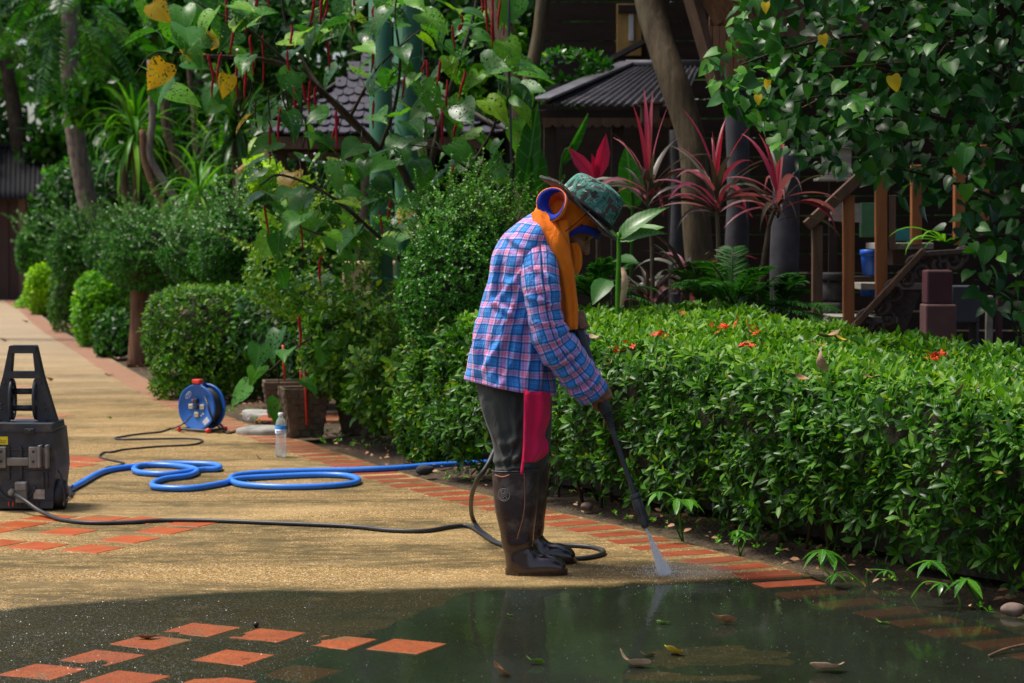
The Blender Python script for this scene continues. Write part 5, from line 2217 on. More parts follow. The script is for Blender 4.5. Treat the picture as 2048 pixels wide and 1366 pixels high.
# rear switch recess
mb = MB()
mb.box((24 / ws, -.013, wz(866)), (.042, .012, .026))
wbuild(mb, 'switch_frame', 'black_plastic', washer, .003)
mb = MB()
mb.box((25 / ws, -.021, wz(866)), (.018, .012, .014))
wbuild(mb, 'switch', 'stone_dark', washer, .002)
# stickers
mb = MB()
mb.box((-31 / ws, -.0025, wz(885)), (.048, .003, .037))
st = wbuild(mb, 'warning_sticker', 'yellow_sticker', washer, 0)
mb = MB()
for (x0, z0, x1, z1) in ((-.018, -.002, -.010, .006), (-.010, .006, -.006, -.004), (-.006, -.004, .002, .003), (.002, .003, .006, -.003), (.006, -.003, .016, .001), (-.016, -.008, .012, -.009)):
    cx, cz = -31 / ws, wz(885)
    mb.tube([(cx + x0, -.0045, cz + z0), (cx + x1, -.0045, cz + z1)], .0009, 4)
kind(wbuild(mb, 'lettering', 'black_rubber', st, 0, True), 'stuff')
mb = MB()
mb.box((41 / ws, -.0025, wz(994)), (.050, .003, .048))
wbuild(mb, 'type_plate', 'paper_sticker', washer, 0)
# red vent slots at the foot
for i in range(8):
    mb = MB()
    mb.box(((-20 + i * 8.5) / ws, -.002, wz(1013)), (.006, .006, .022))
    wbuild(mb, 'vent_slot', 'red_plastic' if i < 2 else 'maroon', washer, .001)
# wheels
for sg in (-1, 1):
    mb = MB()
    xw = sg * (78 / ws)
    pr = [(.020, -.024), (.062, -.024), (.068, -.014), (.068, .014), (.062, .024), (.020, .024)]
    Mx = np.array(Matrix.Translation((xw + sg * -.004, .075, .068)) @ Matrix.Rotation(math.pi / 2, 4, 'Y'))
    mb.lathe(pr, 28, Mx)
    wheel = wbuild(mb, 'wheel', 'black_rubber', washer, 0, True)
    mb = MB()
    mb.lathe([(.001, .026), (.03, .026), (.042, .022), (.042, -.022), (.03, -.026), (.001, -.026)], 24, Mx)
    wbuild(mb, 'hub', 'maroon', wheel, 0, True)
# outlet stub for the black hose
mb = MB()
mb.tube([(-12 / ws, 0.0, wz(987)), (-12 / ws, -.045, wz(988))], [.016, .013], 14)
wbuild(mb, 'outlet', 'washer_grey', washer, 0, True)
# water inlet, wire clip and short cable on the side
mb = MB()
mb.tube([(82 / ws, .12, wz(995)), (98 / ws, .13, wz(1003))], .014, 12)
wbuild(mb, 'inlet', 'washer_grey', washer, 0, True)
mb = MB()
mb.tube(spline([(78 / ws, .02, wz(946)), (86 / ws, -.01, wz(956)), (92 / ws, -.02, wz(985)), (97 / ws, -.03, wz(1012))], 14), .0045, 6)
wbuild(mb, 'lead', 'black_rubber', washer, 0, True)
mb = MB()
mb.tube(spline([(98 / ws, .02, wz(978)), (104 / ws, .0, wz(990)), (100 / ws, -.01, wz(1003)), (92 / ws, -.01, wz(1008)), (91 / ws, -.01, wz(1016))], 14), .003, 6)
wbuild(mb, 'wire_clip', 'washer_grey', washer, 0, True)

# ------------------------------------------------------------------ cable reel
RY0 = 13.3
rs_ = FPX / RY0
rcz = (865 - 821) / rs_ + .004
rc = P(394, 822, RY0)
rc[2] = .147 + .012
reel = thing('cable_reel', 'blue cable reel with red handle and sockets, standing on the path', 'cable reel', (rc[0], rc[1], 0))
axr = unit(np.array([-.50, -.866, 0.0]))                # disc faces this way
Mr = Matrix.Translation([float(v) for v in rc]) @ Vector(axr).to_track_quat('Z', 'Y').to_matrix().to_4x4()


def rbuild(mb, name, mat, parent=reel, smooth_=True, bevel=0):
    return mb.build(name, M[mat], parent, smooth_, Mr, bevel)


for z0, nm in ((0.0, 'front_disc'), (-.105, 'back_disc')):
    mb = MB()
    mb.lathe([(.001, z0), (.07, z0), (.075, z0 + .004), (.135, z0 + .004), (.140, z0 + .009), (.147, z0 + .007), (.147, z0 - .004), (.135, z0 - .006), (.001, z0 - .006)], 48)
    disc = rbuild(mb, nm, 'blue_reel')
    if z0 == 0:
        front = disc
mb = MB()
for i in range(12):
    for lay in range(1):
        a = np.linspace(0, 2 * math.pi, 33)
        z = -.012 - i * .0075
        mb.tube([(.118 * math.cos(t), .118 * math.sin(t), z) for t in a], .0048, 6, False)
mb.lathe([(.115, -.006), (.115, -.10)], 32)
kind(rbuild(mb, 'wound_cable', 'black_rubber'), 'stuff')
for i, (x, y) in enumerate(((.0, -.045), (-.045, .005), (.045, .005))):
    mb = MB()
    mb.box((x, y, .004), (.032, .030, .012))
    so = rbuild(mb, 'socket', 'ivory', front, False, .002)
    for dx in (-.006, .006):
        m2 = MB()
        m2.box((x + dx, y, .0105), (.003, .010, .003))
        rbuild(m2, 'slot', 'black_rubber', so, False)
mb = MB()
mb.lathe([(.001, .012), (.014, .012), (.016, .0), (.016, -.11)], 16)
rbuild(mb, 'hub', 'black_plastic', front)
mb = MB()
mb.box((.0, .042, .012), (.030, .032, .026))
rbuild(mb, 'plug', 'black_plastic', front, False, .004)
mb = MB()
mb.lathe([(.001, .010), (.006, .010), (.007, .004)], 12, np.array(Matrix.Translation((-.03, .045, 0))))
rbuild(mb, 'indicator', 'red_plastic', front)
# printed oval mark and rating label on the front disc
mb = MB()
oc_ = (-.065, .078)
mb.tube([(oc_[0] + .028 * math.cos(a) * .8 - .012 * math.sin(a) * .5, oc_[1] + .028 * math.cos(a) * .55 + .014 * math.sin(a), .0055) for a in np.linspace(0, 6.283, 25)], .0011, 4, False)
for u in (-.012, -.004, .004, .012):
    mb.tube([(oc_[0] + u * .8 - .004, oc_[1] + u * .55 + .006, .0055), (oc_[0] + u * .8 + .003, oc_[1] + u * .55 - .006, .0055)], .001, 4)
kind(rbuild(mb, 'printed_mark', 'white_plastic', front), 'stuff')
mb = MB()
mb.box((.075, -.085, .0048), (.05, .034, .0015), Matrix.Rotation(.7, 3, 'Z'))
rbuild(mb, 'rating_label', 'label_white', front, False)
mb = MB()
for (x, y) in ((.038, -.05), (.052, -.038)):
    mb.box((x, y, .0048), (.012, .010, .0015), Matrix.Rotation(.7, 3, 'Z'))
kind(rbuild(mb, 'printed_note', 'label_white', front, False), 'stuff')
# tubular stand, red feet and carrying handle (world coordinates)
sx_ = unit(np.cross(axr, [0, 0, 1]))
for j, off_ in enumerate((.035, -.14)):
    mb = MB()
    base_c = rc + axr * off_
    pts = [base_c + sx_ * .115 + np.array([0, 0, -rc[2] + .018]), base_c + sx_ * .06 + np.array([0, 0, -.10]), base_c + np.array([0, 0, .0]), base_c - sx_ * .06 + np.array([0, 0, -.10]), base_c - sx_ * .115 + np.array([0, 0, -rc[2] + .018])]
    if j == 0:
        pts = [base_c + sx_ * .115 + np.array([0, 0, -rc[2] + .018]), base_c + sx_ * .02 + np.array([0, 0, -rc[2] + .018]), base_c - sx_ * .115 + np.array([0, 0, -rc[2] + .018])]
    mb.tube(spline(pts, 14), .008, 8)
    mb.build('stand', M['black_plastic'], reel)
    for e in (pts[0], pts[-1]):
        mb = MB()
        mb.sphere(e, (.018, .018, .017), 12, 8)
        mb.build('foot', M['red_plastic'], reel)
for sg in (-1, 1):
    mb = MB()
    a0 = rc + sx_ * sg * .11 + np.array([0, 0, -rc[2] + .018])
    mb.tube([a0 + axr * .035, a0 - axr * .14], .008, 8)
    mb.build('stand', M['black_plastic'], reel)
mb = MB()
top = rc + np.array([0, 0, .165]) - axr * .01
mb.box(top, (.062, .05, .03), np.stack([sx_, axr, [0, 0, 1]], 1))
mb.build('handle', M['red_plastic'], reel, False, None, .008)
mb = MB()
mb.tube([rc - axr * .11 + np.array([0, 0, .13]), top - axr * .03], .010, 8)
mb.build('handle_arm', M['blue_reel'], reel)

# ------------------------------------------------------------------ water bottle
bc = G(562, 914)
bottle = thing('water_bottle', 'clear plastic bottle of water with white cap standing on the path', 'bottle', bc)
Mb = Matrix.Translation([float(v) for v in bc])
mb = MB()
prof = [(.001, .002), (.026, .002), (.031, .008), (.031, .03), (.0295, .034), (.031, .038), (.030, .075), (.0285, .10), (.030, .125), (.032, .135), (.032, .178), (.030, .19), (.022, .212), (.0135, .224), (.0125, .232), (.0125, .236)]
mb.lathe(prof, 32)
mb.build('bottle_wall', M['bottle'], bottle, True, Mb)
mb = MB()
mb.lathe([(.001, .004), (.0245, .004), (.0295, .010), (.0295, .03), (.028, .034), (.0295, .038), (.0285, .062), (.001, .062)], 32)
mb.build('water_fill', M['bottle'], bottle, True, Mb)
mb = MB()
mb.lathe([(.0325, .136), (.0328, .158), (.0325, .158)], 32)
lb = mb.build('label_band', M['label_white'], bottle, True, Mb)
lb['label'] = 'white and blue wrap label'
mb = MB()
mb.lathe([(.0326, .158), (.0328, .177), (.0322, .179)], 32)
mb.build('label_band', M['label_blue'], bottle, True, Mb)
mb = MB()
for i, a in enumerate(np.linspace(-2.3, -1.1, 7)):
    mb.box((.0334 * math.cos(a), .0334 * math.sin(a), .149), (.0025, .0012, .012 if i % 2 else .008), Matrix.Rotation(a + math.pi / 2, 3, 'Z'))
mb.box((.0334 * math.cos(-1.2), .0334 * math.sin(-1.2), .168), (.006, .0012, .008), Matrix.Rotation(-1.2 + math.pi / 2, 3, 'Z'))
kind(mb.build('lettering', M['label_ink'], lb, False, Mb), 'stuff')
mb = MB()
mb.lathe([(.001, .251), (.013, .251), (.0148, .249), (.0148, .234), (.0135, .233)], 24)
mb.build('cap', M['white_plastic'], bottle, True, Mb)

# ------------------------------------------------------------------ flat stones and planters by the path
def slab_stone(px, py, w, d, h, yaw, label, seed):
    rr = np.random.default_rng(seed)
    c = G(px, py)
    n = 14
    a = np.linspace(0, 2 * math.pi, n, endpoint=False)
    rad = 1 + rr.normal(0, .17, n)
    ring = np.stack([np.cos(a) * w / 2 * rad, np.sin(a) * d / 2 * rad], -1)
    R = np.array([[math.cos(yaw), -math.sin(yaw)], [math.sin(yaw), math.cos(yaw)]])
    ring = ring @ R.T
    mb = MB()
    lv = [(.96, -.03), (1.0, h * .35), (.97, h * .8), (.86, h), (.4, h * 1.06)]
    V = np.concatenate([np.concatenate([ring * k_ + c[:2], np.full((n, 1), z) + rr.normal(0, .004, (n, 1))], 1) for k_, z in lv] + [[[c[0], c[1], h * 1.05]]])
    Q = [[i * n + j, i * n + (j + 1) % n, (i + 1) * n + (j + 1) % n, (i + 1) * n + j] for i in range(4) for j in range(n)]
    mb.add(V, Q)
    mb.T.append(np.array([[4 * n + j, 4 * n + (j + 1) % n, 5 * n] for j in range(n)]))
    o = mb.build('stepping_stone', M['stone'], None)
    s = o.modifiers.new('sub', 'SUBSURF')
    s.levels = s.render_levels = 1
    tag(o, label, 'stone', 'flat stones by the path')


slab_stone(535, 866, .40, .34, .042, .3, 'flat grey stone nearest the bottle at the path border', 1)
slab_stone(540, 832, .36, .5, .035, .5, 'pale flat stone behind the other, between reel and planters', 2)


def planter(px, py, Y, wtop, wbot, h, yaw, label, seed, slots=True):
    """square tapered pot with a brick pattern in relief; px,py is the middle of its foot"""
    c = P(px, py, Y)
    c[2] = 0.0
    root = thing('planter', label, 'planter', c, 'brick patterned planters')
    Mp = Matrix.Translation([float(v) for v in c]) @ Matrix.Rotation(yaw, 4, 'Z')
    a, b, t = wbot / 2, wtop / 2, .02
    mb = MB()
    sq = lambda s, z: [(-s, -s, z), (s, -s, z), (s, s, z), (-s, s, z)]
    V = sq(a, 0) + sq(b, h) + sq(b - t, h) + sq(b - t - .01, h - .06)
    Q = [[0, 3, 2, 1]]
    for lv in range(3):
        for i in range(4):
            Q.append([lv * 4 + i, lv * 4 + (i + 1) % 4, lv * 4 + 4 + (i + 1) % 4, lv * 4 + 4 + i])
    mb.add(V, Q)
    pot = mb.build('pot', M['pot'], root, False, Mp, .006)
    mb = MB()
    mb.add(sq(b - t - .012, h - .045), [[0, 1, 2, 3]])
    mb.build('potting_soil', M['soil'], root, False, Mp)
    # raised courses on the visible faces
    rows_ = 7
    mb = MB()
    mb.box((0, 0, 0), (1, 1, 1))
    unit_me = mb.mesh('brick', M['pot'], False)
    for face in (0, 1, 3):
        Rf = Matrix.Rotation(face * math.pi / 2, 4, 'Z')
        for i in range(rows_):
            z = h * (i + .75) / (rows_ + .8)
            half_ = a + (b - a) * z / h
            nb_ = 3
            wdt = 2 * half_ / nb_
            for j in range(-1, nb_ + 1):
                x0 = -half_ + (j + (.5 if i % 2 else 0)) * wdt + .012
                x1 = x0 + wdt - .024
                x0, x1 = max(x0, -half_ + .012), min(x1, half_ - .012)
                if x1 - x0 < .02:
                    continue
                obj('brick', unit_me, pot, Mp @ Rf @ Matrix.Translation(((x0 + x1) / 2, -half_ - .001, z)) @ Matrix.Diagonal((x1 - x0, .012, h / (rows_ + .8) * .62, 1)))
    return c, h


pl1 = planter(570, 806, 14.2, .30, .21, .27, .15, 'smaller brick patterned planter behind the larger one', 1)
pl2 = planter(608, 866, 13.0, .29, .20, .31, .25, 'larger mossy brick patterned planter beside the flat stones', 2)
pl3 = planter(727, 838, 13.2, .30, .22, .27, -.2, 'dark planter under the leafy bush, standing on the paving slab', 3)
mb = MB()
mb.box((G(690, 845)[0], G(690, 845)[1] + .2, .0), (1.2, .55, .05))
tag(mb.build('paving_slab', M['tile'], None, False, None, .008), 'reddish paving slab under the planters', 'slab')

# ------------------------------------------------------------------ seedlings at the foot of the hedge
weed_me = mesh_np('leaf', *leaf_rows([(0, .01, 0), (.12, .08, .01), (.35, .17, .02), (.6, .17, .02), (.82, .09, .01), (1, .003, 0)], .25, .35, 1), M['weed'])


def palmate(px, py, hpx, label, seed, heads=2, L=.10, lean=(0, 0)):
    rr = np.random.default_rng(seed)
    b = G(px, py, .0)
    s = FPX / b[1]
    root = thing('seedling', label, 'seedling', b, 'palmate seedlings sprouting along the hedge foot')
    for k_ in range(heads):
        hh = hpx / s * rr.uniform(.65, 1.0)
        tip = b + np.array([rr.normal(0, .05) + lean[0], -.04 - abs(rr.normal(0, .03)) + lean[1], hh])
        pts = spline([b + np.array([0, 0, -.02]), b * .5 + tip * .5 + np.array([rr.normal(0, .02), .02, .02]), tip], 9)
        mb = MB()
        mb.tube(pts, np.linspace(.0038, .002, 9), 6)
        mb.build('stem', M['strap_o'], root)
        a0 = rr.uniform(0, 6.28)
        nl = rr.integers(5, 7)
        for j in range(nl):
            a = a0 + j * 2 * math.pi / nl + rr.normal(0, .12)
            d = np.array([math.cos(a), math.sin(a), rr.uniform(-.45, .05)])
            R = frames(d[None], np.array([[0, 0, 1.0]]) + rr.normal(0, .12, (1, 3)))[0]
            ln = L * .82 * rr.uniform(.7, 1.15)
            obj('leaf', weed_me, root, mat4(R, tip, (ln, ln, ln)))


palmate(1368, 1082, 105, 'tall drooping seedling just beside the lance nozzle', 1, 3, .095, (-.03, 0))
palmate(1670, 1152, 62, 'seedling with wet leaves at the end of the brick border', 2, 2, .11, (.0, 0))
palmate(1738, 1170, 40, 'low seedling with rounded wet leaves next to the puddle', 3, 2, .07)
palmate(1925, 1205, 95, 'pale green seedling with star shaped leaves and a long stem', 4, 1, .105, (-.12, 0))
palmate(1965, 1208, 60, 'broad bright seedling at the lower corner of the hedge', 5, 2, .115)
palmate(1818, 1192, 45, 'small seedling with upright star of leaves above the muddy bank', 6, 1, .06)
palmate(1480, 1105, 50, 'dark leafy seedling between lance and hedge foot', 7, 3, .06)

# low weeds and litter in the bed: nobody could count them
rr = np.random.default_rng(12)
n = 900
s_ = rr.uniform(s_of_Y(6.3), s_of_Y(19), n)
pp, tt_, nn_ = edge_at(s_)
w = rr.uniform(.03, .55, n) ** 1.0
pos = np.concatenate([pp + nn_ * w[:, None], np.full((n, 1), .015)], 1)
A = sprigs(pos, np.tile([[0, -.1, 1.0]], (n, 1)) + rr.normal(0, .3, (n, 3)), 5, .022, (30, 75), r=rr, tint=.1)
A = [x[(np.sin(A[0][:, 1] * 3.1) + np.sin(A[0][:, 1] * 7.7 + 1) > .1)] for x in A]
kind(obj('ground_cover', leaf_mesh('ground_cover', LEAF_OVAL, *A, M['weed_s'] if 'weed_s' in M else M['lime'])), 'stuff', 'tiny green weeds sprouting in the soil along the path border')
n = 1500
s_ = rr.uniform(s_of_Y(6.2), s_of_Y(30), n)
pp, tt_, nn_ = edge_at(s_)
w = rr.uniform(.02, .7, n)
pos = np.concatenate([pp + nn_ * w[:, None], np.full((n, 1), .012) + rr.uniform(0, .02, (n, 1))], 1)
d = np.concatenate([rr.normal(0, 1, (n, 2)), rr.normal(0, .15, (n, 1))], 1)
R = frames(d, np.tile([[0, 0, 1.0]], (n, 1)) + rr.normal(0, .35, (n, 3)))
V, F, idx = scatter(LEAF_OVAL, pos, R, rr.uniform(.015, .045, n))
kind(obj('leaf_litter', mesh_np('leaf_litter', V, F, M['dry_leaf'])), 'stuff', 'brown leaf litter scattered over the bare soil of the bed')

# rocks
for i, (x, y, sz, lab) in enumerate([(2024, 1218, .045, 'reddish rock at the muddy bank below the hedge corner'), (1172, 1012, .03, 'small mossy stone on the soil behind the boots')]):
    mb = MB()
    c = G(x, y, sz * .3)
    mb.sphere(c, (sz, sz * .7, sz * .55), 14, 10)
    V = mb.V[0]
    V += unit(V - c) * (sz * .2 * Sines(60 + i, 3 / sz, 10)(V))[:, None]
    tag(mb.build('rock', M['rock'], None), lab, 'rock')

# leaves on the wet paving and on the path
def on_path(px, py, dz=.0):
    c = G(px, py, 0)
    z = path_z(np.array([c[0]]), np.array([c[1]]))[0][0]
    c = G(px, py, max(z, WATER_Z))
    return c + np.array([0, 0, dz])


for i, (x, y, mt, L, W, yaw, curl, tilt, roll, lab) in enumerate([
        (1000, 1352, 'dry_leaf', .075, .05, 1.2, .5, .5, .1, 'curled orange brown leaf standing in the puddle near the bottom edge'),
        (1070, 1330, 'dry_green', .065, .032, 1.4, .25, .1, .2, 'yellow green leaf floating below the boot reflection'),
        (1325, 1249, 'dry_green', .05, .022, 1.5, .4, .1, .3, 'little lime leaf floating under the jet'),
        (1448, 1250, 'dry_leaf', .10, .04, 1.5, .4, .15, .5, 'dark brown curled leaf floating behind the gravel patch'),
        (1345, 1310, 'dry_yellow', .075, .05, 1.3, .4, .2, .3, 'yellow folded leaf lying on wet gravel'),
        (1296, 1313, 'dry_leaf', .055, .018, 1.5, .3, .05, .1, 'slim reddish leaf lying flat beside the yellow folded leaf'),
        (1268, 1335, 'dry_pale', .115, .045, 1.5, .9, .1, .2, 'tan leaf with both ends curled up on the wet gravel'),
        (1655, 1345, 'dry_pale', .12, .055, 1.5, .5, .1, .25, 'large pale tan leaf with raised stem at the puddle edge'),
        (1765, 1248, 'dry_green', .06, .018, 1.2, .2, .05, .1, 'thin pale green leaf floating on the dark water'),
        (295, 1279, 'dry_leaf', .085, .03, 1.5, .3, .05, .2, 'brown leaf lying on a wet square tile'),
        (1020, 1232, 'dry_green', .03, .012, 1.2, .2, .05, .1, 'tiny green leaf bit under the boots in the water'),
        (515, 917, 'dry_leaf', .05, .03, 1.0, .6, .7, .3, 'small red brown leaf on the dry path next to the bottle'),
        (506, 973, 'dry_yellow', .09, .04, 1.6, .35, .2, .3, 'brownish yellow leaf tucked against the blue hose loop'),
        (98, 762, 'dry_leaf', .09, .05, 1.3, .8, .3, .3, 'dry curled leaf on the path behind the washer'),
        (217, 752, 'dry_leaf', .12, .05, 1.4, .2, .1, .1, 'flat brown leaf on the path close to the brick border'),
        (218, 838, 'dry_green', .05, .03, 1.2, .2, .1, .1, 'green leaf lying on the dry path left of the reel'),
        (7, 683, 'dry_leaf', .10, .06, 1.4, .4, .2, .1, 'brown leaf far along the path at the picture edge'),
        (50, 645, 'dry_leaf', .12, .06, 1.2, .5, .2, .1, 'dark leaf on the distant pale stretch of path')]):
    crumpled_leaf('fallen_leaf', mt, on_path(x, y, .001), L * .85, W * 1.15, yaw + .25 * math.sin(i * 3), .22 + curl * .4, lab, 200 + i, 'leaves dropped on the path', tilt, roll + .25)
# berry on the tile and a long twig at the right
mb = MB()
mb.sphere(on_path(512, 1255, .010), .009, 12, 8)
tag(mb.build('berry', M['black_berry'], None), 'little black berry lying on a wet square tile', 'berry')
mb = MB()
mb.tube(spline([on_path(1978, 1314, .004), on_path(2010, 1306, .012), on_path(2048, 1300, .016), on_path(2090, 1290, .016)], 10), .0045, 6)
tag(mb.build('twig', M['bark_red'], None), 'thin brown twig lying in the puddle at the picture edge', 'twig')
# grit specks and small puddle pebbles
rr = np.random.default_rng(44)
mb = MB()
n = 900
x = rr.uniform(-1.9, 1.6, n)
y = rr.uniform(5.6, 7.35, n)
z = np.maximum(path_z(x, y)[0], WATER_Z)
pos = np.stack([x, y, z + .0004], -1)
ok = x < edge_x(y) - .02
pos = pos[ok]
R = frames(rr.normal(0, 1, (len(pos), 3)), rr.normal(0, 1, (len(pos), 3)))
oct_ = (np.array([[1, 0, 0], [-1, 0, 0], [0, 1, 0], [0, -1, 0], [0, 0, 1], [0, 0, -1]], float), np.array([[0, 2, 4], [2, 1, 4], [1, 3, 4], [3, 0, 4], [2, 0, 5], [1, 2, 5], [3, 1, 5], [0, 3, 5]]))
V, F, idx = scatter(oct_, pos, R, rr.uniform(.0008, .0021, len(pos)))
n = 11000
u_, v_ = rr.uniform(-30, 640, n), rr.uniform(1196, 1370, n)
w_ = np.exp(-((u_ - 60) / 260) ** 2) + .25
kp = rr.uniform(0, 1, n) < w_ * (.35 + .65 * (n_a(np.stack([u_ * .004, v_ * .02], -1)) > 0))
q_ = np.stack([G(a, b) for a, b in zip(u_[kp], v_[kp])])
q_[:, 2] = np.maximum(path_z(q_[:, 0], q_[:, 1])[0], WATER_Z) + .0005
R2 = frames(rr.normal(0, 1, q_.shape), rr.normal(0, 1, q_.shape))
V2, F2_, i2 = scatter(oct_, q_, R2, rr.uniform(.0009, .0024, len(q_)))
kind(obj('wet_gravel', mesh_np('wet_gravel', V2, F2_, M['wet_grit'], None, None, False)), 'stuff', 'wet glinting gravel around the square tiles')
kind(obj('grit', mesh_np('grit', V, F, M['stone'])), 'stuff', 'fine pale grit scattered over the wet paving')

# ------------------------------------------------------------------ clipped shrubs along the bed
ball_shrub('tea_shrub', 'big rounded tea shrub with fine leaves and wispy shoots behind the person', 940, 590, 160, 160, 11.9, .026, 9000, 'tea', seed=1, shoots=240, depth=.45, tint=.10, stem=[(880, 900, 14, 'twig'), (930, 930, 14, 'twig'), (840, 880, 12, 'twig')], shoot_len=.26, shoot_dir=(.1, -.2, 1.1), box=2.1, rough=.2)
ball_shrub('leafy_bush', 'loose lime green bush overhanging the dark planter', 735, 715, 125, 88, 12.9, .075, 520, 'olive', LEAF_OVAL, seed=2, shoots=26, depth=.36, stem=[(727, 727, 14, 'twig'), (760, 730, 9, 'twig'), (800, 750, 9, 'twig')], nleaf=6, young=.3, core=False, tint=.12, shoot_len=.25)
ball_shrub('tea_shrub', 'dark clipped tea shrub close behind the long leafy branches', 500, 500, 118, 82, 17.0, .03, 5200, 'tea', seed=3, shoots=160, rough=.24, depth=.5, stem=[(520, 510, 16, 'bark_dark')], shoot_len=.32, shoot_dir=(.1, -.1, 1.0))
ball_shrub('tea_shrub', 'mushroom shaped tea shrub on the reddish trunk', 312, 505, 98, 62, 20.6, .034, 4200, 'tea', seed=4, shoots=110, rough=.24, depth=.5, stem=[(275, 277, 40, 'bark_red')], shoot_len=.3)
ball_shrub('tea_shrub', 'clipped tea shrub second from the gate', 172, 512, 74, 62, 27.5, .042, 3200, 'tea', seed=5, shoots=90, rough=.24, depth=.55, stem=[(180, 178, 20, 'bark_brown')], shoot_len=.35)
ball_shrub('tea_shrub', 'round tea shrub right next to the dark gate', 78, 500, 47, 55, 35, .05, 2600, 'tea', seed=6, rough=.2, shoots=40, depth=.5, stem=[(85, 85, 14, 'bark_brown')], shoot_len=.35)
ball_shrub('ixora_bush', 'rounded ixora bush with glossy leaves beyond the cable reel', 432, 690, 142, 120, 16.4, .055, 3200, 'ixora', LEAF_IXORA, seed=7, shoots=0, depth=.5, nleaf=7, flat=.08, young=.3, tint=.14, rough=.2, box=2.8, cat='bush')
ball_shrub('lime_bush', 'bright lime green clipped bush left of the reddish trunk', 206, 622, 50, 78, 24.2, .08, 1100, 'lime', LEAF_OVAL, seed=8, shoots=0, depth=.45, nleaf=6, flat=.1, tint=.2, rough=.08, cat='bush')
ball_shrub('ixora_bush', 'dark ixora bush below the far clipped shrubs', 140, 600, 36, 62, 28, .06, 1000, 'ixora', LEAF_IXORA, seed=9, shoots=0, depth=.4, cat='bush')
ball_shrub('lemon_bush', 'yellow green bush glowing near the far gate', 92, 578, 34, 48, 34.5, .09, 700, 'lemon', LEAF_OVAL, seed=10, shoots=0, depth=.45, nleaf=6, flat=.05, tint=.1, rough=.08, cat='bush')
ball_shrub('leafy_bush', 'low dark leafy bush under the lime green bush', 240, 680, 40, 50, 22, .09, 350, 'deep', LEAF_OVAL, seed=11, shoots=0, depth=.35, cat='bush', tint=.2)
ball_shrub('croton_bush', 'yellowish small leaved bush behind the planters', 630, 540, 125, 95, 14.6, .05, 900, 'olive', LEAF_OVAL, seed=12, shoots=60, depth=.4, core=False, nleaf=5, tint=.25, shoot_len=.3, cat='bush')
ball_shrub('leafy_bush', 'dark green filler bush between the planters and clipped shrubs', 600, 650, 110, 80, 15.4, .07, 700, 'deep', LEAF_OVAL, seed=13, shoots=10, depth=.4, cat='bush', tint=.15)
ball_shrub('ixora_bush', 'ixora clump at the end of the long hedge', 880, 810, 85, 130, 11.7, .055, 1500, 'ixora', LEAF_IXORA, seed=14, shoots=30, depth=.32, nleaf=7, young=.3, cat='bush', core=False, box=2, rough=.28, tint=.1)
ball_shrub('grass_clump', 'bright grass clump at the foot of the gate', 62, 612, 22, 12, 38, .12, 120, 'lime', LEAF_IXORA, seed=15, shoots=0, depth=.5, cat='grass', core=False, tint=.3)
ball_shrub('lemon_bush', 'brilliant yellow bush beyond the pavilion', 526, 355, 20, 30, 17.0, .09, 150, 'lemon', LEAF_OVAL, seed=16, shoots=0, depth=.5, cat='bush', core=False, tint=.35)

ball_shrub('leafy_bush', 'loose twiggy bush leaning over the soil left of the tea shrub', 800, 790, 90, 85, 12.3, .07, 420, 'olive', LEAF_OVAL, seed=17, shoots=30, depth=.32, core=False, nleaf=5, tint=.1, shoot_len=.25, cat='bush', box=2, rough=.3, stem=[(840, 810, 8, 'twig'), (860, 820, 8, 'twig'), (820, 790, 7, 'twig')])
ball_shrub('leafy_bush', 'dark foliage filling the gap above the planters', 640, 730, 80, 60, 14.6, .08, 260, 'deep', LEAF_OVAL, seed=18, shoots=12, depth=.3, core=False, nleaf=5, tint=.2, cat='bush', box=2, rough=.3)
ball_shrub('tea_shrub', 'loose sprawling tea shrub linking the clipped crowns', 400, 520, 80, 60, 19, .034, 2200, 'tea', seed=19, shoots=90, depth=.4, rough=.28, shoot_len=.3)
ball_shrub('tea_shrub', 'low dark tea shrub between the far clipped crowns', 240, 520, 60, 50, 25, .04, 1800, 'tea', seed=20, shoots=60, depth=.4, rough=.28, shoot_len=.3)

# red sticks standing by the planters
for i, (x0, y0, x1, y1, Y) in enumerate(((569, 760, 566, 690, 14.1), (603, 800, 601, 700, 13.9), (614, 850, 608, 705, 12.85), (636, 860, 634, 760, 13.2))):
    mb = MB()
    mb.tube([P(x0, y0, Y), P(x1, y1, Y)], .0085, 8)
    tag(mb.build('red_stake', M['red_plastic'], None), ('short red stake rising from the smaller planter', 'red stake between the two planters', 'tall red stake against the larger planter', 'red stake standing behind the larger planter')[i], 'stake')

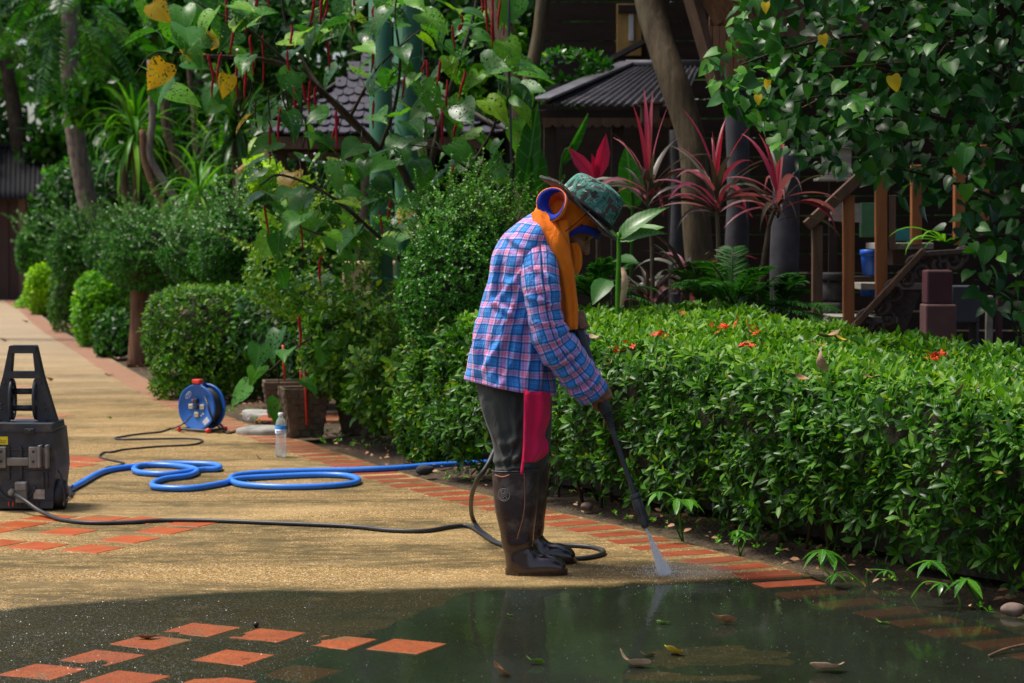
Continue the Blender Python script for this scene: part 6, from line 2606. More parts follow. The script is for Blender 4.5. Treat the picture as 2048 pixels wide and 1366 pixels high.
# ------------------------------------------------------------------ chenille plant: big leaves, red catkins, dark branches
CY = 12.7
chen = thing('chenille_tree', 'sprawling chenille plant with big holed leaves and hanging red catkins', 'tree', (P(860, 600, 13.0)[0], 13.0, 0))
limbs = {
    'a': [(868, 900, 13.0), (872, 700, 13.0), (868, 560, 13.0), (855, 480, 13.0), (835, 420, 12.95), (800, 330, 12.9), (760, 300, 12.85), (700, 235, 12.8), (640, 180, 12.7), (590, 140, 12.6), (520, 118, 12.5), (405, 112, 12.4)],
    'b': [(800, 330, 12.9), (720, 262, 12.9), (660, 200, 12.9), (610, 130, 13), (575, 60, 13), (560, -30, 13)],
    'c': [(855, 480, 13.0), (860, 350, 13.1), (880, 250, 13.1), (910, 150, 13.1), (940, 60, 13.1), (960, -30, 13.1)],
    'd': [(868, 560, 13.0), (900, 430, 12.8), (940, 340, 12.7), (985, 260, 12.6), (1000, 200, 12.5)],
    'e': [(868, 640, 13.0), (800, 520, 12.8), (720, 440, 12.6), (640, 380, 12.5), (560, 350, 12.4), (520, 370, 12.3)],
    'f': [(868, 720, 13.0), (780, 640, 12.9), (690, 640, 12.75), (600, 690, 12.55), (540, 740, 12.4)],
    'g': [(590, 140, 12.6), (500, 60, 12.5), (420, 20, 12.4), (370, -10, 12.4)],
    'h': [(405, 112, 12.4), (340, 105, 12.35), (300, 110, 12.3), (270, 150, 12.3)],
    'i': [(760, 300, 12.85), (790, 210, 12.7), (800, 120, 12.6), (790, 30, 12.5), (800, -40, 12.5)],
    'j': [(700, 235, 12.8), (740, 160, 12.6), (780, 110, 12.5), (840, 60, 12.4)],
    'k': [(868, 600, 13.0), (930, 520, 12.7), (900, 440, 12.5)],
    'l': [(720, 440, 12.6), (660, 470, 12.4), (590, 450, 12.3), (530, 420, 12.2)],
    'm': [(940, 340, 12.7), (880, 300, 12.5), (820, 290, 12.4)],
}
width0 = {'a': .035, 'b': .018, 'c': .024, 'd': .018, 'e': .016, 'f': .014, 'g': .010, 'h': .007, 'i': .013, 'j': .011, 'k': .010, 'l': .009, 'm': .009}
tips = []
for key, pts in limbs.items():
    C = spline(np.array([P(*q) for q in pts]), 36)
    mb = MB()
    mb.tube(C, np.linspace(width0[key], width0[key] * .35, 36), 8)
    mb.build('trunk' if key == 'a' else 'branch', M['bark_dark'], chen)
    for i in range(8 if key == 'a' else 4, 36):
        tips.append(C[i])
tips = np.array(tips)
big_me = [mesh_np('leaf', *LEAF_BIG, M['big_o']), mesh_np('leaf', *leaf_rows([(0.0, .02, .02), (.05, .25, .13), (.17, .38, .14), (.34, .42, .10), (.52, .37, .06), (.7, .25, .04), (.86, .12, .02), (1.0, .004, 0)], .28, .55, 2, .05), M['big_o'])]
yel_me = mesh_np('leaf', *LEAF_BIG, M['big_yellow'])
rr = np.random.default_rng(88)
# where leaves sit, in the picture: dense towards the top, a fan of big ones lower left
spots = []
while len(spots) < 270:
    x, y = rr.uniform(290, 1040), rr.uniform(-30, 480)
    dens = 1.0
    if x < 430:
        dens = 1.0 if y < 190 else 0.0
    elif 540 < x < 745 and 95 < y < 262:
        dens = .4
    elif 850 < x < 990 and 160 < y < 270:
        dens = .6
    elif y > 330:
        dens = .9 if 480 < x < 1000 else 0
    if x > 950 and y < 60:
        dens = .4
    if x < 520 and y > 240:
        dens = 0.0
    if rr.uniform() < dens:
        spots.append((x, y))
spots += [(530, 385), (600, 430), (660, 430), (545, 470), (520, 690), (560, 660), (640, 640), (520, 735), (500, 770), (600, 760), (650, 690), (575, 700), (640, 740), (730, 320), (640, 310), (905, 330), (830, 320), (900, 290), (560, 800), (700, 510), (620, 500), (560, 540), (760, 480), (820, 400), (700, 600), (660, 560)]
for i, (x, y) in enumerate(spots):
    Y = rr.uniform(12.0, 13.3)
    p = P(x, y, Y)
    # nearest limb point gives the petiole
    q = tips[np.argmin(np.linalg.norm((tips - p) * np.array([1, .6, 1]), axis=1))]
    d = unit(p - q)
    L = rr.uniform(.115, .225)
    az = rr.uniform(-math.pi, math.pi)
    dr = np.array([math.cos(az) * 1.0, math.sin(az) * .6 - .35, rr.uniform(-.85, .05)]) + d * .6
    nrm = np.array([rr.normal(0, .4), -.35 + rr.normal(0, .35), 1.0])
    R = frames(dr[None], nrm[None])[0]
    yellow = rr.uniform() < .025
    obj('leaf', yel_me if yellow else big_me[i % 2], chen, mat4(R, p, (L, L, L)))
for (x, y, L, ax_) in ((372, 95, .15, (.7, -.2, -.6)), (330, 125, .19, (-.5, -.1, -.9)), (455, 150, .14, (-.1, -.1, -1))):
    R = frames(np.array([ax_]), np.array([[.6, -.8, .5]]))[0]
    obj('leaf', yel_me, chen, mat4(R, P(x, y, 12.2), (L, L, L)))
# petioles in one web
mb = MB()
for (x, y) in spots[::2]:
    Y = 12.7
    p = P(x, y, Y)
    q = tips[np.argmin(np.linalg.norm(tips - p, axis=1))]
    if np.linalg.norm(p - q) < .45:
        mb.tube(spline([q, (p + q) / 2 + np.array([0, 0, .04]), p], 6), .0022, 4)
kind(mb.build('petiole', M['strap_dark'], chen), 'stuff')
# catkins
cat_px = [(418, 118, 165), (440, 115, 170), (474, 118, 198), (480, 130, 170), (428, 150, 198), (492, 150, 200), (525, 80, 180), (452, -10, 70), (494, -10, 70), (514, -10, 30), (535, -10, 15), (628, 5, 52), (642, 5, 50), (655, 10, 45), (632, 40, 90), (706, -10, 30), (745, 20, 60), (745, 100, 145), (620, 170, 230), (604, 160, 210), (630, 180, 215), (560, 225, 285), (672, 230, 300), (676, 240, 280), (747, 210, 258), (855, 130, 165), (848, 130, 150), (905, 60, 100), (895, 170, 220), (970, -10, 80), (985, 0, 90), (1000, 10, 60), (1010, -10, 70), (985, 30, 95), (965, 10, 40), (918, 60, 30), (870, 210, 260), (885, 230, 290), (915, 240, 280), (780, 410, 440), (905, 340, 370), (540, 260, 330), (700, 40, 70), (575, 110, 160), (585, 60, 100), (655, 90, 140), (808, 160, 200), (760, 430, 470), (530, 420, 470), (600, 450, 500), (640, 520, 570), (598, 640, 700), (470, 40, 110), (500, 80, 150), (590, 180, 240), (880, 130, 170), (930, 150, 200)]
for i, (x, y0, y1) in enumerate(cat_px):
    Y = rr.uniform(12.05, 12.6)
    p0 = P(x, y0, Y)
    p1 = P(x + rr.normal(0, 6), y1, Y)
    mid = (p0 + p1) / 2 + np.array([rr.normal(0, .004), rr.normal(0, .006), .0])
    top_ = p0 + np.array([rr.normal(0, .008), 0, .03])
    C = spline([top_, p0, mid, p1], 12)
    mb = MB()
    rad = rr.uniform(.0065, .0095)
    p1 = p0 + (p1 - p0) * rr.uniform(1.0, 1.5)
    mb.tube(C, [.003, .004, rad * .7, rad, rad, rad, rad, rad, rad * .95, rad * .85, rad * .6, .003], 7)
    mb.build('catkin', M['catkin'], chen)
for i in range(18):
    x, y = rr.uniform(440, 640), rr.uniform(150, 240)
    p0 = P(x, y, 12.6)
    mb = MB()
    mb.tube(spline([p0, p0 + np.array([rr.normal(0, .02), 0, -.08]), p0 + np.array([rr.normal(0, .03), 0, -rr.uniform(.12, .25)])], 8), .0055, 5)
    mb.build('dried_catkin', M['bark_dark'], chen)

# white orchid-like blossoms near the leaves
mb = MB()
for (x, y) in ((606, 320), (630, 308), (628, 322), (612, 312), (632, 330), (648, 325), (683, 320), (600, 122), (595, 108), (612, 112), (620, 118), (722, 16), (862, 16), (475, 100), (496, 244)):
    c = P(x, y, 12.1)
    mb.sphere(c, (.010, .008, .008), 7, 5)
kind(mb.build('blossom', M['white_flower'], chen), 'stuff')

# ------------------------------------------------------------------ garden pavilion with scalloped shingles
SY = 18.0
ss_ = FPX / SY
eL, eR = P(508, 268, SY), P(1002, 262, SY)
zc = (eL[2] + eR[2]) / 2
xc = (eL[0] + eR[0]) / 2
half = (eR[0] - eL[0]) / 2
zt = P(760, 62, SY)[2]
cy = SY + half
pav = thing('pavilion', 'small garden pavilion with grey scalloped shingle roof and dark eaves', 'pavilion', (xc, cy, 0))
# concave profile: half width as a function of height fraction
def roof_half(f):
    return half * (1 - f) ** 1.0 * (1 - .28 * math.sin(math.pi * f)) + .04


def roof_pt(f):
    return zc + (zt - zc) * f


nrow = 12
fr_ = [i / nrow for i in range(nrow + 1)]
# shingle template: rounded lower end, slightly thick
def shingle_mesh(w, h, t=.012):
    pts = [(-w / 2, h)] + [(-w / 2, h * .28)] + [(-w / 2 * math.cos(a), h * .28 - h * .28 * math.sin(a)) for a in (.5, 1.05, 1.57, 2.09, 2.64)] + [(w / 2, h * .28), (w / 2, h)]
    n = len(pts)
    V = [(x, 0, y) for x, y in pts] + [(x, t, y) for x, y in pts]
    F = [[i, i + 1, n - 1 - i - 1, n - 1 - i] for i in range(n // 2 - 0) if i + 1 < n - 1 - i - 1]
    mb = MB()
    mb.add(V[:n] + [(0, 0, h * .5)], [[i, (i + 1) % n, n] for i in range(n)])
    mb.add(V, [[i, n + i, n + (i + 1) % n, (i + 1) % n] for i in range(n)])
    return mb.mesh('shingle', M['shingle'], False)


rowh = []
sh_me = None
cnt = 0
back = MB()
for side in range(4):
    Rz = Matrix.Rotation(side * math.pi / 2, 4, 'Z')
    for i in range(nrow):
        f0, f1 = fr_[i], fr_[i + 1]
        h0, h1 = roof_half(f0), roof_half(f1)
        z0, z1 = roof_pt(f0), roof_pt(f1)
        slope = math.atan2(h0 - h1, z1 - z0)
        L = math.hypot(h0 - h1, z1 - z0)
        if sh_me is None:
            sh_me = shingle_mesh(.088, 1.0, .016)
        nn = max(1, int(2 * h0 / .094))
        wv_ = 2 * h0 / nn
        if side == 0:
            for j in range(nn):
                x = -h0 + (j + .5 + (.5 if i % 2 else 0)) * wv_
                if x > h0 - wv_ * .2:
                    continue
                Mx_ = Matrix.Translation((xc, cy, 0)) @ Rz @ Matrix.Translation((x * .99, -h0 - .045, z0 - .006 + .004 * ((j * 7 + i * 3) % 5))) @ Matrix.Rotation(-slope - .13, 4, 'X') @ Matrix.Diagonal((wv_ / .094, 1, L * 1.35, 1))
                obj('shingle', sh_me, pav, Mx_)
        c_ = np.array([[-h0, -h0, z0], [h0, -h0, z0], [h1, -h1, z1], [-h1, -h1, z1]])
        Rn = np.array(Rz.to_3x3())
        back.add(c_ @ Rn.T + np.array([xc, cy, -.012]), [[0, 1, 2, 3]])
        if side in (1, 3):
            for j in range(nn):
                x = -h0 + (j + .5) * wv_
                a = np.array([[x - wv_ * .47, -h0 - .012, z0], [x + wv_ * .47, -h0 - .012, z0], [x + wv_ * .47, -h1 - .012, z1], [x - wv_ * .47, -h1 - .012, z1]])
                back.add(a @ Rn.T + np.array([xc, cy, 0]), [[0, 1, 2, 3]])
kind(back.build('roof_deck', M['shingle'], pav, False), 'stuff')
mb = MB()
mb.sphere((xc, cy, zt + .03), (.06, .06, .09), 10, 8)
mb.build('finial', M['wood_dark'], pav)
for sg in (-1, 1):
    for sg2 in (-1, 1):
        mb = MB()
        mb.tube(spline([(xc + sg * (half + .03), cy + sg2 * (half + .03), zc + .01), (xc + sg * roof_half(.5), cy + sg2 * roof_half(.5), roof_pt(.5) + .02), (xc, cy, zt + .02)], 12), .022, 7)
        mb.build('hip_cap', M['wood_dark'], pav)
        mb = MB()
        mb.box((xc + sg * half * .8, cy + sg2 * half * .8, zc / 2), (.09, .09, zc))
        mb.build('post', M['wood_dark'], pav, False, None, .006)
for k_, (dx, dy, lx, ly) in enumerate(((0, -1, 1, 0), (0, 1, 1, 0), (-1, 0, 0, 1), (1, 0, 0, 1))):
    mb = MB()
    mb.box((xc + dx * half * .96, cy + dy * half * .96, zc - .085), (2 * half * .95 * lx + .05, 2 * half * .95 * ly + .05, .11))
    mb.build('eave_beam', M['wood_brown'] if k_ == 0 else M['wood_dark'], pav, False, None, .006)
mb = MB()
mb.box((xc, cy, zc - .15), (2 * half * .85, 2 * half * .85, .03))
mb.build('ceiling', M['wood_dark'], pav, False)
# moulded plinth with cream panel seen under the leaves
mb = MB()
pc_ = P(735, 600, 16.0)
mb.box((pc_[0], 16.4, .30), (.55, .5, .60))
pl = mb.build('plinth', M['maroon'], pav, False, None, .01)
mb = MB()
mb.box((pc_[0], 16.4, .63), (.62, .57, .06))
mb.build('plinth_top', M['maroon_pale'], pl, False, None, .015)
mb = MB()
mb.box((pc_[0], 16.42, .86), (.42, .4, .40))
mb.build('plinth_block', M['cream'], pl, False, None, .02)

cr = thing('terracotta_ridge', 'slanting terracotta roof edge glimpsed beside the pavilion', 'roof', P(500, 330, 17.4))
mb = MB()
mb.tube([P(478, 348, 17.4), P(532, 306, 17.6)], .045, 8)
mb.build('ridge_tile', M['roof_clay'], cr)
mb = MB()
mb.tube([P(478, 352, 17.5), P(478, 640, 17.5)], .03, 6)
mb.build('post', M['wood_dark'], cr)

# green posts
for (x, w, Y, lab) in ((763, 46, 14.6, 'slimmer green painted post in front of the pavilion'), (817, 54, 14.9, 'thicker green painted post beside the slimmer one')):
    c = P(x, 480, Y)
    rd = w / (FPX / Y) / 2
    root = thing('green_post', lab, 'post', (c[0], c[1], 0), 'green painted posts')
    mb = MB()
    mb.tube([(c[0], c[1], -.05), (c[0], c[1], 1.5), (c[0] - .01, c[1], 4.6)], rd, 20)
    mb.build('shaft', M['green_paint'], root)
    for z in (.95, 2.35, 3.5):
        mb = MB()
        mb.tube([(c[0], c[1], z - .02), (c[0], c[1], z + .02)], rd * 1.09, 20)
        mb.build('joint_ring', M['green_paint'], root)
for i, (pts, lab) in enumerate((([(1018, -40), (1018, 120), (1021, 240), (1024, 390)], 'dark cable hanging beside the forked trunk'), ([(842, -40), (846, 80), (852, 250), (858, 440)], 'thin cable hanging next to the green posts'))):
    mb = MB()
    C = spline(np.array([P(*q, 12.2 if i == 0 else 13.6) for q in pts]), 24)
    mb.tube(C, .008, 6)
    tag(mb.build('hanging_cable', M['cable'], None), lab, 'cable')

# ------------------------------------------------------------------ trees: trunks with limbs and crowns
def crown_leaves(c, radii, n, L, fol, seed, tmpl=LEAF_OVAL, nleaf=5, shell=.55, parent=None, tint=0.0, name='crown', droop=0.0, young=.1):
    r = np.random.default_rng(seed)
    k_ = max(6, int(n / 60))
    cl = unit(r.normal(size=(k_, 3))) * (r.uniform(shell ** 3, 1, k_) ** (1 / 3))[:, None]
    who = r.integers(0, k_, n)
    rad = r.uniform(.10, .26, k_)
    pos = cl[who] + r.normal(0, 1, (n, 3)) * rad[who][:, None] * .55
    pos = np.asarray(c) + pos * np.asarray(radii)
    ax = unit(pos - np.asarray(c)) + np.array([0, 0, .4 - droop]) + r.normal(0, .4, pos.shape)
    ok = pos[:, 2] > .1
    A = sprigs(pos[ok], ax[ok], nleaf, L, (30, 85), r=r, tint=tint, young=young)
    return kind(obj(name, leaf_mesh(name, tmpl, *A, M[fol]), parent), 'stuff')


def tree(name, label, limbs_, crowns, mat, group=None, cat='tree', base=None):
    """limbs_: list of (points [(px,py,Y)], r0, r1); crowns: list of kwargs"""
    p0 = P(*limbs_[0][0][0])
    root = thing(name, label, cat, base if base is not None else (p0[0], p0[1], 0), group)
    for i, (pts, r0, r1) in enumerate(limbs_):
        C = spline(np.array([P(*q) for q in pts]), 26)
        mb = MB()
        rad = np.linspace(r0, r1, 26)
        mb.tube(C, rad, 12 if r0 > .04 else 7)
        V = mb.V[0]
        nzz = Sines(int(abs(p0[0]) * 100) + i, 9.0, 10)
        ctr = np.repeat(C, 12 if r0 > .04 else 7, 0)
        m_ = len(ctr)
        V[:m_] += unit(V[:m_] - ctr) * (.12 * r0 * nzz(V[:m_]))[:, None]
        mb.build('trunk' if i == 0 else 'branch', M[mat], root)
    for kw in crowns:
        crown_leaves(parent=root, **kw)
    return root


# forked trunks behind the person; the crowns spread above the picture
c1 = P(1010, -420, 15.5)
tree('shade_tree', 'pale forked tree trunk rising behind the tea shrub', [([(1062, 700, 15.2), (1055, 420, 15.2), (1048, 260, 15.2), (1030, 140, 15.2), (1000, 40, 15.3), (985, -60, 15.4), (975, -300, 15.5)], .085, .06), ([(1046, 235, 15.2), (1060, 160, 15.1), (1078, 60, 15.1), (1092, -60, 15.1), (1120, -300, 15.2)], .055, .045)],
     [dict(c=c1 + np.array([1.2, 1.2, 1.9]), radii=(2.0, 2.6, 1.2), n=2600, L=.16, fol='deep', seed=301)], 'bark_tan')
c2 = P(1330, -420, 14.8)
tree('leaning_tree', 'stout leaning trunk crossing in front of the corrugated roof', [([(1415, 760, 14.2), (1402, 560, 14.2), (1392, 420, 14.2), (1388, 320, 14.2), (1372, 240, 14.25), (1345, 160, 14.3), (1318, 80, 14.4), (1296, -10, 14.5), (1270, -160, 14.6), (1240, -400, 14.8)], .095, .095)],
     [dict(c=c2 + np.array([1.5, 1.0, 2.3]), radii=(2.6, 2.4, 1.1), n=2400, L=.16, fol='deep', seed=302)], 'bark_tan')
# climbing leaves on the trunks
ball_shrub('creeper', 'yellow green climbing leaves on the forked trunk', 985, 120, 60, 90, 15.6, .12, 110, 'lime', LEAF_HEART, seed=21, shoots=0, depth=.2, core=False, cat='creeper', nleaf=4)
ball_shrub('creeper', 'glossy green leaves on the corrugated roof edge', 1150, 150, 70, 45, 17.4, .10, 170, 'plumeria', LEAF_OVAL, seed=22, shoots=0, depth=.25, core=False, cat='creeper', nleaf=5)

# palm trunk at the left
palm = thing('coconut_palm', 'leaning grey ringed palm trunk above the clipped shrubs', 'palm', (P(190, 460, 29)[0], 29, 0))
C = spline(np.array([P(*q) for q in [(196, 640, 29), (185, 460, 29), (170, 380, 29), (155, 300, 29), (145, 220, 29), (138, 120, 29), (140, 20, 29), (145, -100, 29), (150, -260, 29)]]), 90)
mb = MB()
rad = np.linspace(.145, .105, 90) * (1 + .05 * (np.arange(90) % 3 == 0))
mb.tube(C, rad, 14)
mb.build('trunk', M['bark_grey'], palm)


def frond(parent, base, d, L, n, leaflet, mat, seed, droop=.6, name='frond', width=.05, single=True):
    """pinnate frond: rachis with leaflets on both sides, one mesh"""
    r = np.random.default_rng(seed)
    d = unit(d)
    t = np.linspace(0, 1, 16)
    pts = np.asarray(base) + d[None] * (t * L)[:, None] + np.array([0, 0, -1.0]) * (droop * L * t ** 2)[:, None]
    mb = MB()
    mb.tube(pts, np.linspace(.006, .0015, 16) * (L / .6), 5)
    T = unit(np.gradient(pts, axis=0))
    tp = np.linspace(.1, .99, n)
    i0 = np.minimum((tp * 15).astype(int), 14)
    f = (tp * 15 - i0)[:, None]
    q = pts[i0] * (1 - f) + pts[i0 + 1] * f
    tt = unit(T[i0] * (1 - f) + T[i0 + 1] * f)
    side = unit(np.cross(tt, [0, 0, 1.0]))
    up = np.cross(side, tt)
    VV, FF, k0 = [mb.V[0]], [mb.T[0]], mb.n
    rn = [np.zeros(mb.n) + .3]
    for sg in (-1, 1):
        dd = sg * side + tt * .55 + up * .12 + r.normal(0, .08, q.shape)
        R = frames(dd, up + r.normal(0, .1, q.shape))
        ln = leaflet * np.sin(np.pi * np.clip(.12 + .86 * (1 - tp), 0, 1)) ** .8 * r.uniform(.9, 1.1, n)
        V, F, idx = scatter(LEAF_SLIM, q, R, np.stack([ln * width, ln, ln], -1))
        VV.append(V)
        FF.append(F + k0)
        k0 += len(V)
        rn.append(r.uniform(.2, .9, n)[idx])
    return obj(name, mesh_np(name, np.concatenate(VV), np.concatenate(FF), M[mat], {'rnd': np.concatenate(rn)}), parent)


LEAF_SLIM = leaf_ellip(1.0, .02, .25)
for i in range(9):
    a = i * 2.4
    frond(palm, C[-1], np.array([math.cos(a), math.sin(a), .5]), 3.2, 40, .5, 'strap', 400 + i, .5, 'frond', .05)

# feathery tree at top left: small leaflets hanging into the picture
feather = thing('feathery_tree', 'dark feathery leaved tree hanging into the upper corner', 'tree', (P(-150, 480, 26)[0], 26, 0))
mb = MB()
mb.tube(spline(np.array([(P(-150, 480, 26)[0], 26, -.1), (P(-140, 480, 26)[0], 26, 3.0), (P(-60, 480, 26)[0], 26, 5.5)]), 16), np.linspace(.2, .1, 16), 10)
mb.build('trunk', M['bark_dark'], feather)
rr = np.random.default_rng(19)
for i in range(70):
    x, y = rr.uniform(-60, 215), rr.uniform(-60, 75)
    frond(feather, P(x, y, rr.uniform(24, 28)), np.array([rr.normal(0, .8), rr.normal(0, .6), rr.uniform(-.8, .3)]), rr.uniform(.5, .9), 18, .16, 'deep', 500 + i, .45, 'frond', .11)

# rosette leaved tree at the left
tree('plumeria_tree', 'glossy rosette leaved tree above the strap leaved plants', [([(470, 640, 26), (430, 480, 26), (400, 380, 26), (360, 330, 26), (335, 260, 26), (330, 170, 26)], .09, .05), ([(395, 370, 26), (392, 300, 26), (385, 200, 26), (375, 120, 26)], .05, .03), ([(396, 330, 26), (420, 250, 26), (440, 150, 26)], .04, .025)],
     [dict(c=P(270, 130, 27), radii=(1.15, 1.0, 1.15), n=700, L=.24, fol='plumeria', seed=311, nleaf=7, tint=.12, young=.0),
      dict(c=P(170, 235, 27), radii=(.45, .5, .5), n=90, L=.24, fol='plumeria', seed=312, nleaf=7, tint=.2, young=.0),
      dict(c=P(470, 120, 28), radii=(1.1, 1.0, 1.1), n=420, L=.24, fol='plumeria', seed=313, nleaf=7, tint=.0, young=.0),
      dict(c=P(430, 330, 29), radii=(.9, .6, .8), n=240, L=.22, fol='plumeria', seed=314, nleaf=6, tint=.0, young=.0)], 'bark_brown')

# strap leaved dracaenas
def dracaena(px, py, Y, n, L, W, label, seed, stem_px, mat='strap_o', low=-1.0, stem_mat='bark_brown', sw=.05):
    r = np.random.default_rng(seed)
    c = P(px, py, Y)
    root = thing('dracaena', label, 'plant', (c[0], Y, 0), 'strap leaved dracaenas')
    for pts in stem_px:
        mb = MB()
        mb.tube(spline(np.array([P(*q, Y) for q in pts]), 12), np.linspace(sw * 1.2, sw * .8, 12), 9)
        mb.build('stem', M[stem_mat], root)
    mes = [mesh_np('leaf', *strap(1.0, W, dr, 9, li), M[mat]) for dr, li in ((1.6, .9), (2.2, .7), (2.6, .35), (1.1, 1.1), (1.9, .1), (1.4, -.5))]
    for i in range(n):
        a = r.uniform(0, 6.283)
        el = r.uniform(low, 1.0)
        k_ = 3 if el > .6 else (0 if el > .25 else (1 if el > -.1 else (2 if el > -.5 else 5)))
        Rz = Matrix.Rotation(a, 4, 'Z')
        l_ = L * r.uniform(.75, 1.1)
        obj('leaf', mes[k_], root, Matrix.Translation([float(v) for v in c + np.array([0, 0, r.uniform(-.15, .15) * L])]) @ Rz @ Matrix.Rotation(r.normal(0, .15), 4, 'X') @ Matrix.Scale(l_, 4))
    return root


dracaena(268, 268, 24, 60, .80, .065, 'dracaena with long drooping yellow green leaves on a forked stem', 1, [[(262, 480), (258, 420), (248, 360), (262, 280)], [(262, 440), (275, 380), (268, 280)]], low=-1.2)
dracaena(398, 395, 22, 60, .70, .05, 'dense dracaena with spreading narrow leaves behind the clipped shrubs', 2, [[(405, 520), (400, 400)]], low=-.8)
dracaena(470, 265, 23, 80, .85, .06, 'tall dracaena with dark hanging leaves beside the pavilion', 3, [[(480, 560), (475, 400), (470, 280)]], low=-1.3, mat='strap_dark')
dracaena(440, 330, 24, 60, .8, .055, 'dracaena with hanging leaves in the gloom near the pavilion', 4, [[(450, 560), (440, 340)]], low=-1.3, mat='strap_o')
for i, (pts, lab) in enumerate((([(385, 470), (345, 390), (300, 315), (305, 240), (300, 120)], 'slender bare trunk leaning left of the dracaenas'), ([(335, 440), (310, 380), (290, 320), (285, 260)], 'thin reddish trunk next to the slender bare trunk'))):
    mb = MB()
    mb.tube(spline(np.array([P(pts[0][0] + 10, 640, 23)] + [P(*q, 23) for q in pts]), 24), np.linspace(.055, .035, 24), 8)
    root = thing('bare_trunk', lab, 'trunk', (P(pts[0][0], 600, 23)[0], 23, 0))
    mb.build('trunk', M['bark_grey' if i == 0 else 'bark_red'], root)

# understorey masses
und = [(240, 420, 140, 70, 31, 'dense dark bush under the palm'), (155, 400, 55, 75, 36, 'bush with pale leaves left of the palm trunk'), (560, 420, 120, 100, 24, 'dark bush behind the pavilion posts'), (900, 420, 140, 130, 19.5, 'dark bush right of the green posts'), (430, 250, 120, 140, 32, 'tall dim bush behind the dracaenas'), (640, 60, 220, 110, 27, 'leafy mass above the pavilion roof'), (930, 60, 110, 120, 23, 'leaf mass behind the forked trunk')]
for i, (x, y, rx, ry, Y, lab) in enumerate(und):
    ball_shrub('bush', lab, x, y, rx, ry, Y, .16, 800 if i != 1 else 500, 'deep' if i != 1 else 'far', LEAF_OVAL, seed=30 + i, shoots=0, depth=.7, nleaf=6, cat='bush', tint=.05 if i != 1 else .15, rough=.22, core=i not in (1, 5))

# far woods closing the view: one mass nobody could count
rr = np.random.default_rng(61)
n = 42000
x = rr.uniform(-21, 17, n)
y = rr.uniform(46, 62, n)
z = rr.uniform(0, 13, n) + 1.0 * Sines(62, .5, 8, 2)(np.stack([x, y], -1))
pos = np.stack([x, y, z], -1)
clump = Sines(63, .9, 14)(pos) + .5 * Sines(64, 2.6, 14)(pos)
# a ragged gap on the left lets the sky glint through
gx_, gy_ = P(45, 235, 52)[0], P(45, 235, 52)[2]
gap = ((x / y * 52 - gx_) / .75) ** 2 + ((z - gy_) / .7) ** 2
keep = (clump > -.9) & ((gap > 1) | (rr.uniform(0, 1, n) < .10))
pos = pos[keep]
R = frames(rr.normal(0, 1, pos.shape) + [0, 0, -.5], rr.normal(0, .6, pos.shape) + [0, -.3, 1])
V, F, idx = scatter(LEAF_DIAMOND, pos, R, rr.uniform(.28, .6, len(pos)))
wood_ = kind(obj('woodland', mesh_np('woodland', V, F, M['far'], {'rnd': rr.uniform(0, .9, len(pos))[idx]})), 'stuff', 'mass of far trees closing the view behind the garden')

# ------------------------------------------------------------------ gate house at the end of the path
GYY = 43.0
gs = FPX / GYY
gate = thing('gate_house', 'dark wooden gate with corrugated roof at the far end of the path', 'gate', (P(-20, 597, GYY)[0], GYY, 0))
x0, x1 = P(-150, 500, GYY)[0], P(40, 500, GYY)[0]
zt_ = P(0, 392, GYY)[2]
for i in range(9):
    mb = MB()
    w = (x1 - x0) / 9
    mb.box((x0 + (i + .5) * w, GYY, zt_ / 2), (w - .012, .06, zt_))
    mb.build('plank', M['wood_door'], gate, False, None, .004)
mb = MB()
mb.box((x1 + .08, GYY - .04, zt_ / 2), (.16, .16, zt_))
mb.build('jamb', M['wood_brown'], gate, False, None, .006)
mb = MB()
mb.box(((x0 + x1) / 2, GYY - .05, zt_ + .07), (x1 - x0 + .5, .14, .14))
mb.build('lintel', M['wood_dark'], gate, False, None, .006)
# corrugated sheet
def corrugated(name, mat, parent, corners, n_corr, amp, rows_=6):
    """corners: lower left, lower right, upper right, upper left"""
    ll, lr, ur, ul = [np.asarray(c, float) for c in corners]
    nrm = unit(np.cross(lr - ll, ul - ll))
    m = n_corr * 6 + 1
    u = np.linspace(0, 1, m)
    V = []
    for i in range(rows_ + 1):
        t = i / rows_
        A_, B_ = ll * (1 - t) + ul * t, lr * (1 - t) + ur * t
        V.append(A_[None] * (1 - u)[:, None] + B_[None] * u[:, None] + nrm[None] * (amp * np.sin(u * n_corr * 2 * math.pi))[:, None])
    V = np.concatenate(V)
    F = [[i * m + j, i * m + j + 1, (i + 1) * m + j + 1, (i + 1) * m + j] for i in range(rows_) for j in range(m - 1)]
    return solid(obj(name, mesh_np(name, V, np.array(F), M[mat]), parent), .006, -1)


ll, lr = P(-170, 396, GYY - .6), P(84, 398, GYY - .6)
ul, ur = P(-170, 300, GYY + 1.0), P(86, 292, GYY + 1.0)
corrugated('roof_sheet', 'corrugated_dark', gate, (ll, lr, ur, ul), 26, .02)
mb = MB()
mb.tube([ul + [0, 0, .03], ur + [.05, 0, .03]], .07, 8)
mb.build('ridge_cap', M['corrugated_dark'], gate)

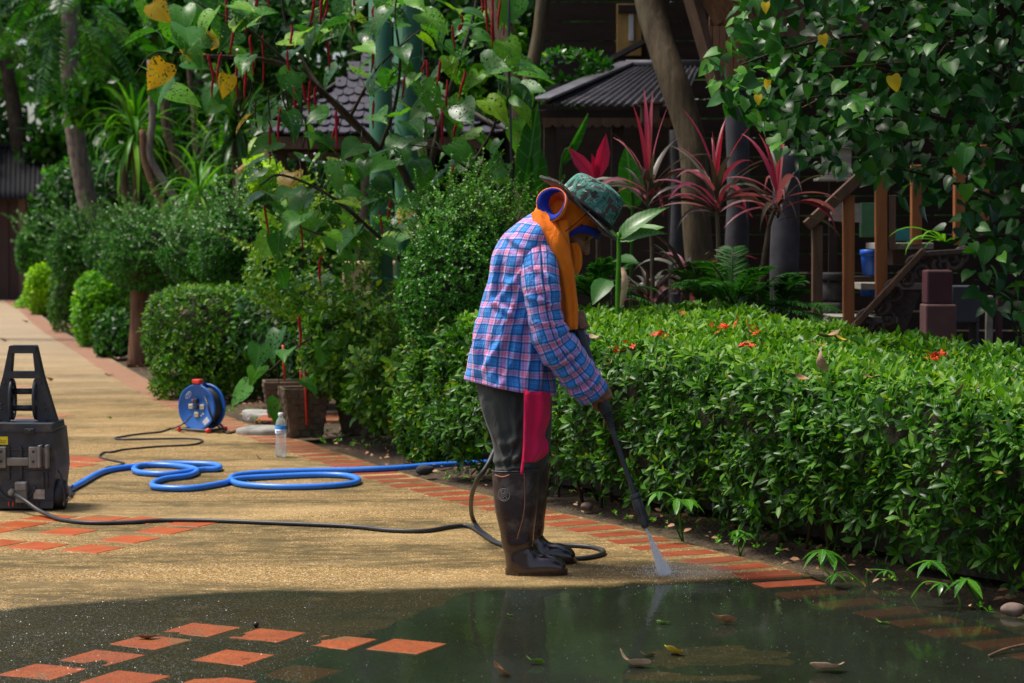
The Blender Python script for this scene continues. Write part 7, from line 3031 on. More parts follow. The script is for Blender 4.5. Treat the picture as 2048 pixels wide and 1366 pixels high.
# ------------------------------------------------------------------ timber house on posts at the right
HY = 20.5
house = thing('timber_house', 'dark timber house behind the plants, with plank wall and gable eave', 'house', (P(1600, 600, HY)[0], HY, 0))
xa, xb = P(1075, 300, HY)[0], P(2200, 300, HY)[0]
nrow_ = 22
zt2 = 4.3
for i in range(nrow_):
    z = .15 + (zt2 - .15) * (i + .5) / nrow_
    mb = MB()
    hgt_ = (zt2 - .15) / nrow_
    mb.box(((xa + xb) / 2, HY + .012 * (i % 2), z), (xb - xa, .04, hgt_ - .008), np.array(Matrix.Rotation(.10, 3, 'X')))
    mb.build('plank', M['wood_dark'], house, False)
wp = P(1258, 60, HY - .06)
mb = MB()
mb.box((wp[0], HY - .06, wp[2]), (.24, .05, .50))
win = mb.build('window_panel', M['yellow_panel'], house, False, None, .004)
mb = MB()
mb.box((wp[0] + .02, HY - .1, wp[2] + .02), (.045, .03, .26))
mb.build('pipe', M['white_pipe'], win, False, None, .004)
mb = MB()
mb.box((wp[0] + .02, HY - .11, wp[2] + .2), (.26, .06, .08))
mb.build('lintel', M['wood_dark'], win, False, None, .004)
# big roof, its eave above the picture
za = 3.15
mb = MB()
q = [(.9, 12.6, za), (9.5, 12.6, za), (9.5, 24, za + 3.2), (.9, 24, za + 3.2)]
mb.add([(a, b, c) for a, b, c in q] + [(a, b, c + .1) for a, b, c in q], [[0, 3, 2, 1], [4, 5, 6, 7], [0, 1, 5, 4], [1, 2, 6, 5], [2, 3, 7, 6], [3, 0, 4, 7]])
mb.build('main_roof', M['wood_dark'], house, False)
# gable boards hanging into the picture
gyY = 12.9
g0, g1 = P(1368, -60, gyY), P(1432, 165, gyY)
mb = MB()
mb.tube([g0, g1], [.055, .055], 4)
mb.build('barge_board', M['wood_brown'], house, False, None, .004)
for i in range(6):
    mb = MB()
    xx0 = 1412 + i * 14
    p0 = P(xx0, -60, gyY)
    p1 = P(xx0, 150 - (5 - i) * 0 + (i % 2) * 3, gyY)
    mb.box(((p0[0] + .02), gyY, (P(xx0, 55, gyY)[2] + p1[2]) / 2), (.038, .025, P(xx0, 50, gyY)[2] - p1[2]))
    mb.build('board', M['wood_gable'], house, False, None, .003)
for i in range(5):
    mb = MB()
    p0, p1 = P(1385 + i * 16, -50, gyY + .06), P(1440 + i * 16, 48, gyY + .02)
    mb.tube([p0, p1], [.034, .034], 4)
    mb.build('soffit_board', M['wood_gable'], house, False)
mb = MB()
c = P(1500, 60, gyY + .2)
mb.box((c[0] + .25, gyY + .25, 2.9), (1.0, .06, 1.0))
mb.build('gable_wall', M['wood_brown'], house, False)

# porch with corrugated roof
porch = thing('porch', 'porch with grey corrugated roof and carved fascia below the timber wall', 'porch', (P(1220, 600, 17)[0], 17, 0))
e0, e1 = P(1085, 208, 16.4), P(1365, 210, 16.4)
h0 = P(1248, 130, 17.6)
h1 = P(1400, 128, 17.6)
corrugated('roof_sheet', 'corrugated', porch, (e0, e1, h1, h0), 17, .012)
mb = MB()
a0, a1 = P(1088, 196, 16.38), P(1252, 126, 17.58)
d_ = unit(a1 - a0)
up_ = np.array([0, 0, 1.0])
sd_ = unit(np.cross(d_, up_))
Rm = np.stack([d_, sd_, np.cross(sd_, d_) * -1], 1)
mb.box((a0 + a1) / 2, (np.linalg.norm(a1 - a0) + .1, .16, .02), np.stack([d_, unit(np.cross([0, 0, 1], d_)), unit(np.cross(d_, unit(np.cross([0, 0, 1], d_))))], 1))
mb.build('hip_flashing', M['corrugated'], porch, False, None, .004)
mb = MB()
mb.tube([P(1085, 190, 16.9), P(1292, 82, 18.4)], [.03, .03], 4)
mb.build('verge_board', M['corrugated_dark'], porch, False)
mb = MB()
mb.tube([P(1252, 128, 17.55), P(1400, 128, 17.55)], .035, 8)
mb.build('ridge_cap', M['corrugated'], porch)
e0z = e0[2]
mb = MB()
mb.box(((e0[0] + e1[0]) / 2, 16.5, e0z - .09), (e1[0] - e0[0] + .1, .05, .10))
mb.build('fascia', M['wood_dark'], porch, False, None, .004)
# scalloped, pierced trim
mb = MB()
pts2 = []
zf = P(1100, 246, 16.45)[2]
fx0, fx1 = P(1085, 240, 16.45)[0], P(1365, 240, 16.45)[0]
ns = 14
for i in range(ns):
    cx_ = fx0 + (i + .5) * (fx1 - fx0) / ns
    m2 = MB()
    w = (fx1 - fx0) / ns
    outl = [(-w / 2, .04), (-w / 2, 0)] + [(-w / 2 * math.cos(a), -.035 * math.sin(a)) for a in np.linspace(.3, 2.84, 7)] + [(w / 2, 0), (w / 2, .04)]
    m2.prism([(cx_ + u, zf + v) for u, v in outl], 'xz', 16.44, 16.46)
    m2.build('scallop', M['wood_brown'], porch, False)
for x in (1100, 1235, 1350):
    mb = MB()
    c = P(x, 400, 16.6)
    mb.box((c[0], 16.6, e0z / 2 - .05), (.10, .10, e0z - .1))
    mb.build('post', M['wood_dark'], porch, False, None, .006)
mb = MB()
mb.box(((e0[0] + e1[0]) / 2, 18.4, 1.1), (e1[0] - e0[0] + .6, .08, 2.2))
mb.build('back_wall', M['wood_dark'], porch, False)
mb = MB()
c = P(1300, 212, 16.2)
mb.box((c[0], 16.2, c[2] - .06), (.14, .10, .14))
mb.box((c[0], 16.18, c[2] + .02), (.20, .16, .02))
kind(mb.build('lantern', M['wood_brown'], porch, False, None, .004), 'stuff')

# round dark posts
for i, (x, w, yt, Y, lab) in enumerate(((1474, 46, 120, 13.2, 'dark round post left of the stairs reaching up to the gable'), (1570, 56, 300, 12.9, 'stout dark round post beside the stair rail'), (1352, 24, 260, 15.5, 'slim dark post in the shade of the porch'))):
    c = P(x, 480, Y)
    rd = w / (FPX / Y) / 2
    ztp = P(x, yt, Y)[2]
    mb = MB()
    zz_ = np.linspace(-.05, max(ztp, 3.2 if i == 0 else ztp), 14)
    mb.tube(np.stack([np.full(14, c[0]) + .006 * np.sin(zz_ * 5), np.full(14, c[1]), zz_], -1), rd * (1 + .05 * np.sin(zz_ * 7)), 16)
    tag(mb.build('round_post', M['dark_post'], None), lab, 'post', 'dark posts under the house')

# ------------------------------------------------------------------ wooden stairs
TY = 12.0
stair = thing('staircase', 'open wooden staircase with sloping handrail and square posts', 'stairs', (P(1700, 640, TY)[0], TY, 0))


def beam(name, p0, p1, w, d, mat, parent=stair, bev=.004):
    p0, p1 = np.asarray(p0), np.asarray(p1)
    a = unit(p1 - p0)
    s = unit(np.cross(a, [0, 1.0, 0]))
    R = np.stack([s, [0, 1.0, 0], a], 1)
    mb = MB()
    mb.box((p0 + p1) / 2, (w, d, np.linalg.norm(p1 - p0)), R)
    return mb.build(name, M[mat], parent, False, None, bev)


beam('handrail', P(1614, 452, TY), P(1745, 330, TY), .062, .07, 'wood_brown')
for (x, y0, y1, w, mt) in ((1634, 450, 720, .058, 'wood_brown'), (1697, 390, 720, .062, 'wood_orange'), (1762, 352, 600, .064, 'wood_orange'), (1783, 390, 500, .04, 'wood_brown'), (1832, 330, 490, .058, 'wood_orange'), (1918, 300, 490, .06, 'wood_orange'), (1968, 290, 450, .05, 'wood_orange')):
    beam('post', P(x, y1, TY + .02), P(x, y0, TY + .02), w, .06, mt)
for (x0, x1, y, Y) in ((1644, 1780, 637, TY + .25), (1708, 1850, 571, TY + .28), (1746, 1850, 492, TY + .3)):
    a, b = P(x0, y, Y), P(x1, y, Y)
    mb = MB()
    mb.box((a + b) / 2, (b[0] - a[0], .5, .038))
    mb.build('tread', M['wood_pale'], stair, False, None, .004)
mb = MB()
a, b = P(1772, 512, TY + .3), P(1850, 512, TY + .3)
mb.box((a + b) / 2, (b[0] - a[0], .42, .10))
mb.build('tread_box', M['wood_brown'], stair, False, None, .004)
beam('stringer', P(1690, 672, TY - .03), P(1848, 500, TY - .03), .036, .05, 'wood_brown')
mb = MB()
pl_ = [P(1700, 690, TY + .06), P(1800, 690, TY + .06), P(1850, 560, TY + .06), P(1850, 510, TY + .06)]
mb.prism([(p[0], p[2]) for p in pl_], 'xz', TY + .05, TY + .08)
mb.build('riser_panel', M['cream'] if False else M['wood_carved'], stair, False)
# carved scrolls
def scroll(c, R0, turns, sgn, phase, rad=.011, n=40):
    t = np.linspace(0, 1, n)
    a = phase + sgn * turns * 2 * math.pi * t
    rr_ = R0 * (1 - .82 * t)
    return np.stack([c[0] + rr_ * np.cos(a), np.full(n, c[1]), c[2] + rr_ * np.sin(a)], -1)


for i, (x, y, R0, sg, ph) in enumerate(((1735, 645, .075, 1, 1.2), (1762, 615, .06, -1, 2.2), (1790, 585, .075, 1, 1.0), (1812, 560, .055, -1, 2.6), (1830, 532, .06, 1, .6), (1860, 528, .06, -1, 1.2), (1885, 532, .055, 1, 2.4), (1905, 520, .06, -1, .2), (1775, 635, .05, 1, 4.0), (1845, 545, .05, -1, 4.0), (1750, 655, .05, -1, 0.3), (1925, 512, .05, 1, 1.0))):
    mb = MB()
    mb.tube(scroll(P(x, y, TY - .03 + .008 * (i % 3)), R0, 1.35, sg, ph), np.linspace(.015, .007, 40), 7)
    mb.build('carved_scroll', M['wood_carved'], stair)
beam('carved_rail', P(1845, 508, TY - .03), P(1960, 500, TY - .03), .03, .04, 'wood_carved')

# maroon pillar with cap, grey cabinet
c = P(1876, 640, 11.75)
pil = thing('maroon_pillar', 'square maroon plinth with worn lower half beside the carved scrolls', 'pillar', (c[0], 11.75, 0))
mb = MB()
z1_, z2_ = P(1876, 608, 11.75)[2], P(1876, 540, 11.75)[2]
mb.box((c[0], 11.75, z1_ / 2), (.175, .175, z1_))
mb.build('base', M['maroon_pale'], pil, False, None, .01)
mb = MB()
mb.box((c[0] - .005, 11.76, (z1_ + z2_) / 2), (.145, .145, z2_ - z1_))
mb.build('shaft', M['maroon'], pil, False, None, .01)
c = P(1932, 640, 12.1)
cab = thing('grey_cabinet', 'dark grey cabinet with open lower shelf next to the maroon plinth', 'cabinet', (c[0], 12.1, 0))
zt_, zm_ = P(1932, 572, 12.1)[2], P(1932, 645, 12.1)[2]
mb = MB()
mb.box((c[0], 12.2, (zt_ + zm_) / 2), (.155, .2, zt_ - zm_))
mb.build('door', M['grey_panel'], cab, False, None, .006)
for sg in (-1, 1):
    mb = MB()
    mb.box((c[0] + sg * .068, 12.2, zm_ / 2), (.016, .2, zm_))
    mb.build('leg', M['grey_panel'], cab, False, None, .003)
for i, (x, w) in enumerate(((1978, .035), (1998, .03))):
    c = P(x, 640, 12.3)
    mb = MB()
    mb.box((c[0], 12.3, .45), (w, .05, .9))
    tag(mb.build('timber_post', M['maroon'] if i else M['wood_pale'], None, False, None, .004), ('pale thin upright beside the grey cabinet', 'maroon upright at the picture edge near the cabinet')[i], 'post')

# things under the house
def bucket(px, y0, y1, w0, w1, Y, mat, label):
    c0, c1 = P(px, y1, Y), P(px, y0, Y)
    s = FPX / Y
    root = thing('bucket', label, 'bucket', c0)
    hh = c1[2] - c0[2]
    Mx = Matrix.Translation([float(v) for v in c0])
    mb = MB()
    a, b = w0 / s / 2, w1 / s / 2
    mb.lathe([(.001, 0), (a, 0), (b, hh * .8), (b * 1.02, hh), (b * .94, hh), (a * .92, .01)], 24)
    mb.build('tub', M[mat], root, True, Mx)
    mb = MB()
    mb.lathe([(b * 1.0, hh * .78), (b * 1.1, hh * .8), (b * 1.1, hh), (b * .98, hh * 1.02)], 24)
    mb.build('rim', M[mat], root, True, Mx)
    return root


bucket(1738, 500, 550, 26, 34, 12.35, 'blue_plastic', 'bright blue plastic bucket on a ledge behind the stairs')
bucket(1737, 572, 592, 30, 34, 12.6, 'blue_plastic', 'blue tub partly hidden below the middle step')
mb = MB()
cl_ = P(1738, 551, 12.4)
mb.box((cl_[0], 12.42, cl_[2] - .021), (.26, .22, .035))
ld = tag(mb.build('ledge', M['wood_dark'], None, False, None, .003), 'dark ledge carrying the blue bucket', 'shelf')
for sg in (-1, 1):
    mb = MB()
    mb.box((cl_[0] + sg * .1, 12.42, (cl_[2] - .04) / 2), (.03, .03, cl_[2] - .04))
    mb.build('leg', M['wood_dark'], ld, False)
mb = MB()
c = P(1690, 425, 12.6)
mb.prism([(c[0] - .09, c[2] - .05), (c[0] + .10, c[2] - .06), (c[0] + .085, c[2] + .055), (c[0] - .075, c[2] + .06)], 'xz', 12.58, 12.66)
tag(mb.build('hanging_box', M['wood_pale'], None, False, None, .006), 'pale tin box hanging behind the handrail', 'box')
bh = thing('birdhouse', 'weathered birdhouse with two round holes under the vine', 'birdhouse', P(1678, 360, 12.5))
c = P(1678, 325, 12.5)
mb = MB()
mb.box((c[0], 12.6, c[2]), (.16, .14, .17))
mb.build('box', M['wood_pale'], bh, False, None, .004)
for dx in (-.02, .022):
    mb = MB()
    mb.tube([(c[0] + dx, 12.528, c[2] - .035), (c[0] + dx, 12.52, c[2] - .035)], .02, 14)
    mb.build('hole', M['black_rubber'], bh)
mb = MB()
mb.box((c[0], 12.56, c[2] - .10), (.26, .2, .018))
mb.build('perch_board', M['wood_pale'], bh, False, None, .003)
mb = MB()
mb.prism([(c[0] - .12, c[2] + .085), (c[0] + .12, c[2] + .085), (c[0], c[2] + .19)], 'xz', 12.5, 12.72)
mb.build('roof', M['wood_pale'], bh, False)
mb = MB()
mb.box((c[0], 12.72, 1.0), (.05, .04, 2.0))
mb.build('post', M['wood_dark'], bh, False)
for i, (x, y, w, h, Y, mt, lab) in enumerate(((1805, 470, .10, .075, 13.0, 'teal_box', 'teal and green box on the upper step'), (1735, 440, .09, .22, 13.3, 'green_box', 'dim greenish canister behind the stair posts'))):
    c = P(x, y, Y)
    mb = MB()
    mb.box(c, (w, .08, h))
    tag(mb.build('storage_box', M[mt], None, False, None, .004), lab, 'box')
# stacked carved stone drum under the first step
dr = thing('stone_drum', 'stacked dark stone drum under the lowest step', 'stone drum', P(1663, 640, 12.6))
for (y0, y1, w) in ((640, 605, 62), (602, 565, 46), (560, 545, 56)):
    a, b = P(1664, y0, 12.6), P(1664, y1, 12.6)
    mb = MB()
    rd = w / (FPX / 12.6) / 2
    mb.tube([a, a + [0, 0, .01], (a + b) / 2, b - [0, 0, .01], b], [rd * .9, rd, rd * .95, rd, rd * .9], 16)
    mb.build('tier', M['stone_dark'], dr)
mb = MB()
a = P(1664, 642, 12.6)
mb.tube([(a[0], 12.6, -.02), (a[0], 12.6, a[2])], [.09, .085], 14)
mb.build('tier', M['stone_dark'], dr)

# ------------------------------------------------------------------ cordylines, dieffenbachia, ferns, banana
cord_me = {k_: [mesh_np('leaf', *strap(1.0, w, dr, 9, li, .4, tw), M[m_]) for (w, dr, li, tw) in v] for k_, m_, v in (
    ('red', 'cordy_red', [(.06, .55, 1.36, .3), (.065, .9, 1.22, .5), (.055, .3, 1.45, .0)]),
    ('pink', 'cordy_pink', [(.075, 1.3, .75, .6), (.08, 1.9, .7, .9), (.07, 1.0, .35, .5), (.075, 2.2, .5, 1.2)]),
    ('dark', 'cordy_dark', [(.08, 1.3, 1.0, .5), (.085, 1.9, .75, .9), (.08, .9, 1.15, .4), (.075, 1.6, .3, 1.1)]))}


def cordyline(px, py, Y, stem_px, label, seed, nred=9, npink=16, ndark=24, L=.40):
    r = np.random.default_rng(seed)
    c = P(px, py, Y)
    b = P(stem_px[0][0], 480, Y)
    root = thing('cordyline', label, 'plant', (b[0], Y, 0), 'red leaved cordylines')
    mb = MB()
    pts = [np.array([b[0], Y, -.03])] + [P(*q, Y) for q in stem_px[1:]] + [c]
    mb.tube(spline(np.array(pts), 16), np.linspace(.014, .011, 16), 8)
    mb.build('stem', M['bark_brown'], root)
    for kk, n, zo in (('red', nred, .05), ('pink', npink, -.02), ('dark', ndark, -.05)):
        for i in range(n):
            a = i * 2.4 + r.normal(0, .3)
            l_ = L * r.uniform(.75, 1.15)
            me = cord_me[kk][r.integers(len(cord_me[kk]))]
            obj('leaf', me, root, Matrix.Translation([float(v) for v in c + np.array([0, 0, zo + r.uniform(-.06, .06)])]) @ Matrix.Rotation(a, 4, 'Z') @ Matrix.Rotation(r.normal(0, .12), 4, 'X') @ Matrix.Scale(l_, 4))


cordyline(1296, 385, 11.6, [(1310, 640), (1304, 500)], 'cordyline with upright crimson leaves right of the hat', 1, 6, 6, 18, .45)
cordyline(1432, 400, 11.4, [(1440, 640), (1437, 520)], 'largest cordyline with pink drooping leaves in the middle', 2, 7, 16, 12, .46)
cordyline(1556, 405, 11.3, [(1480, 640), (1530, 500)], 'cordyline on a thin slanting stem by the handrail', 3, 6, 12, 9, .43)
cordyline(1375, 560, 11.8, [(1375, 650), (1375, 600)], 'low dark cordyline at the foot of the leaning trunk', 4, 0, 4, 34, .42)
cordyline(1300, 590, 11.7, [(1300, 650), (1300, 620)], 'low bronze cordyline behind the hedge near the dieffenbachia', 5, 0, 6, 28, .36)

# broad magenta leaves
mg = thing('magenta_plant', 'ti plant with broad magenta leaves above the hat', 'plant', (P(1200, 480, 11.9)[0], 11.9, 0))
mag_me = mesh_np('leaf', *leaf_rows([(0, .015, 0), (.15, .07, .01), (.4, .14, .02), (.65, .13, .02), (.85, .06, .01), (1, .003, 0)], .45, .12, 1), M['cordy_mag'])
mb = MB()
mb.tube([(P(1200, 480, 11.9)[0], 11.9, -.03), P(1196, 470, 11.9), P(1194, 362, 11.9)], .013, 8)
mb.build('stem', M['bark_brown'], mg)
for (dx, dz, L, nx) in ((.22, 1, .27, .3), (-.75, .85, .25, -.4), (-.1, .7, .16, .5)):
    R = frames(np.array([[dx, -.15, dz]]), np.array([[nx, -1, .3]]))[0]
    obj('leaf', mag_me, mg, mat4(R, P(1194, 362, 11.9), (L * 1.1, L, L)))

ban_me = mesh_np('leaf', *leaf_rows([(0, .012, 0), (.08, .09, .01), (.25, .15, .02), (.5, .16, .02), (.75, .12, .02), (.92, .05, .01), (1, .003, 0)], .5, .10, 1), M['banana'])
for i, (base, tip, L, wsc, nrm, lab) in enumerate((
        ((1122, 330), (1182, 228), .50, .55, (.6, -.6, .3), 'single upright green leaf rising above the hat brim'),
        ((1050, 400), (1070, 205), .68, .8, (-.3, -1, .1), 'tall pale green paddle leaf in front of the forked trunk'),
        ((1062, 420), (1080, 285), .55, 1.2, (.4, -1, .2), 'broad green paddle leaf behind the tea shrub'),
        ((1265, 420), (1255, 290), .5, 1.3, (.1, -1, .2), 'wide dark green paddle leaf behind the magenta leaves'))):
    Y = 12.4
    b, t = P(*base, Y), P(*tip, Y)
    root = thing('paddle_leaf_plant', lab, 'plant', (b[0], Y, 0), 'paddle leaved plants')
    mb = MB()
    mb.tube(spline([(b[0], Y, -.03), (b[0] - .01, Y, b[2] * .6), b, b * .6 + t * .4], 12), np.linspace(.012, .006, 12), 7)
    mb.build('stalk', M['strap_o'], root)
    R = frames((t - b)[None], np.array([nrm], float))[0]
    ln = np.linalg.norm(t - b)
    obj('leaf', ban_me, root, mat4(R, b, (ln * wsc, ln, ln)))

# dieffenbachia
df = thing('dieffenbachia', 'dieffenbachia with pale veined leaves touching the hat brim', 'plant', (P(1240, 480, 10.9)[0], 10.9, 0))
mb = MB()
mb.tube(spline([(P(1240, 480, 10.9)[0], 10.9, -.03), P(1236, 620, 10.9), P(1238, 520, 10.9), P(1237, 465, 10.9)], 12), np.linspace(.018, .010, 12), 9)
mb.build('stem', M['strap_o'], df)
die_me = mesh_np('leaf', *leaf_rows([(0, .02, 0), (.08, .10, .02), (.2, .16, .03), (.38, .19, .03), (.58, .18, .03), (.78, .12, .02), (.92, .045, .01), (1, .004, 0)], .3, .5, 2, .02), M['dieff'])
for (b, d, L, n_) in (((1238, 478), (.75, -.3, .95), .28, (-.5, -.8, .7)), ((1237, 482), (1.0, -.35, .55), .23, (-.2, -.7, .8)), ((1238, 480), (-.3, -.6, .5), .16, (.3, -.6, .8))):
    R = frames(np.array([d]), np.array([n_]))[0]
    obj('leaf', die_me, df, mat4(R, P(*b, 10.9), (L, L, L)))
dk_me = mesh_np('leaf', *leaf_rows([(0, .02, 0), (.1, .2, .06), (.3, .32, .05), (.55, .30, .03), (.8, .16, .02), (1, .004, 0)], .2, .3, 2), M['vine_o'])
for (b, d, L) in (((1255, 480), (.7, -.4, .5), .2), ((1215, 560), (-.3, -.5, -.3), .18), ((1230, 520), (.5, -.6, .1), .16)):
    R = frames(np.array([d]), np.array([[0, -.6, .9]]))[0]
    obj('leaf', dk_me, df, mat4(R, P(*b, 11.0), (L, L, L)))
mb = MB()
C = spline([P(1245, 535, 10.86), P(1250, 560, 10.84), P(1247, 590, 10.85), P(1242, 615, 10.86)], 8)
Vd = []
for i, q in enumerate(C):
    w = .018 * math.sin(math.pi * (.15 + .75 * i / 7))
    Vd += [q + [-w, 0, 0], q + [0, -.008, 0], q + [w, 0, 0]]
mb.add(Vd, [[i * 3 + c_, i * 3 + c_ + 1, i * 3 + 4 + c_, i * 3 + 3 + c_] for i in range(7) for c_ in range(2)])
mb.build('withered_leaf', M['dry_pale'], df)

# ferns
def fern(px, py, Y, n, L, label, seed, fan=(-1.2, 1.2)):
    r = np.random.default_rng(seed)
    c = P(px, py, Y)
    c[2] = max(c[2], .25)
    root = thing('fern', label, 'fern', (c[0], Y, 0), 'ferns behind the hedge')
    mb = MB()
    mb.tube([(c[0], Y, -.03), c], [.03, .025], 8)
    mb.build('rootstock', M['bark_dark'], root)
    for i in range(n):
        a = fan[0] + (fan[1] - fan[0]) * (i + .5) / n + r.normal(0, .1)
        d = np.array([math.sin(a), -.35 + r.normal(0, .3), math.cos(a) * .9 + .15])
        frond(root, c + r.normal(0, .02, 3), d, L * r.uniform(.8, 1.15), 40, .10, 'fern', seed * 50 + i, .45, 'frond', .055)


fern(1470, 625, 10.9, 13, .52, 'green fern arching over the dark posts', 1, (-1.0, 1.5))
fern(1190, 610, 11.4, 11, .45, 'dark fern between the person and the dieffenbachia', 2, (-1.3, 1.2))
fern(1545, 640, 11.0, 9, .42, 'fern with low fronds in front of the stout round post', 3, (-1.2, 1.5))
fern(1420, 620, 11.6, 8, .5, 'dark upright fern among the cordylines', 4, (-.6, .9))
# arching bright leaves in front of the carved scrolls
og = thing('arching_plant', 'orchid like plant with arching yellow green leaves before the stairs', 'plant', P(1850, 520, 11.3))
ar_me = [mesh_np('leaf', *strap(1.0, .10, dr, 9, li, .35, .2), M['strap_o']) for dr, li in ((1.7, .7), (2.2, .5), (1.3, .3))]
mb = MB()
mb.tube(spline([P(1925, 470, 11.3), P(1900, 488, 11.3), P(1880, 480, 11.3)], 8), .012, 7)
mb.build('stem', M['strap_dark'], og)
for i, (a, L) in enumerate(((1.5, .34), (1.9, .30), (1.2, .28), (2.4, .26), (-1.6, .25), (.4, .2), (2.9, .2), (-2.4, .22))):
    obj('leaf', ar_me[i % 3], og, Matrix.Translation([float(v) for v in P(1888, 486, 11.3)]) @ Matrix.Rotation(a, 4, 'Z') @ Matrix.Scale(L, 4))

# ------------------------------------------------------------------ vine shrub hanging in from the right
vy = 9.9
vine = thing('vine_shrub', 'dense dark heart leaved shrub overhanging the stairs', 'shrub', (P(2150, 640, vy)[0], vy, 0))
rr = np.random.default_rng(123)
vlimbs = [[(2160, 760, 10.3), (2140, 500, 10.3), (2100, 300, 10.2), (2020, 180, 10.1), (1900, 110, 10), (1760, 70, 9.9), (1600, 90, 9.8), (1480, 130, 9.75)],
          [(2100, 300, 10.2), (1960, 260, 10), (1820, 220, 9.9), (1680, 190, 9.85), (1560, 210, 9.8)], [(2140, 500, 10.3), (2040, 420, 10.1), (1950, 380, 10), (1850, 350, 9.9), (1770, 330, 9.9)],
          [(2150, 620, 10.3), (2050, 600, 10.0), (1980, 570, 9.85), (1950, 560, 9.8)], [(1900, 110, 10), (1780, -10, 9.9), (1640, -40, 9.8), (1520, -20, 9.8)], [(2020, 180, 10.1), (2030, 40, 9.9), (2040, -60, 9.9)], [(2050, 480, 10.1), (1990, 470, 9.9), (1930, 480, 9.8)]]
for i, pts in enumerate(vlimbs):
    mb = MB()
    mb.tube(spline(np.array([P(*q) for q in pts]), 28), np.linspace(.03 if i == 0 else .014, .004, 28), 7)
    mb.build('trunk' if i == 0 else 'branch', M['bark_dark'], vine)
# silhouette in the picture as height limits by column
vx = np.array([1420, 1450, 1500, 1540, 1600, 1660, 1720, 1800, 1860, 1920, 1960, 2000, 2048, 2300])
vb = np.array([150, 200, 240, 290, 320, 330, 380, 400, 420, 500, 620, 660, 690, 700])
N_ = 5200
x = rr.uniform(1420, 2300, N_)
y = rr.uniform(-160, 700, N_)
nv_ = Sines(124, .022, 14, 2)(np.stack([x, y], -1))
okv = (y < np.interp(x, vx, vb) + 26 * nv_) & (y > np.interp(x, [1420, 1450, 1475, 1492], [105, 70, 10, -200]))
okv &= rr.uniform(0, 1, N_) < np.interp(x, [1420, 1600, 1800, 2048], [.85, .85, .8, .85])
okv &= ~((y > 300) & (rr.uniform(0, 1, N_) < .35))
# thinner over the stairs
thin = (y > 380) & (x > 1750) & (x < 1935)
okv &= ~(thin & (rr.uniform(0, 1, N_) < .75))
x, y = x[okv], y[okv]
Y_ = rr.uniform(9.3, 10.6, len(x)) + .3 * nv_[okv]
pos = np.stack([P(a, b, c_) for a, b, c_ in zip(x, y, Y_)])
d = np.stack([rr.normal(-.15, .75, len(x)), rr.normal(-.45, .5, len(x)), rr.normal(-.6, .45, len(x))], -1)
nrm = np.stack([rr.normal(-.1, .55, len(x)), rr.normal(-.35, .5, len(x)), np.full(len(x), .8)], -1)
R = frames(d, nrm)
S = rr.uniform(.05, .095, len(x))
c_ = rr.uniform(0, .9, len(x))
c_ = np.clip(c_ + .25 * smooth(1640, 1450, x), 0, 1)  # light on the left edge is put into the leaf colours
front_ = np.argsort(Y_ + rr.uniform(0, .5, len(x)) + 4 * (x > 2060) + 4 * (y < -10))[:280]
m = np.ones(len(x), bool)
m[front_] = False
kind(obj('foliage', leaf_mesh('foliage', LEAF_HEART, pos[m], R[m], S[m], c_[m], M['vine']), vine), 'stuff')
vl_me = mesh_np('leaf', *leaf_rows([(0.0, .02, .02), (.06, .28, .15), (.18, .42, .15), (.36, .44, .09), (.56, .36, .05), (.75, .22, .03), (.89, .08, 0), (1.0, .004, 0)], .2, .2, 2), M['vine_o'])
vy_me = mesh_np('leaf', *LEAF_BIG, M['vine_yellow'])
for i in front_:
    obj('leaf', vl_me, vine, mat4(R[i], pos[i], S[i]))
for (a, b, L) in ((1784, 152, .080), (1645, 70, .055), (1535, 160, .04), (1517, 190, .045), (1532, 5, .05)):
    Rr = frames(np.array([[rr.normal(0, .4), -.2, -1.0]]), np.array([[rr.normal(0, .3), -1, .35]]))[0]
    obj('leaf', vy_me, vine, mat4(Rr, P(a, b, 9.25), (L, L, L)))
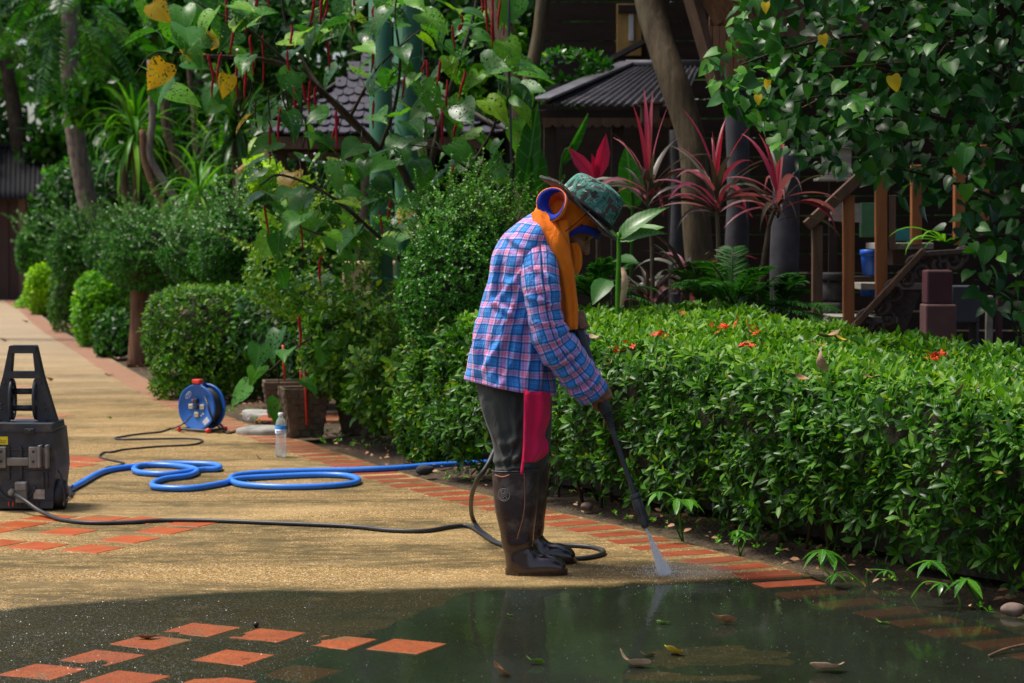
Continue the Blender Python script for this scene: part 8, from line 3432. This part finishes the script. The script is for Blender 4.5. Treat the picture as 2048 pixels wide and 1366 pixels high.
# a few woody twigs inside the shrub
mb = MB()
for i in range(90):
    j = rr.integers(len(pos))
    q = pos[j]
    e = q + np.array([rr.normal(.15, .1), rr.normal(.15, .1), rr.normal(.08, .1)])
    mb.tube(spline([q, (q + e) / 2 + rr.normal(0, .02, 3), e], 5), .0028, 4)
kind(mb.build('twig', M['twig'], vine), 'stuff')

# tall shade trees that close the canopy over the garden
for i, (x, Y, z, rx, rz, n_, fo, lab) in enumerate((
        (-6.2, 40, 6.6, 3.6, 3.0, 1500, 'deep', 'tall dark tree standing over the far gate'), (-2.6, 36, 6.4, 3.2, 2.6, 1500, 'deep', 'tall dark tree behind the palm'),
        (.2, 31, 5.6, 3.0, 2.4, 1500, 'deep', 'tall dark tree rising behind the pavilion'), (-10.5, 44, 6.0, 3.4, 3.4, 1300, 'deep', 'tall tree at the far side of the gate'))):
    root = thing('shade_tree', lab, 'tree', (x, Y, 0))
    mb = MB()
    mb.tube(spline([(x, Y, -.1), (x + .2, Y, 2.5), (x - .1, Y, 5)], 12), np.linspace(.24, .14, 12), 10)
    mb.build('trunk', M['bark_dark'], root)
    crown_leaves(np.array([x, Y, z]), (rx, rx * .8, rz), n_, .34, fo, 600 + i, LEAF_OVAL, 5, .2, root, .02, 'crown')
# upper crown of the heart leaved shrub, added out of view to block sky
crown_leaves(np.array([3.6, 10.2, 3.7]), (2.3, 1.7, .9), 2600, .11, 'vine', 650, LEAF_HEART, 4, .2, vine, 0.0, 'crown')

# unseen spreading tree right of the camera, added to shade the hedge there
root = thing('shade_tree', 'wide tree outside the picture, shading the near end of the hedge', 'tree', (4.6, 4.6, 0))
mb = MB()
mb.tube(spline([(4.6, 4.6, -.1), (4.5, 4.7, 1.6), (4.2, 4.9, 3.4)], 12), np.linspace(.2, .13, 12), 10)
mb.build('trunk', M['bark_dark'], root)
crown_leaves(np.array([3.7, 4.9, 4.2]), (2.3, 2.9, 1.2), 2200, .2, 'deep', 660, LEAF_OVAL, 4, .1, root, 0.0, 'crown')
